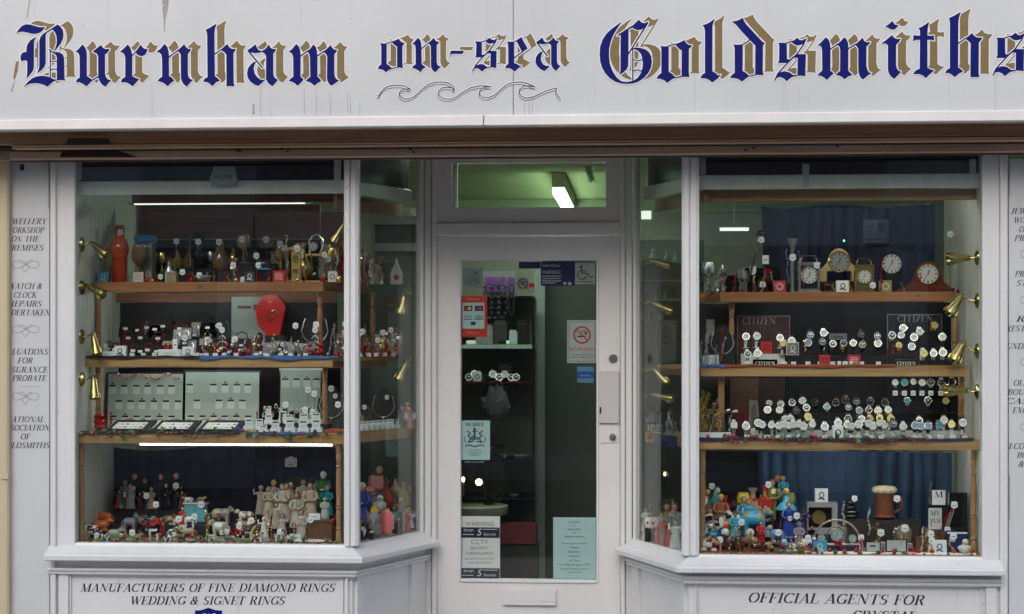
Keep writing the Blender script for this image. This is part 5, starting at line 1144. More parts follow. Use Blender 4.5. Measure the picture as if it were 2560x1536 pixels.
def watch_proto(dial,case,band,stand,square=False):
    key=(dial.name,case.name,band.name,stand.name,square)
    o=thing('wristwatch','x','watch'); hc=.055
    tilt=Matrix.Translation((0,0,hc))@Euler((R(-14),0,0)).to_matrix().to_4x4()
    b=MB(); n=16; vs=[]
    for k in range(n):
        a=2*PI*k/n
        for rr in (0,.0022):
            y=.021+(.021-rr)*math.cos(a); zz=hc-.004+(.030-rr)*math.sin(a); wd=.0085 if math.cos(a)<0 else .0075
            vs+=[(-wd,y,zz),(wd,y,zz)]
    fs=[]
    for k in range(n):
        p=4*k;q=4*((k+1)%n); fs+=[(p,q,q+1,p+1),(p+2,p+3,q+3,q+2),(p,p+2,q+2,q),(p+1,q+1,q+3,p+3)]
    b.add(vs,fs); b.build('band',band,o)
    b=MB()
    if square: b.cbox(-.0165,.0165,-.005,.004,-.0165,.0165,.002); b.v=[tilt@v for v in b.v]
    else:
        b.cyl(tilt@Vector((0,.004,0)),tilt@Vector((0,-.004,0)),.019,.0178,n=20); b.cyl(tilt@Vector((.0185,0,0)),tilt@Vector((.022,0,0)),.0025,n=6)
    c=b.build('watch_case',case,o)
    b=MB()
    if square: b.box(-.0135,.0135,-.0064,-.0056,-.0135,.0135,mx=tilt)
    else: b.cyl(tilt@Vector((0,-.0041,0)),tilt@Vector((0,-.0049,0)),.0158,n=20)
    mk=INK if dial not in (DIALK,) else STEEL
    yy=-.0066 if square else -.0052
    for k in range(12):
        a=k*PI/6; mm=tilt@Euler((0,a,0)).to_matrix().to_4x4(); b.box(-.0005,.0005,yy-.0001,yy,.0112,.0138,1,mx=mm)
    for a,l in ((R(-50),.008),(R(60),.0115)):
        mm=tilt@Euler((0,a,0)).to_matrix().to_4x4(); b.box(-.0007,.0007,yy-.0006,yy-.0004,-.001,l,1,mx=mm)
    b.build('dial',[dial,mk],c)
    b=MB(); b.cbox(-.014,.014,.004,.038,0,.003,.001); b.cyl((0,.021,.003),(0,.021,hc-.034),.006,n=8); b.build('stand',stand,o)
    return o
def watch(label,px,py,Y,dial=DIAL,case=STEEL,band=BLK,stand=CARD,square=False,sc=1.0,group=None,basez=None):
    key=(dial.name,case.name,band.name,stand.name,square); z=Z(py,Y,px)-.055*sc
    if key not in _wp: _wp[key]=o=watch_proto(dial,case,band,stand,square)
    else: o=copy_tree(_wp[key])
    o.location=(X(px,Y),Y,z if basez is None else max(basez,z)); o.scale=(sc,sc,sc); o.rotation_euler=(0,0,R(((px*7)%23)-11))
    tag(o,label,'watch',group or 'wristwatches on stands'); return o
def dialface(o,name,c,r,face=DIAL,ring=None,Yd_=-.001,roman=True):
    cx,cz=c
    b=MB(); b.cyl((cx,Yd_,cz),(cx,Yd_-.003,cz),r,n=28); d=b.build(name,face,o)
    if ring:
        b=MB(); b.tube([(cx+r*math.cos(2*PI*k/28),Yd_-.003,cz+r*math.sin(2*PI*k/28)) for k in range(28)],r*.07,n=6,closed=True); b.build('bezel',ring,d,smooth=True)
    b=MB()
    for k in range(12):
        mm=Matrix.Translation((cx,Yd_-.0034,cz))@Euler((0,k*PI/6,0)).to_matrix().to_4x4(); w_=r*(.05 if k%3 else .075); b.box(-w_,w_,-.0002,.0002,r*.68,r*.88,mx=mm)
    b.build('numeral_marks',INK,d)
    for a,l,w_,nm in ((R(15),.45,.045,'hour_hand'),(R(215),.72,.03,'minute_hand')):
        b=MB(); mm=Matrix.Translation((cx,Yd_-.0044,cz))@Euler((0,a,0)).to_matrix().to_4x4(); b.box(-r*w_,r*w_,-.0003,.0003,-r*.1,r*l,mx=mm); b.ball((cx,Yd_-.0044,cz),r*.06,6); b.build(nm,INK,d)
    return d
def frame_card(o,x,y,z,w_,h,tilt=-.15):
    """price card standing up: white card with a dark heading strip and pale print"""
    mx=Matrix.Translation((x,y,z))@Euler((tilt,0,0)).to_matrix().to_4x4()
    b=MB(); b.box(-w_/2,w_/2,0,.0012,0,h,mx=mx); c=b.build('price_card',CARD2,o)
    b=MB(); b.box(-w_*.38,w_*.38,-.0006,-.0001,h*.74,h*.88,mx=mx); b.build('heading_strip',INK,c)
    b=MB(); b.box(-w_*.3,w_*.3,-.0006,-.0001,h*.45,h*.5,mx=mx); b.box(-w_*.28,w_*.2,-.0006,-.0001,h*.3,h*.34,mx=mx); b.build('print',GINK,c)
    return c
def ringbox(label,px,Y,z,wp=17,hp=26,base=WHITE,group='priced ring boxes'):
    wp*=1.12;hp*=1.18
    o=TH_('ring_box',label,'ring box',px,Y,z,group); w_=U(wp,Y); h=U(hp,Y); hb=h*.42
    b=MB(); b.cbox(-w_*.62,w_*.62,.0,w_*1.1,0,hb*.75,.001); b.build('case',base,o)
    b=MB(); b.prism([(-w_*.55,hb*.75),(w_*.55,hb*.75),(w_*.4,hb),(-w_*.4,hb)],w_*.2,w_*.9); b.build('cushion',WCER,o)
    frame_card(o,0,-.002,hb*.35,w_*.95,h*.75,tilt=-.2)
    b=MB(); b.tube([(w_*.12*math.cos(2*PI*k/10),-.005,hb*.25+w_*.12*math.sin(2*PI*k/10)) for k in range(10)],.0009,n=4,closed=True); b.build('ring',GOLD,o); return o
def baubletree(label,px,Y,z,hp,m=mat('dull_silver',(.30,.30,.28),.4,.5),group='wire trees hung with red baubles',nb=8):
    o=TH_('bauble_tree',label,'tree ornament',px,Y,z,group); h=U(hp,Y); b=MB()
    b.cyl((0,0,0),(0,0,h),.0022,n=6); b.lathe([(h*.18,0),(h*.16,.003),(.002,.006)],n=12)
    ends=[]
    for lv,(zz,l) in enumerate(((.82,.14),(.6,.24),(.38,.33),(.18,.30))):
        for s in (-1,1):
            e=(s*l*h*.9,-.004,h*zz-h*.13); b.tube([(0,0,h*zz),(s*l*h*.5,-.002,h*zz-h*.04),e],h*.026,n=5); ends.append(e)
    b.build('wire_branches',m,o)
    for e in ends[2:2+nb]: q=MB(); q.ball((e[0]*.9,e[1]-.006,e[2]-.004),h*.085,8); q.build('bauble',RED,o,smooth=True)
    ptag(o,0,-.006,h*1.03,s=1.05); return o
def bust(label,px,Y,z,hp,m=BLK,chain=GOLD,tagit=True,group='necklace busts'):
    o=TH_('necklace_bust',label,'necklace bust',px,Y,z,group); h=U(hp,Y); b=MB(); mx=Euler((-.12,0,0)).to_matrix().to_4x4(); w_=h*.34
    b.prism([(-w_*.8,0),(w_*.8,0),(w_,h*.5),(w_*.92,h*.72),(w_*.45,h*.84),(w_*.3,h),(-w_*.3,h),(-w_*.45,h*.84),(-w_*.92,h*.72),(-w_,h*.5)],0,h*.10,mx=mx); b.build('bust_pad',BLACK if m is BLK else CHAR,o)
    b=MB(); b.tube([mx@Vector((w_*.85*math.sin(t)*(1 if abs(t)<1.6 else .9),-.004,h*(.62-.34*math.cos(t)))) for t in [-2.2+4.4*k/16 for k in range(17)]],.0022,n=5); b.build('chain',chain,o)
    b=MB(); b.ball(mx@Vector((0,-.006,h*.27)),.006,7); b.build('pendant',chain,o)
    if tagit: ptag(o,w_*.3,-.012,h*.78,s=.9)
    return o
def bag(label,px,Y,z,wp,hp,m=LEATH,tagit=True,group='leather goods'):
    o=TH_('leather_bag',label,'bag',px,Y,z,group); w_=U(wp,Y); h=U(hp,Y); b=MB()
    b.prism([(-w_*.5,0),(w_*.5,0),(w_*.46,h*.5),(w_*.36,h*.72),(-w_*.36,h*.72),(-w_*.46,h*.5)],0,w_*.28); b.prism([(-w_*.42,h*.28),(w_*.42,h*.28),(w_*.38,h*.735),(-w_*.38,h*.735)],-.006,-.0005); b.build('bag_body',m,o)
    b=MB(); b.tube([(-w_*.28,w_*.1,h*.7),(-w_*.22,w_*.1,h*.93),(0,w_*.1,h),(w_*.22,w_*.1,h*.93),(w_*.28,w_*.1,h*.7)],.0032,n=6); b.build('handle',m,o)
    b=MB(); b.cbox(-.006,.006,-.009,-.0062,h*.26,h*.34,.001); b.build('clasp',GOLD,o)
    if tagit: b=MB(); b.box(-.011,.011,-.0105,-.0092,h*.42,h*.42+.012); b.build('price_tag',WHITE,o)
    return o
def cardbox(label,px,Y,z,wp,hp,m=CHAR,lid=True,group='open jewellery cases'):
    """open presentation case: base, hinged lid leaning back, cushion and a small piece"""
    o=TH_('jewellery_case',label,'jewellery case',px,Y,z,group); w_=U(wp,Y); h=U(hp,Y)
    b=MB(); b.cbox(-w_/2,w_/2,0,w_*.7,0,h*.32,.0015); b.build('case_base',m,o)
    b=MB(); mx=Matrix.Translation((0,w_*.7,h*.3))@Euler((R(-14),0,0)).to_matrix().to_4x4(); b.box(-w_/2,w_/2,0,.006,0,h*.72,mx=mx); b.build('lid',m,o)
    b=MB(); b.box(-w_*.42,w_*.42,-.0012,-.0002,h*.06,h*.64,mx=mx); b.build('lid_lining',GREY,o)
    b=MB(); b.tube([mx@Vector((w_*.2*math.cos(2*PI*k/12),-.004,h*.32+h*.17*math.sin(2*PI*k/12))) for k in range(12)],.0014,n=4,closed=True); b.build('bracelet',SILVER,o)
    b=MB(); b.box(-.010,.010,-.0035,-.002,h*.06,h*.06+.010); b.build('price_tag',WHITE,o)
    return o
def goblet(label,px,Y,z,hp,wp,m=CLEAR,group='glassware'):
    o=TH_('goblet',label,'glass',px,Y,z,group); h=U(hp,Y); r=U(wp,Y)/2; b=MB()
    b.lathe([(r*.7,0),(r*.66,.004),(r*.12,h*.06),(r*.09,h*.4),(r*.3,h*.46),(r*.85,h*.58),(r,h*.74),(r*.88,h*.9),(r*.7,h),(r*.66,h),(r*.84,h*.88),(r*.94,h*.74),(r*.8,h*.6),(.001,h*.5)],n=20); b.build('glass',m,o,smooth=True); return o
def plinth(label,px0,px1,Y,z0,z1,m=BLACK,d=.09,group='black display plinths',name='display_plinth'):
    o=TH_(name,label,'plinth',(px0+px1)/2,Y,z0,group); w_=(X(px1,Y)-X(px0,Y))/2; b=MB(); b.cbox(-w_,w_,0,d,0,z1-z0,.002); b.build('block',m,o)
    b=MB(); b.box(-w_-.0008,w_+.0008,-.0008,d,z1-z0,z1-z0+.0008); b.build('top_cloth',CHAR,o); return z1+.0008
def strip_cloth(label,x0,x1,Ya,Yb,z,m,sag=.012,seed=1):
    o=TH_('cloth',label,'cloth',(x0+x1)/2,Ya,z); rnd=random.Random(seed); n=40; xa,xb=X(x0,Ya)-o.location.x,X(x1,Ya)-o.location.x; vs=[]
    for k in range(n+1):
        u=k/n; x=xa+(xb-xa)*u; d=sag*(.55+.35*math.sin(u*9+seed)+.2*math.sin(u*23)); dz=.0025+.002*math.sin(u*31+seed)
        vs+=[(x,Yb-Ya,.002),(x,.012,.004+dz),(x,-.001,.003+dz),(x,-.005,-d*.5),(x,-.004,-d)]
    b=MB(); b.add(vs,[(5*k+j,5*k+j+1,5*(k+1)+j+1,5*(k+1)+j) for k in range(n) for j in range(4)]); f=b.build('fabric',m,o,smooth=True); return o
_leaf=None
def garland(label,x0,x1,Y,z,n_leaf,n_berry,seed,sag=.012):
    global _leaf
    rnd=random.Random(seed); o=TH_('holly_garland',label,'garland',(x0+x1)/2,Y,z); w_=X(x1,Y)-X(x0,Y); f=lambda u:(-w_/2+w_*u,-.008+.004*math.sin(u*40+seed),-.004+sag*math.sin(u*17+seed)*.6+sag*.35*math.sin(u*53))
    b=MB(); b.tube([f(k/60) for k in range(61)],.0013,n=4); b.build('wire',GREEN,o)
    if _leaf is None:
        q=MB(); vs=[(0,0,0),(.008,-.002,.007),(.006,-.001,.012),(.0,-.003,.024),(-.006,-.001,.012),(-.008,-.002,.007),(0,-.006,.012)]; q.add(vs,[(0,1,6),(1,2,6),(2,3,6),(3,4,6),(4,5,6),(5,0,6)]); l0=q.build('leaf',GREEN); q=MB(); q.ball((0,0,0),.0050,7); b0=q.build('berry',REDB,smooth=True); l1=l0.data.copy(); l1.materials.clear(); l1.materials.append(LEAFL); _leaf=(l0.data,b0.data,l1); bpy.data.objects.remove(l0); bpy.data.objects.remove(b0)
    for k in range(n_leaf):
        u=(k+rnd.uniform(.1,.9))/n_leaf; c=bpy.data.objects.new('leaf',_leaf[0 if rnd.random()<.6 else 2]); col.objects.link(c); c.parent=o; p=f(u); c.location=(p[0],p[1]-.001,p[2]); c.rotation_euler=(rnd.uniform(-.5,.5),rnd.uniform(0,6.28),rnd.uniform(-.6,.6)); s=rnd.uniform(1.0,1.7); c.scale=(s,s,s)
    for k in range(n_berry):
        u=(k+rnd.uniform(.1,.9))/n_berry; c=bpy.data.objects.new('berry',_leaf[1]); col.objects.link(c); c.parent=o; p=f(u); c.location=(p[0]+rnd.uniform(-.006,.006),p[1]-.004,p[2]+rnd.uniform(-.012,.006)); s=rnd.uniform(.9,1.4); c.scale=(s,s,s)
    return o
def mantel(label,px,Y,z,wp,hp,m,dr,dz,shape='napoleon',face=DIAL,ring=GOLD):
    o=TH_('mantel_clock',label,'clock',px,Y,z,'mantel clocks'); w_=U(wp,Y)/2;h=U(hp,Y); b=MB()
    if shape=='napoleon': pts=[(-w_,0),(w_,0),(w_,h*.1),(w_*.75,h*.16),(w_*.52,h*.34),(w_*.42,h*.62)]+[(w_*.40*math.cos(t),h*.66+h*.34*math.sin(t)) for t in [k*PI/10 for k in range(1,10)]]+[(-w_*.42,h*.62),(-w_*.52,h*.34),(-w_*.75,h*.16),(-w_,h*.1)]
    elif shape=='arch': pts=[(-w_,0),(w_,0),(w_,h*.55)]+[(w_*math.cos(t),h*.55+h*.45*math.sin(t)) for t in [k*PI/10 for k in range(1,10)]]+[(-w_,h*.55)]
    elif shape=='bridge': pts=[(-w_,-h*.0),(-w_*.62,0),(-w_*.6,h*.32),(w_*.6,h*.32),(w_*.62,0),(w_,0),(w_,h*.38),(w_*.8,h*.42),(w_*.55,h*.58)]+[(w_*.5*math.cos(t),h*.64+h*.36*math.sin(t)) for t in [k*PI/10 for k in range(1,10)]]+[(-w_*.55,h*.58),(-w_*.8,h*.42),(-w_,h*.38)]
    b.prism(pts,0,.05); b.build('case',m,o)
    if shape=='napoleon': b=MB(); b.cbox(-w_*1.03,w_*1.03,-.004,.056,0,h*.06,.002); b.build('plinth',m,o)
    dialface(o,'dial',(0,U(dz,Y)),U(dr,Y),face,ring); return o
def carriage(label,px,Y,z,wp,hp,m,face,ring,dr):
    o=TH_('carriage_clock',label,'clock',px,Y,z,'carriage clocks'); w_=U(wp,Y)/2;h=U(hp,Y)
    b=MB(); b.cbox(-w_*1.12,w_*1.12,-.004,.045,0,h*.045,.0015); b.build('foot_plate',m,o)
    b=MB(); b.cbox(-w_,w_,0,.04,h*.046,h*.76,.0015); b.build('case',m,o)
    b=MB(); b.cbox(-w_*1.08,w_*1.08,-.003,.043,h*.761,h*.81,.0015); b.build('top_plate',m,o)
    b=MB(); b.tube([(-w_*.75,.02,h*.81),(-w_*.8,.02,h*.88),(-w_*.62,.02,h*.93),(-w_*.7,.02,h*.99),(w_*.7,.02,h*.99),(w_*.62,.02,h*.93),(w_*.8,.02,h*.88),(w_*.75,.02,h*.81)],.0022,n=6); b.build('handle',m,o)
    b=MB(); b.box(-w_*.8,w_*.8,-.0012,-.0002,h*.1,h*.72); b.build('face_panel',face,o)
    dialface(o,'dial',(0,h*.46),U(dr,Y),DIAL,ring,Yd_=-.0014); return o
# ================================================================= LEFT WINDOW
# ---- top shelf
z=zL1
boxed('pale blue gift box with white motif at left end of top left shelf',257,.29,z,30,28,SKYB,SKYB,WCER,0)
o=lathe_item('lava_bottle','tall orange and red glass bottle standing left on the top shelf','bottle',299,.37,z,[(.034,0),(.036,.01),(.037,.13),(.045,.155),(.046,.175),(.038,.2),(.024,.225),(.022,.25),(.022,.285),(.001,.287)],mat('orange_red_glass',(.62,.07,.015),.15,coat=.5))
b=MB(); b.cyl((-.0,0,.243),(-.0,0,.272),.0245,n=14); b.build('neck_band',REDM,o); ptag(o,.012,-.03,.25,1.1)
o=TH_('boxed_wine_glass','wine glass in a tall clear box with a blue lid, top left shelf','glass',358,.40,z)
b=MB(); b.cbox(-.045,.045,0,.07,0,.205,.002); b.build('back_card',mat('grey_back_card',(.25,.27,.25),.5),o); b=MB(); b.lathe([(.052,0),(.053,.004),(.053,.03),(.045,.033)],c=(0,.03,.206),n=22); b.build('blue_lid',mat('sky_lid',(.04,.20,.42),.35),o,smooth=True)
b=MB(); h=.185; r=.040; b.lathe([(r*.8,0),(r*.7,.004),(r*.1,h*.08),(r*.09,h*.42),(r*.4,h*.47),(r*.95,h*.6),(r,h*.78),(r*.8,h),(r*.76,h),(r*.94,h*.78),(.001,h*.5)],c=(-.004,-.045,0.0),n=22); b.build('wine_glass',BROWNG,o,smooth=True)
tinsel('silver bead strand hanging beside the boxed wine glass',338,.30,z+.035,84,mat('silver_bead',(.7,.62,.5),.2,1.0),r=.005,turns=9)
boxed('small red framed gift box with grey picture, front of top left shelf',346,.27,z,28,27,REDM,WCER,GINK,1)
boxed('tan square gift card standing on the top left shelf',426,.27,z,28,28,WCER,TAN,OLIVE,1)
o=lathe_item('glass_jar','small dark green lidded glass jar on the top left shelf','jar',399,.32,z,[(.018,0),(.022,.008),(.024,.03),(.018,.042),(.012,.045),(.013,.049),(.001,.052)],mat('dark_green_glass',(.03,.05,.02),.1)); ptag(o,.012,-.026,.028)
z2=plinth('wide low black plinth behind the jar on the top left shelf',440,540,.42,z,z+.075)
o=lathe_item('black_jug','tall black jug with a lip on a plinth, top left shelf','jug',500,.45,z2,[(.022,0),(.030,.01),(.033,.05),(.026,.1),(.020,.14),(.028,.17),(.030,.175),(.001,.172)],BLK); b=MB(); b.tube([(.02,0,.17),(.035,0,.176),(.05,-.0,.170)],.008,n=8,taper=[1.3,1,.5]); b.build('spout',BLK,o,smooth=True); b=MB(); b.tube([(-.025,0,.16),(-.05,0,.14),(-.045,0,.08),(-.03,0,.05)],.004,n=6); b.build('handle',BLK,o,smooth=True); ptag(o,.0,-.034,.13,1.15)
tinsel('silver strand hanging beside the tall black jug',476,.41,z2+.01,74,SILVER,r=.005,turns=8)
tinsel('thin red tinsel strand standing left of the black jug',424,.43,z+.06,45,RED,r=.005,turns=5)
o=lathe_item('glass_dish','oval clear glass dish with tag in front of the black jug','dish',463,.30,z+.020,[(.012,0),(.010,.006),(.03,.02),(.036,.035),(.034,.035),(.027,.022),(.001,.008)],CLEAR,sx=1.1); ptag(o,-.005,-.035,.03,1.1)
plinth('low black riser under the oval glass dish',446,481,.28,z,z+.019,d=.07)
o=lathe_item('shell_dish','grey striped shell shaped dish with tag on the top left shelf','dish',509,.29,z,[(.012,0),(.03,.01),(.04,.028),(.038,.034),(.034,.030),(.001,.01)],GREY,sx=1.1); ptag(o,-.012,-.036,.034,1.1)
tinsel('yellow foil strand standing left of the shell dish',484,.27,z,24,GOLD,r=.006,turns=3)
tinsel('yellow foil strand standing right of the shell dish',535,.27,z,28,GOLD,r=.006,turns=3)
z2=plinth('black plinth under the brown pear shaped vase',528,580,.43,z,z+.062)
o=lathe_item('pear_vase','brown pear shaped glass vase on a black plinth, top left shelf','vase',551,.46,z2,[(.022,0),(.036,.012),(.041,.035),(.036,.07),(.024,.105),(.016,.135),(.015,.15),(.012,.15),(.001,.14)],BROWNG); ptag(o,.0,-.03,.142,1.2)
tinsel('red tinsel strand hanging down the brown pear vase',541,.40,z+.035,58,RED,r=.006,turns=5)
z3=plinth('taller black plinth under the amber goblet',588,632,.44,z,z+.102)
o=goblet('amber balloon goblet with gold tinsel on a black plinth',609,.47,z3,72,36,AMBER); ptag(o,.0,-.034,.115,1.2)
tinsel('gold tinsel strand hanging on the amber goblet',616,.41,z3+.01,56,GOLD,r=.007,turns=5)
bow('small gold bow left of the amber goblet',590,.42,z3+.001,18,GOLD,group='gold gift bows')
tinsel('red twisted foil candle standing between plinths, top left shelf',597,.27,z,42,RED,r=.006,turns=5)
boxed('black and white swirl patterned gift box on the top left shelf',624,.27,z,27,28,BLK,CHAR,WCER,0)
z4=plinth('black plinth under the butterfly ornament',645,690,.44,z,z+.098)
o=TH_('butterfly_ornament','dark butterfly ornament with tag on a thin stem, top left shelf','ornament',666,.46,z4)
b=MB(); b.cyl((0,0,0),(0,0,.085),.003,n=6); b.lathe([(.018,0),(.016,.004),(.003,.008)],n=12); b.cyl((0,0,.08),(0,0,.11),.006,.003,n=8)
for s in (-1,1): b.prism([(s*.003,.085),(s*.03,.075),(s*.036,.10),(s*.028,.118),(s*.003,.1)],-.002,.002); b.tube([(0,0,.11),(s*.02,-.002,.122)],.001,n=4)
b.build('wings_and_stem',BRN,o); ptag(o,.0,-.008,.118,1.25)
b=MB(); b.tube([(0,0,.112),(.03,0,.11),(.052,0,.113)],.0014,n=5); b.ball((.053,0,.113),.005,7); b.build('gold_pin',GOLD,o)
o=goblet('dark cocktail glass with blue band in front of a plinth',660,.30,z,58,40,mat('smoky_black_glass',(.03,.035,.045),.06)); b=MB(); b.lathe([(.0335,.0),(.0345,.007)],c=(0,0,.062),n=20); b.build('blue_band',SKYB,o); ptag(o,-.02,-.035,.082,1.1)
bow('tiny red bow on the shelf front left of the red box',645,.262,z,13)
boxed('bright red gift box with white scribble, top left shelf',697,.27,z,30,29,REDM,REDM,WCER,1)
o=TH_('oak_clock_stand','pale oak stand with two small gold dials, top left shelf','clock',733,.33,z,None)
b=MB(); b.cbox(-.045,.045,0,.06,0,.012,.002); b.build('base',PALEW,o); b=MB(); b.cbox(-.048,.035,.0,.05,.158,.172,.002); b.build('top_bar',PALEW,o); b=MB(); b.cbox(-.012,.032,.012,.05,.0121,.157,.002); b.build('column',PALEW,o); b=MB(); b.cbox(-.044,-.034,.02,.03,.0121,.157,.001); b.build('side_rod',STEEL,o)
for zz in (.118,.052): b=MB(); b.cyl((.010,.0118,zz),(.010,.004,zz),.015,n=20); b.tube([(.010+.015*math.cos(2*PI*k/18),.004,zz+.015*math.sin(2*PI*k/18)) for k in range(18)],.0022,n=5,closed=True); b.build('small_dial',GOLD,o)
ptag(o,.02,-.004,.165,1.35)
b=MB(); b.lathe([(.022,0),(.024,.004),(.01,.01),(.012,.02),(.001,.022)],c=(.012,.02,.173),n=12); b.build('brass_finial',GOLD,o)
tinsel('long gold tinsel strand climbing beside the oak clock stand',722,.30,z+.04,66,GOLD,r=.006,turns=7)
o=TH_('brass_hook_ornament','small curled brass hook ornament with tag above the oak clock stand','ornament',714,.48,z)
b=MB(); b.tube([(0,0,0),(0,0,.12),(.002,0,.2),(.010,0,.225),(.004,0,.24),(-.006,0,.235)],.0028,n=6); b.build('hook',GOLD,o); ptag(o,-.004,-.008,.175,1.2)
o=TH_('skeleton_clock','glass and silver ornament clock on pale oak base, top left shelf','clock',788,.33,z)
b=MB(); b.cbox(-.052,.052,0,.06,0,.010,.002); b.build('base',PALEW,o); b=MB(); b.cbox(-.05,.03,.006,.05,.13,.141,.002); b.build('middle_bar',PALEW,o)
b=MB(); b.lathe([(.028,.0101),(.03,.03),(.018,.07),(.006,.08),(.018,.09),(.028,.128)],c=(-.005,.026,0),n=16); b.build('hourglass',CLEAR,o,smooth=True)
b=MB(); b.tube([(.02,.02,.142),(.035,.02,.17),(.03,.02,.21),(.005,.02,.235),(-.02,.02,.225)],.006,n=8); b.tube([(-.03,.02,.142),(-.034,.02,.2),(-.02,.02,.222)],.004,n=6); b.build('scroll_arms',SILVER,o,smooth=True)
dialface(o,'dial',(-.012,.175),.022,CARD,STEEL,Yd_=.012); ptag(o,.045,-.004,.135,1.1)
tinsel('short gold tinsel strand on the glass ornament clock',779,.31,z+.055,40,GOLD,r=.007,turns=4)
boxed('small white gift box printed with a dark figure eight, top left shelf',831,.27,z,23,27,WCER,WCER,BRN,2)
# tinsel heap behind the corner mullion
for i,(x,h,Y,m_) in enumerate(((842,70,.36,SILVER),(852,55,.34,RED),(868,82,.36,GOLD),(900,92,.45,GOLD),(912,84,.47,SILVER),(921,76,.48,mat('copper_foil',(.6,.25,.1),.2,1.0)),(905,60,.42,RED),(932,66,.5,GOLD),(942,48,.52,SILVER))):
    tinsel('%s tinsel strand heaped at the corner of the top left shelf, %s from left'%({'steel':'','silver_metal':'silver','red_foil':'red','gold_metal':'gold','copper_foil':'copper'}[m_.name],ORD[i+1]),x,Y,z,h,m_,r=.012,turns=6)
o=lathe_item('dark_vase','dark red lidded urn half hidden among tinsel, top left shelf','urn',864,.42,z,[(.02,0),(.04,.02),(.046,.06),(.04,.1),(.025,.12),(.028,.13),(.001,.15)],WINE)
o=TH_('church_ornament','white pointed toy church with red bauble behind the left angled pane','ornament',990,.62,z+.0)
b=MB(); b.cbox(-.028,.028,0,.04,0,.05,.001); b.prism([(-.03,.05),(.03,.05),(.004,.11),(0,.13),(-.004,.11)],0,.04); b.build('tower',WCER,o); b=MB(); b.ball((.004,-.014,.035),.014,8); b.build('bauble',RED,o,smooth=True)
# ---- middle shelf: leather goods, gift boxes, silver jewellery
z=zL2
strip_cloth('folded royal blue cloth along the middle shelf of the left window',500,848,.150,.30,z,BLUEC,.016,2)
strip_cloth('black cloth along the left half of the middle left shelf',214,500,.150,.30,z,BLACK,.010,5)
z2=plinth('long black step behind the leather goods of the left window',292,520,.33,z,z+.055,d=.08)
z3=plinth('tall black step at the back of the leather goods',300,560,.45,z,z+.095,d=.08)
bag('dark leather purse at left end of the middle left shelf',272,.24,z,30,40,LEATH,group='leather goods')
for i,(x,Y,zz,w_,h,m_) in enumerate(((322,.36,z2,34,36,WINE),(352,.36,z2,30,38,LEATH),(396,.36,z2,40,34,WINE),(427,.48,z3,32,52,BLK),(345,.48,z3,38,34,LEATH),(604,.46,z,54,62,LEATH))):
    bag(['wine red leather purse on the step, leftmost','black leather purse beside the wine red purse','large wine red leather handbag in the middle of the step','tall black leather bag standing on the back step','wide dark purse at left of the back step','brown leather bag in front of the pale poster'][i],x,Y,zz,w_,h,m_)
for i,(x,Y,zz,w_,h,m_) in enumerate(((378,.30,z,24,26,CHAR),(412,.30,z,26,40,GREY),(440,.36,z2,26,40,GREY),(462,.36,z2,26,46,CHAR),(486,.48,z3,28,38,GREY),(474,.28,z,26,44,CHAR),(505,.33,z,26,46,GREY),(728,.36,z,30,38,CHAR),(762,.36,z,34,30,BLK),(748,.24,z,44,34,BLK),(722,.22,z,26,38,GREY),(770,.22,z,30,36,CHAR),(668,.24,z,34,36,GREY),(690,.33,z,26,42,CHAR))):
    cardbox('open %s jewellery case on the middle left shelf, %s from left'%({'charcoal_card':'charcoal','grey_resin':'grey','black_gloss':'glossy black'}[m_.name],ORD[i+1]),x,Y,zz,w_,h,m_)
boxed('long white carton with faint print at left of the middle shelf',272,.19,z,38,14,WHITE,WHITE,PAPB,3,d=.04)
boxed('white gift box with black bear picture on the middle left shelf',300,.185,z,30,28,WHITE,WHITE,INK,0,rz=.05)
boxed('long white carton with faint print at centre of the middle shelf',423,.185,z,58,19,WHITE,WHITE,PAPB,3,d=.04)
boxed('white gift box with small blue bear on the middle left shelf',470,.18,z,30,26,WHITE,WHITE,mat('motif_blue',(.10,.16,.30),.5),0)
boxed('slim upright white box behind the red bow, middle left shelf',437,.22,z+.032,12,28,WHITE,WHITE,GINK,3,d=.012)
bow('big red foil bow lying on the white carton, middle left shelf',421,.20,z+.034,26)
lathe_item('mouse_shaped_case','smooth grey oval glasses case at left of the middle shelf','case',263,.22,z,[(.004,0),(.013,.01),(.016,.035),(.014,.055),(.004,.066),(.001,.067)],mat('pearl_grey',(.38,.37,.33),.3))
for i,(x,Y,h,m_) in enumerate(((283,.24,26,GOLD),(312,.34,52,RED),(366,.44,74,SILVER),(412,.44,40,RED),(458,.42,48,SILVER),(496,.23,34,RED),(512,.23,58,GOLD),(508,.26,40,SILVER),(612,.22,44,SILVER),(640,.2,36,GOLD),(660,.22,60,SILVER),(628,.24,50,RED),(586,.22,38,RED),(604,.2,24,RED),(745,.19,30,SILVER),(758,.19,24,GOLD))):
    tinsel('%s foil strand among the middle left shelf goods, %s from left'%({'gold_metal':'gold','red_foil':'red','silver_metal':'silver'}[m_.name],ORD[i+1]),x,Y,z+(.03 if Y>.3 else 0),h,m_,r=.007,turns=5)
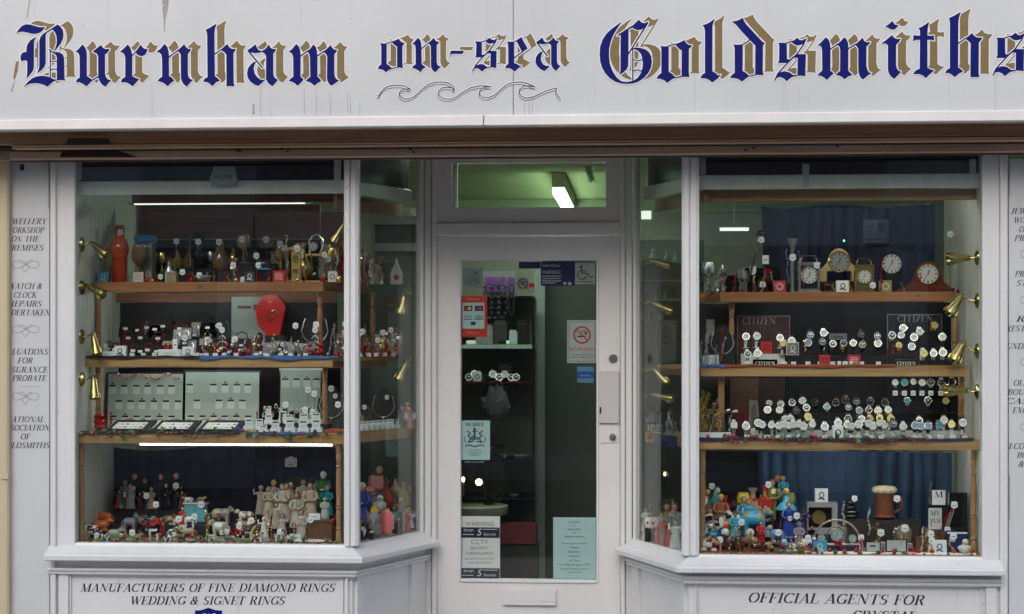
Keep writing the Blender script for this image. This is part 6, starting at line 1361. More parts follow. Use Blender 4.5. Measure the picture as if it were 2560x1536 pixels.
# poster and red hexagonal box
o=TH_('poster','pale grey poster with dark caption standing behind the red box','poster',638,.585,z)
b=MB(); w_=U(122,.585); h=U(150,.585); b.box(-w_/2,w_/2,0,.004,0,h); b.build('sheet',CARD,o); b=MB(); b.box(-w_*.37,-w_*.08,-.0008,-.0002,h*.80,h*.85); b.box(-w_*.03,w_*.04,-.0008,-.0002,h*.78,h*.87); b.build('caption',BRN,o); b=MB(); b.box(-w_*.42,w_*.1,-.0008,-.0002,h*.22,h*.25); b.build('caption_line',GINK,o)
o=TH_('hexagonal_box','large red hexagonal presentation box standing in front of the pale poster','box',676,.50,z+.105)
b=MB(); k=1/S(.5); pts=[(-39*k,68*k),(-17*k,100*k),(16*k,101*k),(39*k,72*k),(23*k,0),(-9*k,0),(-31*k,24*k)]
b.prism(pts,0,.03); b.build('case',mat('lacquer_red',(.50,.02,.015),.3,noise=.15,scale=8),o)
b=MB(); b.tube([(-36*k,-.001,70*k),(-2*k,-.003,55*k),(38*k,-.001,72*k)],.0008,n=4); b.build('fold_line',WINE,o)
b=MB(); b.tube([(6*k*math.cos(2*PI*j/16),-.004,44*k+6*k*math.sin(2*PI*j/16)) for j in range(16)],.0028,n=6,closed=True); b.build('ring',GOLD,o,smooth=True)
b=MB(); b.box(-5*k,5*k,-.0014,-.0004,82*k,87*k); b.build('caption',PINK,o)
b=MB(); b.tube([(4*k+j*4.4*k,-.003,(60+4*math.sin(j*1.2))*k) for j in range(8)],.0022,n=5); b.build('bracelet',SILVER,o)
plinth('black plinth carrying the red hexagonal box',648,712,.49,z,z+.104,d=.08)
bust('black necklace bust with looped silver chain beside the red box',648,.30,z+.03,46,BLK,SILVER,tagit=False)
bust('small grey necklace bust at the right of the middle left shelf',704,.30,z,40,GREY,SILVER)
bust('tall black bust near the right post of the middle left shelf',786,.40,z,118,BLK,SILVER,tagit=False)
plinth('grey plinth under the looped chain bust',630,668,.29,z,z+.0292,GREY,d=.07)
baubletree('silver wire tree with red baubles left of the brown bag',556,.21,z,66)
baubletree('silver wire tree full of red baubles at right of the blue cloth',788,.20,z,66)
baubletree('shorter silver wire tree with tag among red foil',589,.24,z,44)
for i,(x,Y,h) in enumerate(((862,.36,80),(884,.40,52),(905,.44,60),(958,.54,58),(978,.58,64),(945,.5,40))):
    baubletree('silver wire tree on the corner of the middle left shelf, %s from left'%ORD[i+1],x,Y,z,h,nb=6)
for i,(x,Y,h) in enumerate(((898,.42,44),(918,.46,40),(966,.52,50),(992,.6,42),(1000,.62,60))):
    tinsel('bright foil strand behind the left angled pane, %s from left'%ORD[i+1],x,Y,z,h,[GOLD,SILVER,RED,TEAL,SILVER][i],r=.010,turns=5)
for i,x in enumerate((900,922,940,962,984)): boxed('tiny white ticket box on the angled middle left shelf, %s from left'%ORD[i+1],x,.36+.05*i,z,10,9,WHITE,WHITE,REDM,3)
# ---- lowest shelf: earring boards, trays, ring boxes
z=zL3
def earboard(label,x0,x1,y0,y1,Y,rows,seed,tilt=-.06):
    o=TH_('earring_board',label,'jewellery board',(x0+x1)/2,Y,z,'pale earring display boards'); w_=X(x1,Y)-X(x0,Y); h=Z(y0,Y,(x0+x1)/2)-z; mx=Euler((tilt,0,0)).to_matrix().to_4x4()
    b=MB(); b.box(-w_/2-.008,w_/2+.008,.004,.012,0,h+.008,mx=mx); b.build('black_frame',BLK,o); b=MB(); b.box(-w_/2,w_/2,0,.0039,.002,h,mx=mx); b.build('card_face',CARD,o)
    rnd=random.Random(seed); cw=.035; ch=.046
    for r_,(zz,xs) in enumerate(rows):
        for x in xs:
            cx=-w_/2+w_*x; cz=h*zz
            b=MB(); b.box(cx-cw/2,cx+cw/2,-.0018,-.0006,cz-ch,cz,mx=mx); c=b.build('earring_card',mat('card_slip',(.55,.62,.59),.6),o)
            b=MB(); b.box(cx-cw*.46,cx+cw*.46,-.0026,-.0019,cz-ch*.22,cz-ch*.02,mx=mx); b.build('dark_strip',INK,c)
            if rnd.random()<.4: b=MB(); b.ball(mx@Vector((cx,-.004,cz+.006)),.0045,6); b.build('stud',BLK,c)
    return o
earboard('large pale earring board, left of the two on the lowest shelf',268,455,935,1035,.42,[(.80,(.06,.22,.38,.53,.70,.85)),(.52,(.15,.31,.46,.62,.78,.94)),(.24,(.08,.24,.39,.54,.70,.86))],1)
earboard('large pale earring board, right of the two on the lowest shelf',462,646,931,1034,.42,[(.80,(.06,.38,.54,.70,.85)),(.52,(.16,.46,.62,.78)),(.24,(.08,.24,.39,.54,.70,.86))],2)
earboard('pale earring board half hidden behind ring boxes',700,800,925,1010,.46,[(.86,(.12,.40,.66,.9))],3)
for i,(x,Y) in enumerate(((318,.10),(432,.10),(546,.10))):
    o=TH_('jewellery_tray','flat black jewellery tray on the lowest shelf, %s from left'%ORD[i+1],'tray',x,Y,z,'flat black jewellery trays'); w_=.10
    tz=.016; mx=Matrix.Translation((0,0,0))@Euler((R(13),0,0)).to_matrix().to_4x4()
    b=MB(); b.cbox(-w_,w_,0,.17,0,.012,.002); b.v=[mx@v for v in b.v]; b.build('tray_base',BLACK,o); b=MB(); b.box(-w_*.78,w_*.70,.012,.12,.0125,.014,mx=mx); b.build('white_liner',WHITE,o)
    rnd=random.Random(i)
    for k in range(12): b=MB(); cx=-w_*.7+(k%6)*w_*.26; cy=.03+(k//6)*.05; b.tube([mx@Vector((cx+.008*math.cos(2*PI*j/8),cy+.008*math.sin(2*PI*j/8),.016)) for j in range(8)],.0012,n=4,closed=True); b.build('pendant',[SILVER,GOLD,DSTEEL][k%3],o)
    t_=TH_('tinsel_strand','red and gold tinsel lying across the back of the %s black tray'%ORD[i+1],'tinsel',x,Y+.13,z+.052,'tinsel strands'); b=MB(); n=60
    vs=[]
    for k in range(n+1):
        u=k/n; a=k*1.9; vs+=[(-.09+.18*u,.006*math.cos(a),.006*math.sin(a)+.004*math.sin(u*14)),(-.09+.18*u+.003,-.006*math.cos(a),-.006*math.sin(a)+.004*math.sin(u*14))]
    b.add(vs,[(2*k,2*k+1,2*k+3,2*k+2) for k in range(n)],0); b.m=[k%3==0 for k in range(n)]; b.m=[int(q) for q in b.m]; b.build('strand',[RED,GOLD],t_)
z2=plinth('wide black step behind the ring boxes',640,820,.20,z,z+.035,d=.10)
for q in range(0):pass
RB=[(621,.10,z+.012,17,27),(648,.12,z+.010,17,27),(671,.14,z2,17,24),(658,.07,z,18,18),(688,.08,z,19,30),(724,.08,z,20,33),(757,.08,z,20,31),(790,.08,z,20,33),(722,.22,z2,18,22),(760,.24,z2,20,24),(790,.24,z2,20,26),(706,.24,z2,17,30),(668,.26,z2+.03,18,26)]
for i,(x,Y,zz,w_,h) in enumerate(RB):
    ringbox('white ring box with price card, %s in the cluster at right of the lowest shelf'%ORD[i+1],x,Y,zz,w_,h)
for i in range(8):
    x=898+i*13; ringbox('white ring box with price card behind the left angled pane, %s from left'%ORD[i+1],x,.26+.04*i,z,15,22)
plinth('grey ledge under the ring boxes behind the left angled pane',886,905,.24,z,z+.004,WHITE,d=.05)
bust('black bust wearing a thick silver chain behind the left angled pane',958,.52,z,100,BLK,SILVER)
bust('narrow grey bust left of the thick chain bust',905,.46,z,70,GREY,GOLD)
bust('grey bust leaning at the right end of the lowest left shelf',828,.34,z,110,GREY,SILVER)
o=TH_('earring_tree','small gold wire tree of looped earrings above the ring boxes','jewellery stand',772,.34,z2)
b=MB(); b.cyl((0,0,0),(0,0,.08),.002,n=6); b.lathe([(.03,0),(.028,.003)],n=14)
for a in range(7): 
    t=R(20+a*23); b.tube([(0,0,.05),(.03*math.cos(t),-.004,.05+.03*math.sin(t)),(.045*math.cos(t),-.006,.045+.034*math.sin(t))],.0018,n=5)
b.build('wire_frame',BLK,o)
for a in range(7): t=R(20+a*23); b=MB(); b.ball((.046*math.cos(t),-.008,.043+.034*math.sin(t)),.0055,7); b.build('pearl_stud',WCER,o,smooth=True)
ptag(o,-.014,-.014,.062,1.2); ptag(o,.022,-.014,.052,1.2)
for i,(x,zz) in enumerate(((700,.055),(712,.072),(728,.058),(742,.052),(690,.075))):
    o=TH_('pearl_ring','pearl ring on a black pad above the ring boxes, %s from left'%ORD[i+1],'ring',x,.31,z2+zz-.03,'pearl rings on black pads'); b=MB(); b.cbox(-.010,.010,0,.02,-.0,.03,.002); b.build('pad',BLK,o); b=MB(); b.tube([(.008*math.cos(2*PI*j/10),-.002,.034+.008*math.sin(2*PI*j/10)) for j in range(10)],.0015,n=5,closed=True); b.build('band',SILVER,o); b=MB(); b.ball((0,-.004,.044),.005,7); b.build('pearl',WCER,o,smooth=True)
o=lathe_item('red_tinsel_wreath','red and silver tinsel wreath wound round the left post, lowest shelf','tinsel',250,.20,z,[(.018,.01),(.03,.02),(.024,.03),(.032,.045),(.024,.055),(.030,.07),(.020,.08)],RED,n=9)
o=TH_('folded_napkin','folded bright blue triangular cloth at the centre of the lowest shelf','cloth',598,.055,z); b=MB(); b.prism([(-.025,0),(.03,0),(.012,.012),(-.02,.026)],0,.05); b.build('fabric',mat('royal_blue_cloth',(.02,.03,.24),.7),o)
strip_cloth('light blue cloth along the lowest shelf under the ring boxes',620,800,.024,.10,z,BLUEC,.010,4)
o=TH_('folded_napkin','crumpled rust red cloth at the right end of the lowest left shelf','cloth',836,.05,z); b=MB(); b.ball((0,.02,.008),.055,14,sc=(1,.5,.28)); b.build('fabric',RUST,o,smooth=True)
strip_cloth('black cloth edge along the lowest left shelf under the trays',200,600,.024,.12,z,BLACK,.006,7)
garland('holly garland with red berries along the lowest shelf of the left window',196,852,.022,z+.004,26,46,3,sag=.016)
o=TH_('angel_ornament','small pale pink angel ornament behind the left angled pane','ornament',1025,.56,z); b=MB(); b.lathe([(.022,0),(.012,.05),(.006,.07)],n=10); b.ball((0,0,.085),.013,8); b.build('body',PINK,o,smooth=True)
for s in (-1,1): b=MB(); b.prism([(s*.006,.03),(s*.03,.05),(s*.026,.08),(s*.006,.066)],.002,.006); b.build('wing',WCER,o)
# ---- bottom of the left window: figurines
z=zL0
z1=plinth('low black step under the left figurines, bottom of left window',262,520,.26,z,z+.055,d=.09); z2=plinth('tall black step under the dark standing figurines',285,470,.42,z,z+.12,d=.09); z3=plinth('black step under the cream figurines, bottom of left window',660,838,.24,z,z+.05,d=.14)
figure('dark jacketed figurine with tag, leftmost tall one by the boarded wall',313,.45,z2,70,GREY,hair=BRN,style='man',arms='down',tagz=.5)
figure('dark figurine with brown cap beside the leftmost tall figurine',336,.47,z2,84,BLK,hair=TAN,style='man',arms='down',tagz=.6)
figure('dark figurine with reddish head against the navy curtain',362,.46,z2,74,BLACK,hair=mat('red_brown',(.25,.06,.03),.5),style='robe')
figure('tall figurine in open dark coat with tan face',402,.45,z2,86,CHAR,hair=BRN,style='man',arms='down')
figure('black coated figurine with brown peaked head, rightmost tall one',440,.45,z2,88,BLK,hair=mat('fox_brown',(.28,.10,.06),.5),style='robe',tagz=.68)
o=TH_('oval_plate','pale lilac oval plate leaning at far left of the figurines','plate',225,.34,z+.055); b=MB(); b.ball((0,0,.05),.05,18,sc=(.55,.12,1)); b.build('plate',mat('lilac_china',(.36,.36,.46),.3),o,smooth=True); b=MB(); b.ball((-.008,-.007,.055),.012,8,sc=(1,.3,1)); b.build('painted_rose',REDM,o)
plinth('small black block under the lilac plate',212,240,.33,z,z+.0545,d=.05)
quad('glossy orange lying cow figurine behind the black and white cow',252,.24,z+.03,62,44,ORANGE,lie=True,face=1); quad('upper orange figurine stacked behind the orange cow',262,.36,z+.06,50,38,ORANGE,lie=True,face=-1)
plinth('black block under the orange figurines',226,284,.22,z,z+.0295,d=.08); plinth('taller black block under the upper orange figurine',236,290,.34,z,z+.0595,d=.06)
quad('grey standing elephant figurine with trunk down, bottom left window',324,.22,z+.012,44,58,GREY,trunk=True,face=1)
quad('black and white cow figurine at front left corner',228,.10,z+.003,54,44,WCER,BLK,5,face=-1,tagx=.7)
quad('grey green lying lamb figurine with tag behind the grassy base',286,.14,z+.008,44,34,mat('grey_green_glaze',(.34,.40,.32),.4),lie=True,face=1,tagx=1.0)
def grass(label,x0,x1,Y,hp,m=mat('grassy_glaze',(.16,.24,.12),.5,noise=.4,scale=60)):
    o=TH_('ornament_base',label,'ornament base',(x0+x1)/2,Y,z,'painted grassy ornament bases'); w_=(X(x1,Y)-X(x0,Y))/2; b=MB(); b.ball((0,0,.004),w_,16,sc=(1,.28,U(hp,Y)/w_)); b.build('turf',m,o,smooth=True); b=MB(); b.lathe([(w_*.98,0),(w_*1.02,.004),(w_*.97,.008)],n=20,sy=.3); b.build('rim',BRN,o,smooth=True)
grass('long pale green grassy base at front left',262,372,.085,12); grass('sandy grassy base in the centre front',400,505,.085,12,mat('sandy_glaze',(.36,.33,.22),.5,noise=.3,scale=60)); grass('pale green grassy base right of centre',500,615,.085,12); grass('white rimmed oval base under the cream figurines',712,835,.085,7,WCER)
quad('black and white sheepdog figurine sitting at the front centre left',385,.10,z+.004,36,34,WCER,BLK,4,face=-1)
for i,(x,Y,zz,h,m_) in enumerate(((352,.12,z,24,GOLD),(407,.13,z+.01,44,RED),(362,.30,z1,20,GOLD),(514,.11,z+.004,62,GOLD),(552,.2,z+.04,40,GOLD),(676,.09,z,44,GOLD),(742,.12,z+.03,30,RED),(790,.20,z3,40,GOLD),(720,.28,z3+.10,36,GOLD),(668,.22,z3,56,GOLD),(748,.22,z3+.03,58,GOLD),(640,.12,z,26,GOLD),(853,.10,z+.02,90,GOLD))):
    tinsel('%s foil strand among the left window figurines, %s in order'%('red' if m_ is RED else 'gold',ORD[i+1]),x,Y,zz,h,m_,r=.006,turns=4,lean=(.15 if i%2 else -.1))
bow('dark red foil rosette right of the grey lamb',362,.12,z+.01,16); bow('bright red bow at the front of the sandy base',475,.075,z+.003,26); bow('red bow tag on the cream cow back',546,.30,z+.10,12); bow('red bow behind the black and white calf',592,.14,z+.015,34); bow('red rosette at front left beside the cow',270,.07,z,16)
o=TH_('toy_tractor','small dark red toy tractor behind the sheepdog','toy',388,.25,z1-.02); b=MB(); b.cbox(-.028,.02,0,.025,.014,.034,.003); b.cbox(-.004,.018,0,.025,.034,.056,.002); b.build('body',REDM,o)
for x_,r_ in ((-.02,.010),(.012,.015)): b=MB(); b.cyl((x_,-.004,r_),(x_,.004,r_),r_,n=14); b.build('wheel',BLK,o)
o=TH_('dresser_ornament','sky blue toy dresser with small dogs on top, bottom of left window','ornament',487,.38,z+.06)
b=MB(); b.cbox(-.054,.054,0,.05,0,.088,.002); b.build('cabinet',mat('dresser_blue',(.10,.38,.50),.35),o); b=MB(); b.cbox(-.06,.06,-.005,.055,.0881,.096,.001); b.build('top',WCER,o)
for s in (-1,1): b=MB(); b.cbox(s*.027-.022,s*.027+.022,-.003,-.0005,.008,.078,.001); b.build('door',mat('dresser_blue_light',(.14,.44,.56),.35),o)
ptag(o,.034,-.010,.088,1.3)
plinth('dark block under the sky blue dresser',458,516,.37,z,z+.0595,d=.07)
quad('small white dog figurine lying on the dresser, left one',472,.40,z+.157,30,20,WCER,BRN,1,lie=True,face=-1); quad('small tan dog figurine lying on the dresser, right one',503,.40,z+.157,26,20,TAN,lie=True,face=1)
figure('figurine in red coat before the dresser',456,.28,z1,44,REDM,hair=WCER,style='robe',arms='front')
quad('white and grey dog figurine leaning over beside the red coat figurine',474,.24,z+.05,36,34,WCER,GREY,2,face=-1)
o=TH_('flat_cap_rock','grey green rounded rock ornament with tag before the dresser','ornament',444,.22,z+.03); b=MB(); b.ball((0,0,.012),.026,12,sc=(1,.7,.6)); b.build('rock',mat('rock_green',(.2,.24,.2),.5,noise=.4,scale=50),o,smooth=True); ptag(o,.026,-.02,.02,1.25)
plinth('low dark block in the centre of the left window figurines',428,520,.19,z,z+.0295,d=.06)
quad('cream pig figurine standing on the sandy base',470,.12,z+.012,46,30,CREAMC,face=-1,tagx=-1.5); quad('brown and white dog standing on the sandy base',432,.14,z+.01,32,26,WCER,BRN,3,face=1)
quad('cream cow figurine with orange head standing at the centre back',552,.34,z+.055,64,46,CREAMC,GREY,3,face=1); plinth('dark block under the cream cow',520,582,.32,z,z+.0545,d=.07)
quad('white sheep figurine at the centre of the left window',550,.16,z+.012,52,46,WCER,CREAMC,2,face=-1,tagx=.3)
quad('black and white calf figurine standing on the green base',618,.10,z+.008,38,42,WCER,BLK,5,face=1); quad('tiny black and white puppy lying beside the calf',585,.09,z+.006,26,20,BLK,WCER,2,lie=True,face=1)
o=quad('pair of curled tan and white kittens figurine, upper',615,.34,z+.075,54,36,TAN,WCER,4,lie=True,face=-1); quad('tan kitten figurine lying below the curled pair',612,.26,z+.045,56,30,TAN,WCER,3,lie=True,face=1); plinth('dark block under the tan kittens',586,645,.25,z,z+.0445,d=.07); plinth('taller dark block under the curled kittens',588,644,.33,z,z+.0745,d=.05)
o=TH_('brick_wall_ornament','little brick pillar ornament beside the white lady','ornament',636,.14,z+.003); b=MB(); b.cbox(-.022,.022,0,.03,0,.075,.001); b.build('pillar',BRN,o)
for k in range(5): b=MB(); b.box(-.0225,.0225,-.001,.031,.012+k*.014,.014+k*.014); b.build('mortar_line',CREAMC,o)
figure('white robed lady figurine with arms out, front of the cream group',660,.10,z+.003,60,WCER,hair=WCER,skin=WCER,arms='up',base=WCER,group='cream carved figurines')
CF=[('cream figurine with braided hair at the left of the cream group',672,.32,z3+.05,74,'front'),('cream standing figurine holding its hands, second tall one',706,.30,z3+.03,92,'front'),('cream standing figurine embracing, right of the tall couple',716,.31,z3+.03,92,'down'),('cream figurine with clasped hands beside the couple',742,.28,z3,86,'front'),('cream figurine with arms folded behind the gold tinsel',776,.30,z3+.03,94,'front'),('cream kneeling figurine in the middle of the cream group',690,.22,z3,62,'up'),('cream figurine with red scarf at the front of the cream group',754,.12,z+.006,76,'front'),('small cream child figurine held up at the front',706,.13,z+.004,66,'up'),('cream figurine with dark face bowed low',668,.24,z3,44,'down'),('pale blue grey cream figurine behind the red scarf',762,.2,z3,54,'down')]
plinth('black riser at the back of the cream figurines',664,800,.385,z,z+.10,d=.06)
for l,x,Y,zz,h,a in CF: figure(l,x,Y,zz,h,[CREAMC,mat('grey_cream',(.42,.40,.36),.45),mat('rosy_cream',(.44,.33,.26),.5)][int(x)%3],hair=[BRN,TAN][int(x)%2],skin=TAN,arms=a,group='cream carved figurines')
plinth('raised black riser inside the cream group',664,800,.288,z+.0509,z+.0795,d=.05)
o=TH_('wooden_chest','dark brown wooden chest at the right of the left window figurines','chest',800,.11,z+.003); b=MB(); b.cbox(-.058,.058,0,.08,0,.088,.002); b.build('chest_body',BRN,o); b=MB(); b.cbox(-.061,.061,-.003,.083,.0885,.1,.002); b.build('lid',mat('chest_lid',(.11,.05,.03),.4),o)
figure('cream seated figurine reading on the brown chest',812,.15,z+.104,54,mat('grey_cream',(.42,.40,.36),.45),hair=TAN,skin=TAN,group='cream carved figurines')
boxed('white house shaped price card on the brown chest',786,.115,z+.104,28,16,WHITE,WHITE,GINK,3,name='price_card',cat='price card',d=.002); boxed('white price card at the front of the red scarf figurine',738,.075,z+.006,28,19,WHITE,WHITE,GINK,3,name='price_card',cat='price card',d=.002)
quad('tiny white cow figurine sitting at the front of the cream group',697,.075,z+.003,26,34,WCER,BLK,2,face=1)
figure('slender figurine in green and teal robe beside the right post',808,.40,z+.12,96,GRN,hair=WCER,skin=WCER,style='robe'); figure('figurine in teal robe next to the green robed one',818,.36,z+.10,74,TEAL,hair=TAN,style='robe')
plinth('tall black block under the green and teal figurines',790,836,.355,z,z+.0995,d=.10); 
boxed('small black block lifting the green robed figurine',808,.396,z+.1005,18,9,BLK,BLK,BLK,None,name='display_block',cat='plinth',d=.03)
o=TH_('wall_plaque','white arched plaque hanging on the curtain above the cream figurines','plaque',727,.54,Z(1168,.54,727)); b=MB(); k=1/S(.54); b.prism([(-15*k,0),(15*k,0),(15*k,22*k),(7*k,24*k),(0,28*k),(-7*k,24*k),(-15*k,22*k)],0,.006); b.build('plaque',mat('chalk_white',(.5,.48,.47),.6),o); b=MB(); b.box(-6*k,6*k,-.001,-.0002,5*k,7*k); b.build('lettering',INK,o)
o=TH_('green_panel','dark green panel behind the cream figurines','board',752,.56,z+.10); b=MB(); b.box(-.075,.075,0,.006,0,.17); b.build('panel',mat('bottle_green',(.02,.045,.02),.7,noise=.3),o)
garland('holly garland along the floor of the left window',205,850,.035,z+.006,30,44,11,sag=.008)
# behind the left angled pane, bottom
o=TH_('toy_elephant','large pink eared toy elephant behind the left angled pane','toy',938,.30,z); b=MB(); b.ball((0,0,.045),.038,14,sc=(1,.85,1.1)); b.ball((0,-.015,.10),.030,12); b.tube([(0,-.04,.095),(0,-.06,.07),(0,-.058,.04)],.009,n=8,taper=[1.2,1,.7]); b.build('body',mat('elephant_grey',(.34,.34,.36),.5),o,smooth=True)
for s in (-1,1): b=MB(); b.ball((s*.056,-.012,.08),.042,14,sc=(.9,.2,1.45)); b.build('ear',mat('ear_pink',(.50,.13,.12),.5),o,smooth=True)
b=MB(); b.lathe([(.022,0),(.02,.02),(.001,.035)],c=(0,-.01,.125),n=10); b.build('yellow_hat',YEL,o,smooth=True)
quad('black and white skunk toy in front of the pink eared elephant',921,.21,z,36,34,BLK,WCER,3,face=-1)
bird('white duck figurine with orange beak above the toy elephant',950,.36,z+.12,44,WCER,ORANGE)
plinth('black block under the white duck',934,968,.35,z,z+.1195,d=.06)
figure('figurine in blue robe with red shawl beside the mullion',905,.30,z+.05,110,COBALT,hair=WCER,style='robe'); plinth('low block under the blue robed figurine',893,917,.28,z,z+.0495,d=.05)
quad('pink pig figurine high behind the left angled pane',925,.40,z+.20,36,34,PINK,face=1,lie=True); plinth('tall grey block under the pink pig',908,945,.39,z,z+.1995,GREY,d=.06)
for i,(x,Y,h,m_,hr) in enumerate(((968,.42,66,REDM,YEL),(985,.48,60,TEAL,BRN),(1002,.52,66,TAN,WCER),(1016,.54,56,REDM,WCER),(1026,.57,44,WCER,TAN),(976,.34,44,WCER,BRN),(996,.44,42,BRN,WCER))):
    figure('small %s figurine behind the left angled pane, %s from left'%({'matt_red':'red','teal_glaze':'teal','tan_resin':'tan','white_ceramic':'white','brown_resin':'brown'}[m_.name],ORD[i+1]),x,Y,z+.02*(i%3),h,m_,hair=hr)
figure('brown carved guitar player figurine with bead string at the back',948,.52,z+.12,104,BRN,hair=TAN,style='robe'); plinth('dark tall block at the back behind the left angled pane',935,1005,.50,z,z+.1195,BLACK,d=.08)
for i,(x,Y) in enumerate((q,.05+(q-877)*.0035) for q in (905,925,945,965,985,1005,1022)): 
    bow('small red and brown rosette along the angled floor, %s from left'%ORD[i+1],x,Y,z+.002,14,[RED,BRN][i%2])
# ================================================================= RIGHT WINDOW
z=zR1
mantel('pale oak arched bridge clock with gold dial, centre of the top right shelf',2098,.47,z+.055,100,82,PALEW,25,48,'bridge',face=mat('silver_sunburst',(.55,.55,.50),.25,.6),ring=GOLD)
z_=plinth('black block under the left foot of the oak bridge clock',2046,2150,.46,z,z+.0545,d=.07)
carriage('silver carriage clock with white roman dial, top right shelf',2023,.38,z,52,92,SILVER,DSTEEL,STEEL,21)
carriage('brass carriage clock with clear panel, right of the oak clock',2161,.38,z,46,84,GOLD,mat('olive_panel',(.20,.17,.06),.3,.5),GOLD,17)
mantel('dark upright mantel clock with white dial behind the brass one',2229,.52,z,56,96,BLK,25,72,'arch',ring=DSTEEL)
mantel('dark mahogany napoleon mantel clock, right end of the top right shelf',2320,.46,z,150,78,MAHOG,25,46,'napoleon',ring=GOLD)
boxed('red and white gift box printed with a round picture, top right shelf',1949,.37,z,30,29,REDM,REDM,PAPB,2); boxed('white gift box with small bird picture under the oak clock',2107,.37,z,31,29,WHITE,WHITE,BRN,0); boxed('tan gift box with gold figure beside the mahogany clock',2214,.37,z,30,29,TAN,OLIVE,WCER,2)
o=lathe_item('glass_vase','tall grey stem vase with flared clear top and bead string, top right shelf','vase',1981,.44,z,[(.016,0),(.016,.004),(.010,.02),(.010,.21),(.012,.225),(.026,.25),(.028,.262),(.024,.262),(.001,.23)],mat('grey_marble',(.2,.22,.22),.3,noise=.4,scale=40)); ptag(o,.0,-.014,.17,1.3)
tinsel('silver zigzag strand left of the tall grey vase',1970,.40,z+.04,88,SILVER,r=.007,turns=8,lean=-.04); tinsel('silver zigzag strand right of the tall grey vase',1992,.42,z+.06,72,SILVER,r=.007,turns=7,lean=.1)
tinsel('red zigzag strand on the silver carriage clock',2008,.36,z+.03,62,RED,r=.006,turns=8)
tinsel('short gold strand left of the brass carriage clock',2146,.36,z+.01,60,GOLD,r=.006,turns=6)
for i,(x,h) in enumerate(((1886,44),(2388,160),(2302,40))): tinsel(['gold twisted strand at left of the top right shelf','long silver strand hanging at the right end of the top right shelf','short red strand beside the mahogany clock'][i],x,.40,z,h,[GOLD,SILVER,RED][i],r=.009,turns=[4,12,4][i])
bow('small red bow behind the black case at left of the top right shelf',1922,.44,z+.09,22); bow('tiny red bow at the left end of the top right shelf',1857,.37,z,14)
o=TH_('saxophone_ornament','tall dark slanting saxophone ornament with tag at left of top right shelf','ornament',1870,.44,z); b=MB(); b.tube([(-.02,0,0),(.01,0,.09),(.03,0,.17),(.045,0,.24),(.055,0,.285),(.07,0,.29)],.006,n=8,taper=[1,1,1,1.1,1.6,2.6]); b.lathe([(.02,0),(.018,.004)],c=(-.02,0,0),n=12); b.build('tube',DSTEEL,o,smooth=True); b=MB(); b.ball((.062,0,.285),.026,10,sc=(1,.6,.8)); b.build('bell',BLK,o,smooth=True); ptag(o,.062,-.02,.255,1.2)
tinsel('gold strand wound on the neck of the slanting ornament',1889,.41,z+.19,44,GOLD,r=.006,turns=4,lean=.2)
for i,(x,w_,h) in enumerate(((1822,44,44),(1886,46,62),(1932,40,66))):
    o=plinth('glossy black presentation case at left of the top right shelf, %s from left'%ORD[i+1],x-w_/2,x+w_/2,.50,z,z+h/S(.5),BLK,d=.06)
for i,(x,zz) in enumerate(((1882,.10),(1908,.03),(1914,.14))): boxed('loose white price ticket among black cases, %s from left'%ORD[i+1],x,.46,z+zz,16,22 if i==2 else 16,WHITE,WHITE,GINK,3,name='price_ticket',cat='price card',d=.002)
o=TH_('snow_globe','small dark round object like a snow globe under the oak clock','ornament',2069,.40,z); b=MB(); b.lathe([(.018,0),(.016,.012),(.012,.014)],n=14); b.ball((0,0,.03),.018,12); b.build('globe',BLK,o,smooth=True); b=MB(); b.ball((0,-.002,.004),.02,8,sc=(1,.8,.25)); b.build('copper_foot',mat('copper',(.6,.3,.15),.3,.8),o,smooth=True)
for i,(x,Y,h) in enumerate(((1758,.36,70),(1770,.40,100),(1786,.42,60),(1800,.44,90),(1812,.46,56))):
    o=lathe_item('glass_figurine','clear crystal glass figurine at the far left of the top right shelf, %s from left'%ORD[i+1],'glass ornament',x,Y,z,[(.014,0),(.016,.006),(.006,.02),(.009,.04),(.005,h/S(Y)*.7),(.010,h/S(Y)*.85),(.001,h/S(Y))],CLEAR,group='crystal glass figurines')
o=TH_('alarm_sensor','tiny sensor with green light above the oak clock','sensor',2110,.60,Z(606,.6)); b=MB(); b.cbox(-.010,.010,0,.01,-.008,.008,.002); b.build('case',BLK,o); b=MB(); b.ball((0,-.001,0),.0045,8); b.build('green_light',emat('green_led',(.05,1,.35),6),o)
o=TH_('window_notice','pale blue square notice seen faintly on the navy curtain','notice',2190,.60,Z(611,.6)); b=MB(); k=1/S(.6); b.box(-31*k,31*k,0,.001,0,57*k); b.build('sheet',mat('faint_blue_sheet',(.035,.055,.11),.4),o); b=MB(); b.box(4*k,22*k,-.0008,-.0002,28*k,50*k); b.build('picture',NAVY,o); b=MB(); b.box(-24*k,24*k,-.0008,-.0002,6*k,10*k); b.box(-24*k,-4*k,-.0008,-.0002,38*k,41*k); b.build('print',NAVY,o)
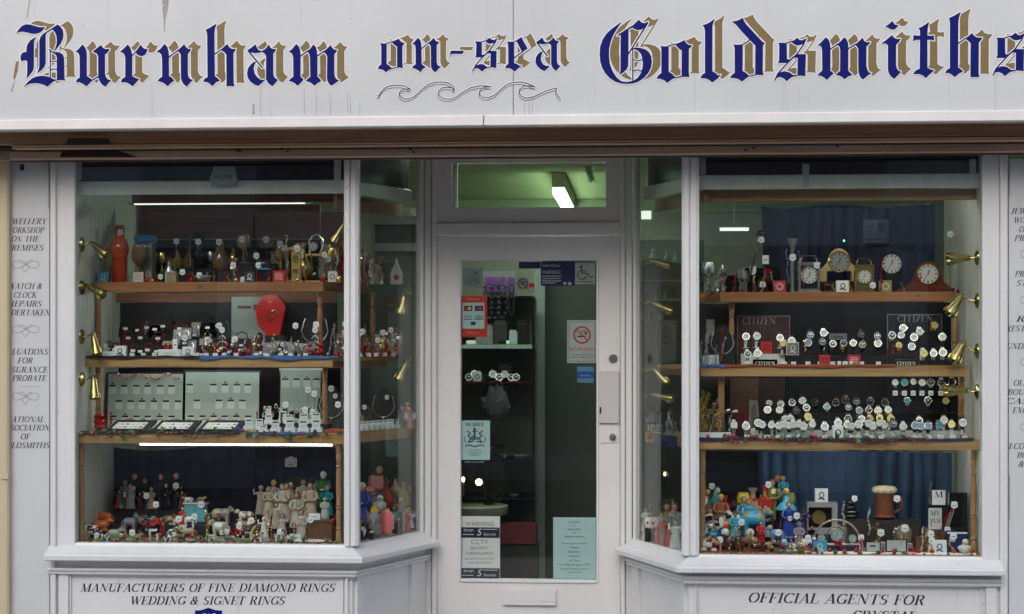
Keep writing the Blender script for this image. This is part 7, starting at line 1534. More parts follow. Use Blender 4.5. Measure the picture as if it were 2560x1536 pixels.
# ---- middle right shelf
z=zR2
def citizen(label,x0,x1,y0,y1,Y,m,ink,cx,by,h,wd,bars=False):
    o=TH_('brand_board',label,'display board',(x0+x1)/2,Y,Z(y1,Y,(x0+x1)/2)); b=MB(); pxbox(b,x0,x1,y0,y1,Y,Y+.005); b.build('panel',m,o,world=True)
    b=MB()
    for q in ((x0,x1,y0,y0+1.4),(x0,x0+1.4,y0+1.4,y1),(x1-1.4,x1,y0+1.4,y1)): pxbox(b,*q,Y-.001,Y-.0001)
    b.build('edge_line',GREY,o,world=True)
    flat('lettering',serif_polys('CITIZEN',cx,by,h,slant=0,maxw=wd,k=1.1),Y-.0012,ink,o)
    if bars:
        for k in range(14): b=MB(); pxbox(b,x0+16+k*7,x0+17.2+k*7,y0+25,y1-30,Y-.001,Y-.0002); b.build('pin_stripe',mat('stripe',(.12,.07,.07),.5),o,world=True)
    return o
citizen('wine red board lettered CITIZEN, left of the middle right shelf',1843,1975,790,916,.50,mat('wine_panel',(.035,.012,.014),.5),mat('faded_letter',(.30,.24,.24),.5),1898,811,17,84,True)
citizen('black board lettered CITIZEN, right of the middle right shelf',2218,2355,786,916,.50,mat('black_panel',(.012,.012,.018),.4),GREY,2288,805,16,90)
for i,(cx,w_) in enumerate(((1913,50),(2266,48))):
    o=TH_('name_block','small black plate lettered CITIZEN at the shelf front, %s one'%['left','right'][i],'name plate',cx,.19,z+.001); b=MB(); wd=U(w_+10,.19)/2; b.cbox(-wd,wd,0,.02,0,.028,.001); b.build('plate',BLK,o); flat('lettering',serif_polys('CITIZEN',cx,912.5,8.0,slant=0,maxw=w_,k=1.2),.1888,WHITE,o)
strip_cloth('rust red cloth along the middle right shelf',1812,2240,.146,.26,z,RUST,.010,3); strip_cloth('pale blue cloth at left end of the middle right shelf',1750,1812,.146,.26,z,BLUEC,.010,6)
zs=plinth('white stepped ledge in front of the wine red board',1852,1962,.36,z,z+.055,CARD2,d=.05); zs2=plinth('long black watch step across the middle right shelf',1970,2220,.30,z,z+.048,d=.06); zs3=plinth('dark watch rack step in front of the right board',2222,2380,.34,z,z+.075,d=.05)
WU=[(1865,842,'w','s'),(1892,841,'w','s'),(1869,886,'k','w'),(1894,884,'w','w'),(1958,858,'g','b'),(1979,853,'w','s'),(2020,857,'b','k'),(2056,855,'k','k'),(2082,860,'k','s'),(2109,858,'k','s'),(2133,858,'w','k'),(2156,862,'k','k'),(2193,841,'k','k'),(2195,859,'w','k'),(2152,837,'k','k'),(2258,821,'w','k'),(2253,838,'w','k'),(2299,830,'w','s'),(2285,844,'w','s'),(2336,814,'g','g'),(2356,843,'w','s'),(2247,864,'y','g'),(2279,867,'w','k'),(2309,884,'g','w'),(2334,884,'w','w'),(2357,882,'w','w'),(2230,839,'k','s'),(1950,845,'w','b'),(2026,838,'k','k'),(2059,833,'w','s')]
DM={'w':DIAL,'g':DIALG,'b':DIALB,'k':DIALK,'t':DIALT,'y':DIALY}; DN={'w':'white','g':'gold','b':'blue grey','k':'black','t':'teal','y':'yellow'}
BM={'s':STEEL,'k':LEATH,'w':CARD2,'b':BRN,'g':GOLD}; BN={'s':'steel','k':'black','w':'pale','b':'brown','g':'gold'}
def place(ws,rowf,where,stand):
    rows={}
    for w_ in ws: rows.setdefault(rowf(w_),[]).append(w_)
    for (rn,Y),l in rows.items():
        l.sort()
        for i,(x,y,d,bd) in enumerate(l):
            case=GOLD if d in 'gy' else (DSTEEL if (d=='k' and bd=='k') else STEEL)
            watch('%s faced watch on %s strap, %s from left, %s, %s'%(DN[d],BN[bd],ORD[i+1],rn,where),x,y,Y,DM[d],case,BM[bd],stand(x),square=(x in(2321,1835)),sc=1.0 if (x*13)%3 else .92)
place(WU,lambda w_:('top level',.44) if w_[1]<836 else (('middle level',.33) if w_[1]<870 else ('front level',.22)),'upper watch shelf',lambda x:BLACK if x>1990 else CARD2)
boxed('red gift box with white edge before the wine red board',1916,.36,zs,28,29,REDM,REDM,WINE,1); boxed('grey picture box with white figure among the upper watches',1982,.30,z+.048,30,32,CARD2,GREY,WCER,0)
boxed('red gift box with brown print at the shelf centre',2062,.19,z,26,26,REDM,REDM,BRN,2); boxed('red gift box with white scribble right of the white box lid',2136,.20,z,30,26,REDM,REDM,WCER,1); boxed('low white carton with round emblem at the shelf centre',2113,.175,z,36,11,WHITE,WHITE,INK,2,d=.03); boxed('pale caption card behind the watches at shelf centre',2095,.42,z+.12,44,16,GREY,GREY,INK,3,name='caption_card',cat='card',d=.002)
plinth('thin black prop behind the centre watches',2070,2120,.43,z,z+.12,d=.03)
for i,x in enumerate((2020,2050,2082,2108,2154,2196,1961,1984,1868,1893,2244,2290)): boxed('small white price ticket in front of the upper watches, %s in order'%ORD[i+1],x,.20 if x<2240 else .205,z+.003 if i>5 else z+.004,12,8,WHITE,WHITE,PAPB,3,name='price_ticket',cat='price card',d=.002,group='price tickets on the upper watch shelf')
for i,(x,Y,h,m_) in enumerate(((2056,.36,36,SILVER),(2012,.30,30,GOLD),(2106,.34,20,GOLD),(1852,.32,42,RED),(2232,.30,22,RED),(2248,.30,18,RED),(2303,.30,16,RED))): tinsel('%s foil strand among the upper watches, %s from left group'%({'silver_metal':'silver','gold_metal':'gold','red_foil':'red'}[m_.name],ORD[i+1]),x,Y,z+(.06 if i<3 else .055),h,m_,r=.008,turns=3)
# left end, behind mullion
for i,(x,Y,w_,h,m_) in enumerate(((1776,.26,26,52,CHAR),(1764,.22,14,24,WHITE),(1778,.22,14,26,WHITE),(1790,.22,14,26,WHITE))): boxed('%s at left end of the middle right shelf'%['tall charcoal bead card','first slim white card','second slim white card','third slim white card'][i],x,Y,z,w_,h,m_,m_,SILVER if i==0 else GINK,1,name='display_card',cat='card',d=.01)
o=bust('black slanting watch bust at left end of the middle right shelf',1806,.24,z,100,BLK,SILVER,tagit=False)
o=TH_('picture_frame','small oval picture in pale frame hanging at far left','picture frame',1776,.5,z+.10); b=MB(); b.cbox(-.02,.02,0,.01,0,.12,.001); b.build('backing',GREY,o); b=MB(); b.tube([(.018*math.cos(2*PI*k/16),-.002,.09+.013*math.sin(2*PI*k/16)) for k in range(16)],.003,n=5,closed=True); b.build('oval_frame',TAN,o)
plinth('dark prop under the small oval picture',1762,1790,.49,z,z+.0995,d=.04)
# ---- lowest right shelf
z=zR3
s2=plinth('grey watch step, second tier of the lowest right shelf',1940,2400,.19,z,Z(1076,.19,2150),CARD2,d=.05); s3=plinth('black watch step, third tier of the lowest right shelf',1890,2232,.29,z,Z(1055,.29,2100),d=.05); s4=plinth('black watch step, top tier of the lowest right shelf',1890,2232,.39,z,Z(1036,.39,2100),d=.05)
WL=[(1835,1064,'w','w'),(1865,1066,'w','s'),(1895,1058,'w','k'),(1905,1062,'w','k'),(1929,1063,'w','s'),(1947,1065,'w','b'),(1956,1062,'w','s'),(1972,1064,'w','k'),(1984,1062,'w','s'),(1998,1061,'w','s'),(2009,1067,'w','s'),(2031,1061,'w','w'),(2062,1067,'w','s'),
(2095,1058,'w','s'),(2118,1062,'w','g'),(2129,1066,'w','k'),(2147,1061,'w','b'),(2171,1059,'w','k'),(2182,1066,'w','s'),(2199,1058,'w','k'),(2211,1064,'w','s'),(2233,1060,'k','k'),(2258,1067,'w','s'),(2288,1064,'b','k'),(2302,1065,'b','k'),(2321,1066,'b','k'),(2349,1063,'t','s'),(2379,1062,'g','s'),(2407,1057,'w','k')]
place([w_ for w_ in WL if w_[0]<2080],lambda w_:('front row',.11),'left of white box',lambda x:CARD)
place([w_ for w_ in WL if w_[0]>2080],lambda w_:('front row',.11),'right of white box',lambda x:CARD2)
W2=[(2020,1043,'g','b'),(1963,1049,'w','k'),(1976,1048,'w','s'),(2154,1048,'w','k'),(2175,1047,'g','g'),(2199,1045,'g','g'),(2227,1047,'y','g'),(2120,1048,'k','s'),(2298,1052,'w','s'),(2360,1051,'w','s')]
place(W2,lambda w_:('second row',.20),'lowest watch shelf',lambda x:CARD2)
W3=[(1919,1025,'w','k'),(1949,1026,'w','b'),(1991,1028,'k','k'),(2016,1020,'k','s'),(2067,1018,'b','s'),(2121,1019,'k','k'),(2148,1027,'b','s'),(2172,1025,'k','s'),(2195,1027,'w','s'),(2220,1025,'w','g')]
place(W3,lambda w_:('third row',.30),'lowest watch shelf',lambda x:BLACK)
W4=[(1923,1008,'w','k'),(1952,1011,'w','s'),(1980,1007,'k','s'),(2006,1002,'w','s'),(2038,1007,'k','k'),(2090,1007,'k','s'),(2113,1000,'k','s'),(2141,1004,'k','k'),(2176,1004,'k','s'),(2212,1007,'k','s')]
place(W4,lambda w_:('back row',.40),'lowest watch shelf',lambda x:BLACK)
o=TH_('watch_rack','black two tier watch rack at right of the lowest right shelf','watch rack',2318,.46,z); k=1/S(.46); b=MB(); b.cbox(-78*k,78*k,.035,.045,0,158*k,.002); b.build('back_plate',BLACK,o)
for q,zz in enumerate((Z(1031,.46,2318)-z,Z(984,.46,2318)-z)): b=MB(); b.cbox(-78*k,78*k,-.01,.034,zz-.006,zz,.001); b.build('ledge',BLK,o)
WR=[(2238,957,'w','s'),(2261,957,'t','k'),(2283,955,'w','k'),(2305,957,'w','k'),(2327,957,'k','s'),(2353,958,'k','w'),(2380,955,'k','w')]
place(WR,lambda w_:('upper tier',.455),'black watch rack',lambda x:BLACK)
place([(2268,1002,'t','s'),(2320,1002,'k','s'),(2364,1003,'g','k')],lambda w_:('lower tier',.455),'black watch rack',lambda x:BLACK)
for i,x in enumerate((2238,2261,2283,2305,2327,2352)): boxed('white price ticket on the watch rack ledge, %s from left'%ORD[i+1],x,.446,Z(990,.446,2318)+.001,12,12,WHITE,WHITE,GINK,3,name='price_ticket',cat='price card',d=.002,group='price tickets on the watch rack')
boxed('bright white watch box with black dial picture at front centre',2095,.07,z,26,33,mat('bright_white',(.85,.85,.84),.5),mat('bright_white2',(.85,.85,.84),.5),INK,2,name='watch_box',rz=0)
for i,x in enumerate((1868,1896,1918,1946,1972,1998,2032,2062,2130,2146,2172,2203,2258,2288,2322,2352,2382,2412)): boxed('pink and white price ticket at the front of the lowest watch shelf, %s from left'%ORD[i+1],x,.075,z+.001,13,9,WHITE,WHITE,PINK,3,name='price_ticket',cat='price card',d=.002,group='price tickets along the lowest watch shelf')
boxed('dark wine coloured case with red bow at left of the watches',1846,.16,z,36,62,WINE,WINE,BLK,None,name='presentation_case',d=.05); bow('red bow on the front of the dark wine case',1863,.14,z+.04,14); tinsel('red foil strand on the dark wine case',1862,.15,z+.062,26,RED,r=.008,turns=3)
o=TH_('standing_card','tall grey brown leaning card with arch and round tag','display card',1886,.34,z); b=MB(); k=1/S(.34); b.prism([(-16*k,0),(16*k,0),(8*k,86*k),(-12*k,90*k)],0,.006); b.build('card',mat('taupe_card',(.20,.16,.15),.6),o); b=MB(); b.prism([(-8*k,8*k),(8*k,8*k),(5*k,72*k),(0,80*k),(-7*k,72*k)],-.0015,-.0005); b.build('arch_panel',mat('taupe_dark',(.11,.085,.085),.6),o); ptag(o,-.004,-.03,.02,1.3)
for i,(x,Y,h,m_) in enumerate(((1752,.2,70,GOLD),(1762,.24,84,GOLD),(1772,.22,52,STEEL),(1782,.26,66,GOLD),(1790,.22,50,GOLD),(1798,.28,44,BRN),(1755,.3,96,OLIVE),(1768,.34,90,OLIVE))):
    tinsel('%s ribbon bracelets, left end of the lowest right shelf, %s from left'%({'gold_metal':'gold','steel':'silver','brown_resin':'brown','olive_glaze':'olive'}[m_.name],ORD[i+1]),x,Y,z+.03,h,m_,r=.014,turns=5,group='ribbon bracelets')
plinth('silver grey tray under the ribbon bracelets',1748,1828,.12,z,z+.028,WHITE,d=.10)
for i,(x,zz,s) in enumerate(((1818,.105,1),(1836,.10,1.2),(1828,.06,1))):
    o=TH_('compact_mirror','small oval silver compact leaning above the left post, %s one'%ORD[i+1],'compact',x,.30,z+zz); b=MB(); b.ball((0,0,.012),.013*s,12,sc=(1.2,.3,.7),mx=Euler((0,-.6,0)).to_matrix().to_4x4()); b.build('shell',WCER if i else STEEL,o,smooth=True)
plinth('dark block behind the silver compacts',1810,1842,.31,z,z+.13,BLACK,d=.05)
strip_cloth('navy blue cloth hanging over the edge of the lowest right shelf',1746,2436,.044,.12,z,NAVY,.012,9)
garland('holly garland with red berries along the lowest shelf of the right window',1800,2330,.038,z+.002,20,40,5,sag=.014)
# behind the right angled pane
for i,(x,Y,h) in enumerate(((1626,.36,0),)):
    o=TH_('robot_ornament','small silver jointed man ornament behind the right angled pane','ornament',1625,.50,z+.012); b=MB(); b.cbox(-.010,.010,-.006,.006,.07,.092,.002); b.cbox(-.014,.014,-.007,.007,.036,.068,.002)
    for s in (-1,1): b.cyl((s*.007,0,0),(s*.007,0,.036),.0045,n=8); b.cyl((s*.018,0,.034),(s*.016,0,.066),.0035,n=7)
    b.build('body',SILVER,o)
for i,(x,Y,h,m_) in enumerate(((1646,.44,34,SILVER),(1658,.39,40,CHAR),(1668,.35,36,SILVER),(1680,.30,42,STEEL),(1690,.26,36,SILVER),(1652,.48,50,GREY))):
    tinsel('silver grey bracelet coil behind the right angled pane, %s from left'%ORD[i+1],x,Y,z,h,m_,r=.010,turns=4,group='bracelet coils')
o=TH_('cloth','bright blue cloth hanging from the angled shelf of the right window','cloth',1650,.30,z-.03); b=MB(); b.plan([(-.02,.12),(-.028,.12),(.07,-.14),(.078,-.14)],-.018,.034); f=b.build('fabric',NAVY,o); fixn(f)
# ---- bottom of the right window
z=zR0
r1=plinth('low black step at left of the bottom right window',1760,1990,.26,z,z+.06,d=.1); r2=plinth('tall black step at left of the bottom right window',1770,1985,.40,z,z+.12,d=.12)
figure('figurine in bright yellow hair and pale blue dress standing highest',1958,.44,z+.20,62,SKYB,hair=YEL,style='robe'); plinth('slim tall block under the highest figurine',1945,1972,.43,z+.1208,z+.1995,d=.05)
figure('dark haired figurine in olive tunic on the tall step',1930,.38,r2-.0,98,OLIVE,hair=BRN,style='man',arms='front',tagz=.72)
figure('figurine in dark jacket behind the olive tunic',1944,.50,r2,104,BLK,hair=BRN,style='robe')
o=TH_('blue_dress_lady','lady figurine in a wide bright blue skirt held sideways','figurine',1966,.33,z+.17,'painted figurines'); b=MB(); b.lathe([(.05,0),(.052,.006),(.034,.03),(.016,.045),(.014,.06),(.006,.068),(.0055,.075)],n=14,sy=.7); b.ball((0,0,.088),.014,8,1); b.build('body',[SKYB,SKIN],o,smooth=True); b=MB(); b.ball((0,.004,.092),.015,8); b.build('hair',YEL,o,smooth=True)
plinth('block under the wide blue skirt figurine',1950,1986,.315,z,z+.1695,d=.06)
figure('figurine in purple and blue long gown on a blue base',1972,.24,z+.055,84,COBALT,hair=BRN,style='robe',base=SKYB,tagz=.55); plinth('block under the purple gown figurine',1950,1996,.20,z,z+.0545,COBALT,d=.075)
figure('figurine in sky blue robe with orange hair leaning left of centre',1872,.30,r1,84,SKYB,hair=ORANGE,style='robe'); figure('figurine in pale blue gown with grey hair beside the orange haired one',1860,.34,r1,88,mat('pale_blue_gown',(.14,.30,.42),.4),hair=GREY,style='robe')
o=TH_('brown_cabinet_ornament','dark brown curved wooden case behind the blue robed figurines','ornament',1836,.46,r2); b=MB(); b.prism([(-.03,0),(.03,0),(.03,.07)]+[(.03*math.cos(t),.07+.03*math.sin(t)) for t in [PI*k/8 for k in range(1,8)]]+[(-.03,.07)],0,.05); b.build('case',WINE,o); b=MB(); b.prism([(.014*math.cos(t),.068+.014*math.sin(t)) for t in [2*PI*k/16 for k in range(16)]],-.002,-.0004); b.build('grey_panel',GREY,o)
for i,(x,Y,zz,h,m_,hr) in enumerate(((1793,.42,r2,78,BRN,BRN),(1802,.36,r1,92,mat('copper_brown',(.35,.12,.05),.4),YEL),(1770,.40,r2,70,WCER,YEL),(1775,.30,r1,60,mat('white_red',(.55,.5,.5),.4),REDM))):
    figure('small %s figurine in the crowded left corner of the bottom right window, %s'%(['brown hatted','coppery','white slender','white and red'][i],ORD[i+1]),x,Y,zz,h,m_,hair=hr,style='robe',tagz=.9 if i==0 else None)
o=lathe_item('round_teapot','glossy round teal teapot in the left corner of the bottom right window','teapot',1806,.26,r1,[(.018,0),(.034,.012),(.040,.032),(.034,.054),(.018,.066),(.006,.070),(.008,.078),(.001,.082)],TEAL); b=MB(); b.tube([(.034,0,.03),(.052,0,.04),(.06,0,.06)],.006,n=7,taper=[1.3,1,.7]); b.build('spout',TEAL,o,smooth=True); b=MB(); b.tube([(-.034,0,.05),(-.052,0,.05),(-.052,0,.022),(-.036,0,.018)],.004,n=6); b.build('handle',TEAL,o,smooth=True)
for i,(x,Y,zz,w_,h,m_,m2) in enumerate(((1784,.20,z+.03,50,48,TEAL,COBALT),(1762,.16,z,30,40,mat('lilac_glaze',(.40,.36,.44),.4),WCER),(1774,.22,z+.055,30,44,WCER,GREY))):
    quad('%s animal figurine, left corner of the bottom right window'%['large teal glazed','lilac and white striped','white and grey'][i],x,Y,zz,w_,h,m_,m2,3,face=(-1)**i,lie=(i==0))
plinth('low block under the teal glazed animal',1766,1806,.18,z,z+.0295,d=.08)
figure('chubby child figurine in a broad brown hat and blue shirt',1838,.19,z+.035,74,SKYB,hair=BRN,style='robe',hat=BRN,arms='front'); plinth('low block under the brown hatted child',1818,1858,.17,z,z+.0345,d=.07)
bird('black and white penguin figurine at the front, left one',1812,.11,z+.008,54,BLK,YEL,m2=WCER); bird('black and white penguin figurine at the front, right one',1874,.11,z+.008,54,CREAMC,BLK,m2=WCER); bird('dark grey round bird figurine between the penguins',1848,.13,z+.004,38,mat('slate_glaze',(.05,.07,.07),.3),REDM,m2=BLK)
quad('pale blue donkey figurine with straw head sitting at front',1943,.12,z+.012,46,62,mat('donkey_blue',(.14,.22,.40),.4),mat('straw',(.55,.42,.2),.5),1,face=-1,tagx=.7); figure('small seated child figurine in lilac bonnet and gold bow',1998,.14,z+.012,64,mat('lilac_cloth',(.30,.25,.36),.5),hair=mat('lilac_bonnet',(.30,.26,.34),.5),style='robe',tagz=.18,hat=mat('teal_brim',(.05,.2,.3),.4))
figure('tiny figurine in red gown in the middle of the crowd',1902,.20,z+.03,52,REDM,hair=BLK); plinth('low block under the tiny red gown figurine',1886,1918,.18,z,z+.0295,d=.06)
boxed('pale folded card behind the black bird',1912,.24,r1-.01,30,34,CARD,CARD,GINK,0,name='display_card',cat='card',d=.002)
bow('red bow in the middle of the figurines',1902,.12,z+.05,26); bow('red bow right of the lilac bonnet child',2012,.16,z+.07,16); bow('red bow by the copper figurine at upper left',1885,.34,r1+.15,12)
for i,(x,Y,zz,h) in enumerate(((1838,.14,z+.02,46),(1880,.09,z+.01,36),(1990,.11,z+.01,36),(1900,.3,r1+.02,70),(1786,.2,z+.09,18),(2316,.12,z,62),(2108,.3,z+.10,60),(2172,.3,z+.06,70),(2325,.36,z+.14,86),(2236,.18,z+.03,40))):
    tinsel('%s foil strand in the bottom right window, %s in order'%('gold' if i<6 else 'silver',ORD[i+1]),x,Y,zz,h,GOLD if i<6 else SILVER,r=.008,turns=5)
# gifts at right
m1=plinth('wide dark shelf step behind the arched clock',2120,2300,.30,z,Z(1302,.30,2200),mat('dark_brown_step',(.03,.02,.018),.5),d=.10)
o=TH_('framed_disc_box','grey open fronted box holding a round gold disc, behind the arched clock','box',2056,.36,z+.055); k=1/S(.36); b=MB()
for q in ((-37*k,37*k,0,14*k),(-37*k,37*k,66*k,78*k),(-37*k,-34*k,14*k,66*k),(24*k,37*k,14*k,66*k)): b.box(q[0],q[1],0,.06,q[2],q[3])
b.build('box_frame',mat('box_grey',(.30,.30,.31),.5),o); b=MB(); b.box(-34*k,24*k,.03,.058,14*k,66*k); b.build('black_interior',BLK,o); b=MB(); b.cyl((-7*k,.028,40*k),(-7*k,.022,40*k),17*k,n=26); b.build('gold_disc',mat('old_gold',(.32,.22,.07),.35,.6,noise=.4,scale=60),o)
plinth('black block under the grey disc box',2022,2094,.35,z,z+.0545,d=.08)
boxed('white printed gift box standing on top of the grey disc box',2054,.37,z+.055+78/S(.36),31,33,WHITE,WHITE,INK,0)
o=TH_('arched_clock','silver arched desk clock with three dials','clock',2093,.17,z+.022); k=1/S(.17); b=MB(); b.cbox(-60*k,60*k,0,.05,0,.010,.002); b.build('base',mat('clock_base_silver',(.5,.52,.54),.25,.7),o)
for R_,w_ in ((57,2.6),(23,2.4)):
    b=MB(); b.tube([(-R_*k,.02,.0101)]+[(R_*k*math.cos(t)*-1,.02,(.0101+(20 if R_<30 else 2)*k)+R_*k*(1 if R_<30 else .98)*math.sin(t)) for t in [PI*j/16 for j in range(17)]]+[(R_*k,.02,.0101)],w_*k,n=7); b.build('arch_rail',STEEL,o,smooth=True)
for x_,zz,r_ in ((0,26,16),(-38,17,10),(38,17,10)): dialface(o,'dial',(x_*k,zz*k),r_*k,CARD,STEEL,Yd_=.012)
plinth('blue and silver plinth under the arched clock',2032,2155,.155,z,z+.0215,NAVY,d=.08)
o=TH_('stone_stack','black and silver stacked stone ornament on the dark step','ornament',2128,.36,m1); b=MB(); 
for j,(r_,zz,x_) in enumerate(((.036,.012,0),(.034,.032,.003),(.030,.055,-.002),(.026,.078,.003),(.018,.097,0))): b.ball((x_,0,zz),r_,14,sc=(1,.7,.42),m=j%2)
b.build('stones',[BLK,DSTEEL],o,smooth=True); ptag(o,.012,-.03,.10,1.1)
o=TH_('tankard','brown tankard with cream foam top and handle, bottom right window','tankard',2211,.36,m1+.01); h=U(76,.36); r_=U(23,.36); b=MB(); b.lathe([(r_*1.1,0),(r_*1.12,.006),(r_,.012),(r_*.98,h*.75),(r_*1.02,h*.8)],n=22); b.build('body',mat('tankard_brown',(.19,.06,.03),.5,noise=.2,scale=30),o,smooth=True); b=MB()
for j in range(9): a=2*PI*j/9; b.ball((r_*.85*math.cos(a),r_*.85*math.sin(a),h*.88),r_*.52,8,sc=(1,1,.8))
b.ball((0,0,h*.9),r_*1.0,12,sc=(1,1,.42)); b.build('foam_top',mat('foam_cream',(.62,.55,.36),.6),o,smooth=True); b=MB(); b.tube([(r_*.95,0,h*.68),(r_*1.75,0,h*.62),(r_*1.85,0,h*.38),(r_*1.5,0,h*.2),(r_*.98,0,h*.16)],r_*.17,n=8); b.build('handle',mat('tankard_brown2',(.19,.06,.03),.5),o,smooth=True); ptag(o,r_*1.2,-r_*.9,h*.62,1.25)
plinth('dark pad under the brown tankard',2184,2240,.34,m1,m1+.0095,BLACK,d=.09)
o=TH_('bronze_figure','dark bronze dancing figure ornament with tag on the low step','ornament',2196,.22,z+.03); b=MB(); b.lathe([(.03,0),(.028,.008),(.008,.012)],n=14); b.tube([(0,0,.01),(.004,0,.04),(-.004,0,.07)],.008,n=8,taper=[.7,1.2,1]); b.tube([(-.03,0,.075),(-.004,0,.066),(.03,0,.06)],.004,n=6); b.ball((-.004,0,.086),.009,8); b.build('figure',BRN,o,smooth=True); ptag(o,.01,-.012,.05,1.3)
plinth('low dark pad under the bronze figure',2170,2222,.19,z,z+.0295,BLACK,d=.06)
o=lathe_item('owl_jar','rounded tan speckled stone jar with tag','jar',2259,.22,z+.03,[(.022,0),(.034,.008),(.040,.035),(.037,.062),(.025,.08),(.001,.088)],mat('speckled_stone',(.26,.22,.15),.6,noise=.5,scale=70)); ptag(o,.0,-.042,.075,1.4)
plinth('low dark pad under the tan stone jar',2234,2286,.19,z,z+.0295,BLACK,d=.07)
boxed('sky blue gift card with white motif at the front',2050,.075,z,34,30,SKYB,SKYB,WCER,0,d=.01)
for i,(x,w_,h) in enumerate(((2183,36,26),(2241,52,32))):
    o=TH_('photo_frame','silver photo frame at the front, %s'%['smaller with dark caption','wider and plain'][i],'photo frame',x,.09,z+.003); a=U(w_,.09)/2; hh=U(h,.09); mx=Euler((-.12,0,0)).to_matrix().to_4x4(); b=MB(); b.box(-a,a,0,.006,0,hh,mx=mx); b.build('frame',DSTEEL,o); b=MB(); b.box(-a*.88,a*.88,-.0012,-.0002,hh*.1,hh*.93,mx=mx); b.build('mat_board',mat('frosted_silver',(.52,.58,.60),.3,.3),o)
    if i==0: b=MB(); b.box(-a*.4,a*.3,-.002,-.0013,hh*.5,hh*.66,mx=mx); b.build('caption',INK,o)
for i,(x,w_,h) in enumerate(((2208,10,26),(2275,12,24))): boxed('tiny slim grey box beside a silver frame, %s one'%['left','right'][i],x,.09,z,w_,h,CARD2,GREY,INK,3)
bow('red foil bow right of the wide silver frame',2281,.07,z,24); bow('red bow on the blue clock plinth',2095,.14,z+.022,22); 
o=TH_('candy_stick','red and white striped stick beside the arched clock','ornament',2152,.12,z); b=MB(); b.tube([(0,0,0),(.004,0,.03),(-.003,0,.06)],.009,n=8); b.m=[k%2 for k in range(len(b.f))]; b.build('stick',[REDM,WCER],o); ptag(o,0,-.012,.068,1.1)
o=TH_('letter_card','square white card printed with a large letter M','card',2347,.34,z+.20); a=U(16,.34); hh=U(36,.34); b=MB(); b.box(-a,a,0,.006,0,hh); b.build('card',WHITE,o); flat('letter_print',serif_polys('M',2347,Z and (HY-(z+.20-EYE)*S(.34)/1.0)-11,16,slant=0,maxw=21,k=1.2),.3392,INK,o)
o=TH_('letter_card','leaning grey card printed with the letters MY under the M card','card',2338,.33,z+.085); a=U(16,.33); hh=U(52,.33); b=MB(); b.box(-a,a,0,.006,0,hh); b.build('card',CARD2,o); by=HY-(z+.085-EYE)*S(.33); flat('letter_print',serif_polys('MY',2338,by-26,13,slant=0,maxw=25,k=1.1)+serif_polys('MUM',2338,by-8,11,slant=0,maxw=27,k=1.1),.3292,INK,o)
plinth('dark brown plinth under the letter cards',2310,2372,.32,z,z+.0845,BRN,d=.07); plinth('thin dark prop behind the letter cards',2325,2368,.35,z+.085,z+.1995,BLACK,d=.03)
boxed('tall glossy black box at the right end of the bottom right window',2396,.26,z+.10,44,86,BLK,BLK,CHAR,None,name='presentation_box',d=.04); plinth('dark block under the tall black box',2372,2420,.25,z,z+.0995,BLACK,d=.06)
o=TH_('silver_flask','slanting polished silver tube with tags before the black box','flask',2372,.19,z+.10); b=MB(); b.cyl((-.010,0,.004),(.018,0,.09),.0085,n=14); b.cyl((.018,0,.09),(.0205,0,.102),.004,n=8); b.build('tube',STEEL,o,smooth=True); ptag(o,.024,-.008,.115,1.25); ptag(o,-.008,-.010,-.002,1.2)
plinth('dark block under the slanting silver tube',2352,2388,.17,z,z+.095,BRN,d=.06)
tinsel('red beaded strand leaning left of the silver tube',2352,.18,z+.10,50,RED,r=.008,turns=5,lean=.5)
o=TH_('navy_gift_bag','navy gift bag with white print at the right end','gift bag',2393,.10,z); a=U(24,.1); hh=U(52,.1); b=MB(); b.prism([(-a,0),(a,0),(a*1.05,hh),(-a*1.05,hh)],0,.035); b.build('bag',mat('navy_paper',(.012,.022,.10),.4),o); b=MB(); b.box(-a*.8,-a*.2,-.0014,-.0004,hh*.55,hh*.72); b.build('print',PAPB,o); b=MB(); b.box(-a,a,-.002,-.0004,hh*.93,hh*1.0); b.build('top_fold',WHITE,o); ptag(o,-a*.4,-.006,hh*.82,1.3)
boxed('white gift box with small blue figure at front right',2349,.07,z,34,33,WHITE,WHITE,mat('motif_blue2',(.05,.10,.30),.5),0,d=.03,rz=-.05)
o=lathe_item('champagne_glass','slim pale figurine shaped bottle at front right','bottle',2326,.09,z,[(.010,0),(.012,.004),(.010,.03),(.004,.05),(.005,.07),(.001,.075)],mat('pale_glass_cream',(.6,.58,.48),.2)); ptag(o,.0,-.012,.09,1.25); ptag(o,.004,-.014,.06,1.2)
o=bird('small white bird ornament at far front right',2412,.06,z,40,WCER,YEL)
boxed('small dark glass jar shaped box left of the white gift box',2306,.14,z+.004,30,34,BRN,BRN,BLK,None,name='dark_case',d=.03)
strip_cloth('crumpled orange cloth at the front left of the bottom right window',1758,1815,.06,.16,z,RUST,.02,2); strip_cloth('white cloth along the floor edge of the bottom right window',2010,2440,.052,.12,z,WHITE,.008,8)
garland('holly garland along the floor of the right window',1790,2430,.046,z+.005,26,48,21,sag=.010)
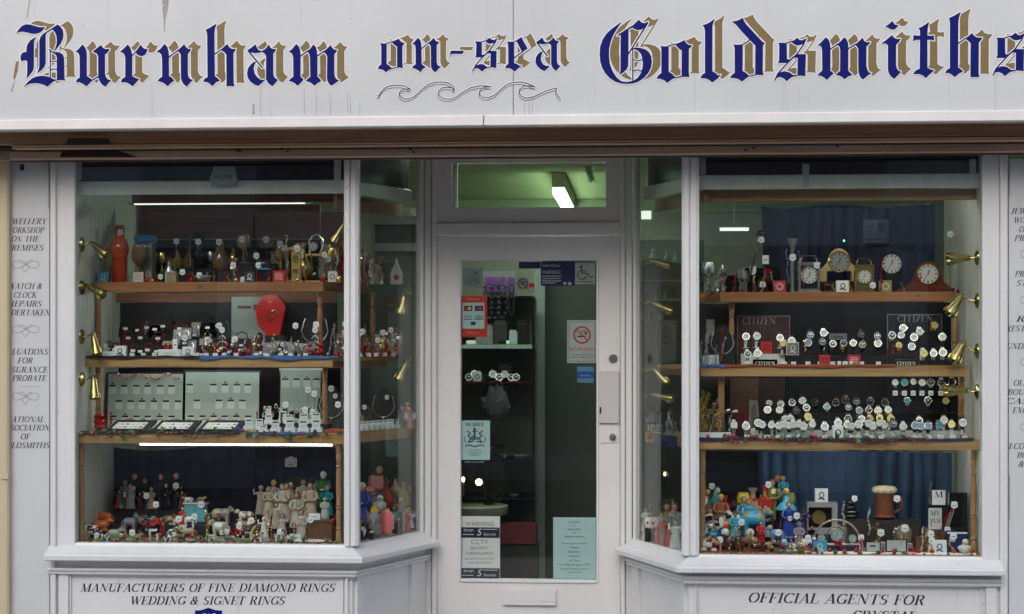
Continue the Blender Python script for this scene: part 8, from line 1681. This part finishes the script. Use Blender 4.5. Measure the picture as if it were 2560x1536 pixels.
# figures behind the right angled pane
o=TH_('cow_teapot','white pot with painted spots behind the right angled pane','teapot',1632,.48,z+.06); b=MB(); b.lathe([(.02,0),(.036,.01),(.04,.03),(.036,.055),(.03,.06)],n=16); b.build('pot',WCER,o,smooth=True); b=MB(); b.lathe([(.03,.0605),(.02,.07),(.005,.075),(.001,.08)],n=14); b.build('lid',BRN,o,smooth=True)
for a in (-40,-90,-130): b=MB(); b.ball((.039*math.cos(R(a)),.039*math.sin(R(a)),.032),.009,7,sc=(1,.5,1)); b.build('painted_spot',REDM,o)
plinth('dark block under the spotted white pot',1612,1655,.46,z,z+.0595,BLACK,d=.08)
figure('white and red girl figurine behind the right angled pane',1614,.58,z+.05,50,WCER,hair=BRN); plinth('low block under the white and red girl',1602,1628,.56,z,z+.0495,BLACK,d=.06)
for i,(x,Y,h,m_,hr) in enumerate(((1660,.36,70,REDM,BLK),(1676,.30,84,BRN,BLK),(1690,.25,62,WCER,BLK),(1686,.40,96,GREY,BRN),(1668,.46,90,OLIVE,TAN))):
    figure('%s figurine in the group behind the right angled pane'%['red gowned','brown robed','white gowned','tall grey','olive robed'][i],x,Y,z+.003,h,m_,hair=hr)
# hanging spot trays inside shop: shelves of stock on the left hand wall seen through right pane
o=TH_('wall_shelving','pale glass wall shelving inside the shop behind the right angled pane','shelving',1650,2.6,.9)
for j,y in enumerate((655,700,748,800)):
    b=MB(); pxbox(b,1560,1760,y,y+3,2.6,2.9); b.build('glass_shelf',mat('shelf_edge_green',(.30,.42,.38),.3),o,world=True)
b=MB(); pxbox(b,1560,1760,600,1000,2.91,2.95); b.build('back_board',mat('shelf_back_green',(.16,.22,.20),.6,noise=.2),o,world=True)
for i,(x,y,h) in enumerate(((1612,655,26),(1632,655,34),(1650,655,22),(1668,655,30),(1688,655,24),(1616,748,22),(1640,748,30),(1662,748,20),(1684,748,28),(1625,800,24),(1652,800,30),(1690,800,22))):
    lathe_item('shelf_ornament','small pale ornament on the wall shelving inside the shop, %s in order'%ORD[i+1],'ornament',x,2.68,Z(y,2.6,1660)+.001,[(h*.10/S(2.6)*2,0),(h*.3/S(2.6),h*.3/S(2.6)),(h*.1/S(2.6),h*.7/S(2.6)),(h*.2/S(2.6),h*.9/S(2.6)),(.001,h/S(2.6))],[GREY,CARD,CLEAR][i%3],group='ornaments on the wall shelving')
# stock in the cabinet behind the door
Yc=1.56
for i,(x,y,w_,h,m_) in enumerate(((1178,862,26,10,WHITE),(1262,862,36,10,WHITE),(1210,862,44,50,GREY),(1250,862,34,60,CHAR),(1284,862,24,36,CARD),(1306,862,30,60,LEATH))):
    o=TH_('cabinet_item','%s on the white cabinet shelf behind the door'%['low white box at left','low white box at right','grey leather bag','charcoal bag','pale small box','dark bag beside the upright'][i],'box' if i in(0,1,4) else 'bag',x,Yc,Z(y,Yc-.06,1240)+.001); a=U(w_,Yc)/2; hh=U(h,Yc); b=MB(); b.cbox(-a,a,0,.08,0,hh*.9,.004); b.build('body',m_,o); b=MB(); b.cbox(-a*.8,a*.8,.01,.07,hh*.9+.0005,hh,.002); b.build('top',m_,o)
for i,x in enumerate((1172,1186,1216,1232,1248,1262,1278,1196,1290)): 
    watch('dim %s watch on the dark red cabinet shelf behind the door, %s in order'%(['white','black'][i%2],ORD[i+1]),x,936 if i%2 else 944,Yc,DIAL if i%2 else DIALK,STEEL,LEATH,WINE,sc=1.15,group='watches in the cabinet behind the door')
    w_=col.objects[-1]
boxed('white card with black ring picture on the cabinet shelf',1193,Yc-.03,Z(955,Yc-.03,1240)+.001,20,24,WHITE,WHITE,INK,2)
boxed('dark tilted case on the cabinet shelf behind the door',1265,Yc+.05,Z(955,Yc+.05,1240)+.001,40,50,BLK,CHAR,GREY,1)
for i,(x,y,w_) in enumerate(((1260,1152,50),(1300,1152,40),(1230,1246,30),(1285,1246,26))):
    o=TH_('glass_bowl','dim %s bowl on a lower cabinet shelf, %s in order'%(['silver','grey'][i%2],ORD[i+1]),'bowl',x,Yc,Z(y,Yc-.06,1240)+.001,'bowls in the cabinet'); a=U(w_,Yc)/2; b=MB(); b.lathe([(a*.4,0),(a*.8,a*.3),(a,a*.6),(a*.95,a*.6),(.001,a*.1)],n=18); b.build('bowl',[SILVER,GREY][i%2],o,smooth=True)
o=TH_('plastic_bag','crumpled grey plastic bag hanging in the cabinet behind the door','bag',1240,1.42,Z(1052,1.42)); b=MB(); rnd=random.Random(4)
b.ball((0,0,.09),.09,12,sc=(.85,.35,1)); b.v=[v*(1+rnd.uniform(-.12,.12)) for v in b.v]; b.build('bag',mat('grey_film',(.08,.085,.10),.25),o); b=MB(); b.tube([(-.04,0,.16),(-.03,0,.21),(0,0,.222),(.03,0,.21),(.04,0,.16)],.003,n=5); b.build('handle',mat('grey_film2',(.12,.12,.13),.3),o)
# ================================================================= denser stock: rows of small things, each its own object
CN={'amber_glass':'amber','brown_glass':'brown glass','display_glass':'clear glass','olive_glaze':'olive','steel':'steel','white_ceramic':'white','brown_resin':'brown','tan_resin':'tan','grey_resin':'grey','red_foil':'red foil','gold_metal':'gold foil','silver_metal':'silver foil','cream_ceramic':'cream','teal_glaze':'teal','matt_red':'red','cobalt_glaze':'cobalt','sky_blue_glaze':'sky blue','yellow_glaze':'yellow','orange_glaze':'orange','green_glaze':'green','purple_glaze':'purple','black_gloss':'black','pink_ceramic':'pink','wine_leather':'wine red','dark_leather':'black'}
def row(kind,where,z,Yf,xs,hs,ms,seed=1,zo=0,**k):
    rnd=random.Random(seed)
    for i,x in enumerate(xs):
        m_=ms[i%len(ms)]; h=hs[i%len(hs)]; Y=Yf(x) if callable(Yf) else Yf; zz=z+(zo[i%len(zo)] if isinstance(zo,(list,tuple)) else zo)
        lab='%s %s, %s from left, %s'%(CN[m_.name],{'fig':'little figurine','quad':'little animal','tin':'strand','bird':'little bird','ball':'glass bauble','bag':'leather purse','vase':'little vase'}[kind],ORD[i+1],where)
        if kind=='fig': figure(lab,x,Y,zz,h,m_,hair=[BRN,WCER,TAN,YEL,BLK][rnd.randrange(5)],arms=['front','up','down'][rnd.randrange(3)],group='little figurines, '+where)
        elif kind=='quad': quad(lab,x,Y,zz,h*1.15,h,m_,[BRN,BLK,WCER,TAN][rnd.randrange(4)],3,face=rnd.choice((-1,1)),lie=rnd.random()<.35,group='little animals, '+where,seed=i)
        elif kind=='tin': tinsel(lab,x,Y,zz,h,m_,r=.009,turns=4,lean=rnd.uniform(-.3,.3))
        elif kind=='vase':
            s_=U(h,Y); v=(i*5+seed)%4; pr=[[(.16,0),(.18,.04),(.05,.12),(.04,.5),(.22,.62),(.25,.8),(.2,1)],[(.2,0),(.28,.1),(.3,.35),(.12,.65),(.08,.85),(.16,1)],[(.2,0),(.08,.08),(.06,.3),(.2,.45),(.22,.6),(.1,.75),(.03,1)],[(.24,0),(.22,.3),(.26,.6),(.1,.72),(.1,.9),(.14,1)]][v]
            o=lathe_item('small_vase',lab,'vase',x,Y,zz,[(a*s_,c*s_) for a,c in pr]+[(.001,s_*.98)],m_,group='small vases, '+where)
        elif kind=='bird': bird(lab,x,Y,zz,h,m_)
        elif kind=='ball':
            o=TH_('bauble',lab,'bauble',x,Y,zz,'glass baubles, '+where); r_=U(h,Y)/2; b=MB(); b.ball((0,0,r_),r_,10); b.build('ball',m_,o,smooth=True); b=MB(); b.cyl((0,0,2*r_),(0,0,2*r_+.003),.0025,n=6); b.build('cap',GOLD,o)
        elif kind=='bag': bag(lab,x,Y,zz,h*.9,h,m_,group='small purses, '+where)
def tags(where,z,items,group):
    for i,(x,y,Y) in enumerate(items):
        o=TH_('price_tag','white shield price tag, %s from left, %s'%(ORD[i+1],where),'price tag',x,Y,Z(y,Y,x),group); b=MB(); w_=.0145
        b.prism([(-w_,-w_*.55),(0,-w_*1.15),(w_,-w_*.55),(w_*.85,w_*.9),(0,w_*1.1),(-w_*.85,w_*.9)],-.001,.001); b.build('tag_card',WHITE,o); b=MB(); b.box(-w_*.55,w_*.55,-.0016,-.0011,-w_*.25,0); b.build('print',GINK,o); b=MB(); b.cyl((0,.002,-w_*.5),(0,.002,z-o.location.z),.0012,n=5); b.build('stick',STEEL,o)
z=zL0
row('quad','front edge of the bottom left window',z+.003,.055,[262,305,345,420,452,500,530,570,645,722],[22,18,22,20,24,18,22,20,26,22],[WCER,BRN,TAN,WCER,BRN,TAN,WCER,GREY,WCER,CREAMC],3)
row('quad','second tier of the bottom left window',z+.056,.30,[352,374,398,420,444,530],[30,34,28,36,28,30],[BRN,GREY,WINE,TAN,WCER,BRN],9)
row('fig','tall step among the dark figurines',z+.1208,.425,[298,326,350,378,416,455],[46,60,40,52,64,44],[BRN,GREY,WINE,TAN,BLK,BRN],5)
row('tin','among the bottom left figurines',z+.01,.07,[215,240,318,365,400,440,488,522,560,608,632,668,715,735,766,826],[26,16,34,22,40,18,26,48,30,22,30,36,26,30,22,30],[GOLD,RED,GOLD,RED,RED,GOLD,RED,GOLD,GOLD,RED,GOLD,GOLD,RED,GOLD,RED,RED],2,zo=[0,.03,.0,.05])
row('fig','behind the cream group in the left window',z+.1008,.40,[652,684,726,758,790],[70,84,78,88,76],[CREAMC,CREAMC,TAN,CREAMC,TAN],8)
tags('among the bottom left figurines',z,[(238,1322,.08),(330,1332,.09),(366,1240,.40),(390,1262,.30),(440,1215,.42),(447,1298,.12),(486,1292,.14),(565,1330,.10),(598,1316,.10),(628,1302,.12),(700,1330,.07),(776,1300,.10)],'price tags on sticks among the figurines')
row('ball','along the back of the bottom left window',z+.12,.40,[292,302],[14,12],[RED,GREY],4)
z=zL1
row('tin','across the top left shelf',z,.275,[272,318,372,392,446,470,520,560,572,584,650,672,716,762,800,812],[40,26,30,18,34,22,26,30,16,34,20,28,30,36,30,44],[RED,SILVER,GOLD,RED,GOLD,RED,SILVER,RED,GOLD,SILVER,RED,RED,GOLD,GOLD,SILVER,RED],6)
row('vase','behind the plinths of the top left shelf',z+.03,.52,[382,404,424,444,474,526,582,640,684,702,756,772,816,832],[58,64,54,72,80,66,74,78,66,80,88,72,84,76],[CLEAR,GOLD,SILVER,AMBER,BROWNG,SILVER,GOLD,CLEAR,SILVER,AMBER,GOLD,CLEAR,SILVER,GOLD],7)
tags('among the top left shelf goods',z,[(318,572,.36),(385,600,.44),(441,604,.44),(583,664,.30),(608,700,.28),(641,640,.36),(700,610,.46),(752,640,.36),(820,648,.36),(836,600,.40)],'price tags on sticks on the top left shelf')
row('ball','among the top left shelf goods',z,.262,[366,381,478,590,672,744,806,846],[12,10,12,12,10,11,14,16],[RED,GOLD,RED,GOLD,RED,GOLD,RED,GOLD],3)
yfl2=lambda x:min(.62,.20+max(0,(x-836))*.0032)
yfl=lambda x:min(.62,.27+max(0,(x-812))*.0034-.02)
row('tin','heaped behind the left angled pane on the top shelf',z,yfl,[874,884,892,906,916,926,936,944,952],[104,86,96,110,96,80,70,52,40],[GOLD,COBALT,SILVER,GOLD,SILVER,RED,GOLD,SILVER,RED],8)
row('vase','behind the left angled pane on the top shelf',z,lambda x:min(.62,yfl(x)+.07),[866,882,898,912,926,938,950],[60,66,72,58,62,48,44],[GOLD,SILVER,BROWNG,COBALT,SILVER,GOLD,STEEL],9)
z=zL2
row('vase','corner of the middle left shelf',z,lambda x:min(.63,yfl2(x)+.08),[846,866,884,902,918,940,956,970,984,996],[58,66,52,62,48,56,64,46,58,50],[SILVER,CREAMC,STEEL,GOLD,SILVER,CREAMC,GOLD,SILVER,WCER,SILVER],15)
row('bag','middle of the middle left shelf',z+.0,.21,[288,334,352,370,392,548,574,602],[36,30,26,34,26,30,28,34],[LEATH,WINE,BLK,WINE,LEATH,BLK,WINE,LEATH],2)
row('bag','back step of the middle left shelf',z+.0958,.46,[315,368,388,408,450,520,545],[44,50,40,58,44,50,60],[LEATH,WINE,BLK,LEATH,WINE,BLK,LEATH],2)
row('ball','among the silver trees of the middle left shelf',z+.002,.19,[545,552,572,580,596,612,622,636,652,700,716,742,776,782,796,802],[11,13,12,10,14,12,16,11,13,10,12,11,14,15,14,12],[RED,GOLD,SILVER,SILVER,RED,GREY,RED,GOLD,SILVER,SILVER,GOLD,SILVER,RED,GREY,RED,RED],4,zo=[0,.022,.006,.045])
row('tin','among the silver trees of the middle left shelf',z,.235,[528,540,566,576,598,618,634,648,676,694,712,736,752,766,806,818],[44,58,50,44,62,46,54,40,48,56,38,50,40,30,64,80],[GOLD,SILVER,RED,RED,SILVER,RED,GOLD,RED,SILVER,GOLD,SILVER,SILVER,GOLD,SILVER,RED,SILVER],4)
for i in range(16):
    x=[306,330,358,386,404,448,492,516,538,560,590,640,664,702,726,764][i]
    boxed('tiny white ticket along the middle left shelf, %s from left'%ORD[i+1],x,.175 if i>5 else .20,z+.004,12,8,WHITE,WHITE,PAPB,3,name='price_ticket',cat='price card',d=.002,group='tickets along the middle left shelf')

row('tin','corner of the middle left shelf',z,yfl2,[838,848,872,880,892,910,924,935,950,964,975,986,998],[84,60,96,50,70,56,82,44,76,62,40,70,50],[SILVER,RED,SILVER,GOLD,SILVER,RED,SILVER,GOLD,RED,SILVER,TEAL,SILVER,RED],12)
row('ball','corner of the middle left shelf',z,lambda x:yfl2(x)-.02,[842,858,876,890,904,918,932,946,960,974,988],[14,12,15,12,14,13,14,12,14,13,12],[RED,WCER,RED,GOLD,RED,WCER,RED,GOLD,TEAL,RED,WCER],12,zo=[0,.03,0])
tags('middle left shelf goods',z,[(462,845,.30),(519,850,.28),(548,815,.30),(586,850,.22),(739,815,.36),(790,812,.20),(872,800,.32),(905,830,.4)],'price tags on sticks on the middle left shelf')
z=zL3
row('tin','across the boards of the lowest left shelf',z+.028,.24,[262,276,640,655,678,700],[40,30,34,48,36,30],[RED,RED,RED,BLK,RED,WINE],5)
for i,(x0,x1) in enumerate(((290,370),(372,450))):
    o=TH_('tinsel_strand','red and silver tinsel draped over the top of the left earring board, %s half'%['left','right'][i],'tinsel',(x0+x1)/2,.40,Z(942,.40,360)); b=MB(); rnd=random.Random(i); w_=X(x1,.4)-X(x0,.4); f=lambda t:Vector((-w_/2+w_*t,0,.014*math.cos(t*9+i)))
    b.tube([f(k/16) for k in range(17)],.0015,n=4)
    for k in range(120):
        c=f(rnd.random()); a=rnd.uniform(0,6.28); d=Vector((math.cos(a),rnd.uniform(-.5,.5),math.sin(a)))*.008; q=d.orthogonal().normalized()*.0024; b.add([c,c+d*.6+q,c+d,c+d*.6-q],[(0,1,2,3)],k%2)
    b.build('strand',[REDB,SILVER],o)
row('fig','among the chains behind the left angled pane',z,lambda x:.30+(x-880)*.0028,[888,900,1005,1018],[64,46,52,60],[WCER,GOLD,GREY,PINK],3)
tags('right end of the lowest left shelf',z,[(714,1012,.26),(770,975,.3),(786,985,.3),(828,972,.33),(845,1012,.2),(890,960,.4)],'price tags on sticks on the lowest left shelf')
# splay floor
z=zL0
ys=lambda x:min(.60,.07+max(0,x-877)*.0036)
row('fig','front row behind the left angled pane',z,ys,[890,955,972,990,1006,1020],[48,42,46,40,44,36],[WINE,TAN,WCER,BRN,WCER,REDM],21)
row('quad','middle row behind the left angled pane',z+.05,lambda x:min(.62,ys(x)+.10),[900,928,958,978,998,1014,1028],[40,38,42,36,40,38,34],[BRN,CREAMC,TAN,REDM,YEL,WCER,BRN],22)
row('vase','back row behind the left angled pane',z+.12,lambda x:min(.64,ys(x)+.2),[912,940,965,988,1010,1026],[70,84,66,70,60,54],[BRN,PINK,REDM,TAN,OLIVE,BRN],23)
z=zR0
row('quad','front row of the right window figurines',z+.006,.085,[1772,1790,1828,1860,1892,1918,1962,1978,2018],[44,36,40,38,34,36,34,30,36],[WCER,PINK,WINE,BRN,WINE,BLK,SKYB,WCER,PURP],31)
row('quad','second row of the right window figurines',z+.06,.255,[1768,1786,1820,1848,1884,1912,1984],[64,72,66,60,70,56,60],[SKYB,WCER,ORANGE,TEAL,SKYB,WINE,PURP],32)
row('vase','third row of the right window figurines',z+.1208,.385,[1776,1788,1812,1858,1882,1902,1915,1972],[62,74,58,66,78,62,84,66],[BRN,TEAL,REDM,YEL,TAN,BLK,REDM,OLIVE],33)
row('tin','among the right window figurines',z+.01,.07,[1782,1822,1842,1856,1886,1908,1932,1956,1976,2008,2024],[30,40,56,26,48,30,22,20,40,26,20],[RED,GOLD,GOLD,RED,GOLD,RED,GOLD,RED,GOLD,GOLD,RED],13)
tags('among the right window figurines',z,[(1780,1216,.42),(1854,1306,.13),(1921,1212,.34),(1946,1332,.09),(1992,1290,.15),(2020,1346,.07),(1800,1350,.07)],'price tags on sticks among the right figurines')
row('tin','among the gifts of the bottom right window',z+.01,.10,[2102,2150,2188,2232,2250,2302,2322,2340,2380,2425],[26,30,30,20,34,60,70,30,26,30],[RED,RED,GOLD,RED,GOLD,SILVER,SILVER,RED,GOLD,GOLD],17)
row('fig','on the dark step beside the tankard',z,.33,[2030,2112,2160,2296],[50,60,66,40],[BLK,GREY,BLK,BRN],6)
row('ball','along the floor of the bottom right window',z+.002,.065,[2030,2075,2112,2140,2205,2235,2296,2330,2385,2430],[10,12,10,12,10,12,11,12,10,12],[REDM,RED,REDM,RED,RED,REDM,RED,RED,REDM,RED],6)
z=zR3
row('tin','left end of the lowest right shelf',z+.028,.16,[1750,1758,1766,1774,1783,1791,1799,1810,1822],[52,70,60,82,66,48,60,50,40],[GOLD,TAN,GOLD,SILVER,BRN,GOLD,SILVER,GOLD,SILVER],41)
row('ball','front edge of the lowest right shelf',z+.001,.06,[1770,1812,1822,1834,1878,1890,2030,2040],[10,12,11,12,11,10,12,10],[REDM,RED,RED,REDM,RED,REDM,RED,REDM],6)
z=zR1
row('vase','left end of the top right shelf',z,.46,[1756,1772,1790,1806,1838,1856,1900,1916,1940],[58,76,54,70,44,56,42,60,40],[CLEAR,SILVER,CLEAR,STEEL,BLK,GREY,BLK,WINE,BLK],51)
row('tin','across the top right shelf',z,.37,[1762,1776,1792,1810,1830,1864,1902,1938,2060,2084,2128,2182,2200,2260],[50,36,60,44,50,60,40,50,26,20,24,30,80,24],[SILVER,GOLD,SILVER,GOLD,RED,SILVER,GOLD,SILVER,RED,GOLD,GOLD,GOLD,RED,GOLD],52)
tags('top right shelf goods',z,[(1882,679,.45),(1907,712,.40),(2042,664,.36),(2182,714,.36),(2376,586,.42)],'price tags on sticks on the top right shelf')
z=zR2
row('tin','left end of the middle right shelf',z,.20,[1750,1758,1768,1786,1796,1804],[60,44,80,50,70,90],[SILVER,CREAMC,SILVER,GREY,SILVER,RED],53)
# behind right angled pane, floor and shelf
z=zR0; yr=lambda x:.68-(x-1586)*.0042
row('fig','front row behind the right angled pane',z,lambda x:yr(x)-.03,[1612,1628,1645,1660,1674,1688],[40,48,44,52,60,66],[WCER,BRN,REDM,TAN,REDM,WCER],61)
row('tin','behind the right angled pane',z+.03,lambda x:yr(x),[1620,1640,1656,1670,1684],[60,80,90,84,100],[GOLD,SILVER,RED,GOLD,SILVER],62)
z=zR3
row('tin','on the angled lowest shelf of the right window',z,lambda x:.64-(x-1586)*.0042,[1634,1650,1662,1674,1686,1698],[50,64,58,72,60,66],[SILVER,GREY,SILVER,GREY,SILVER,SILVER],63)
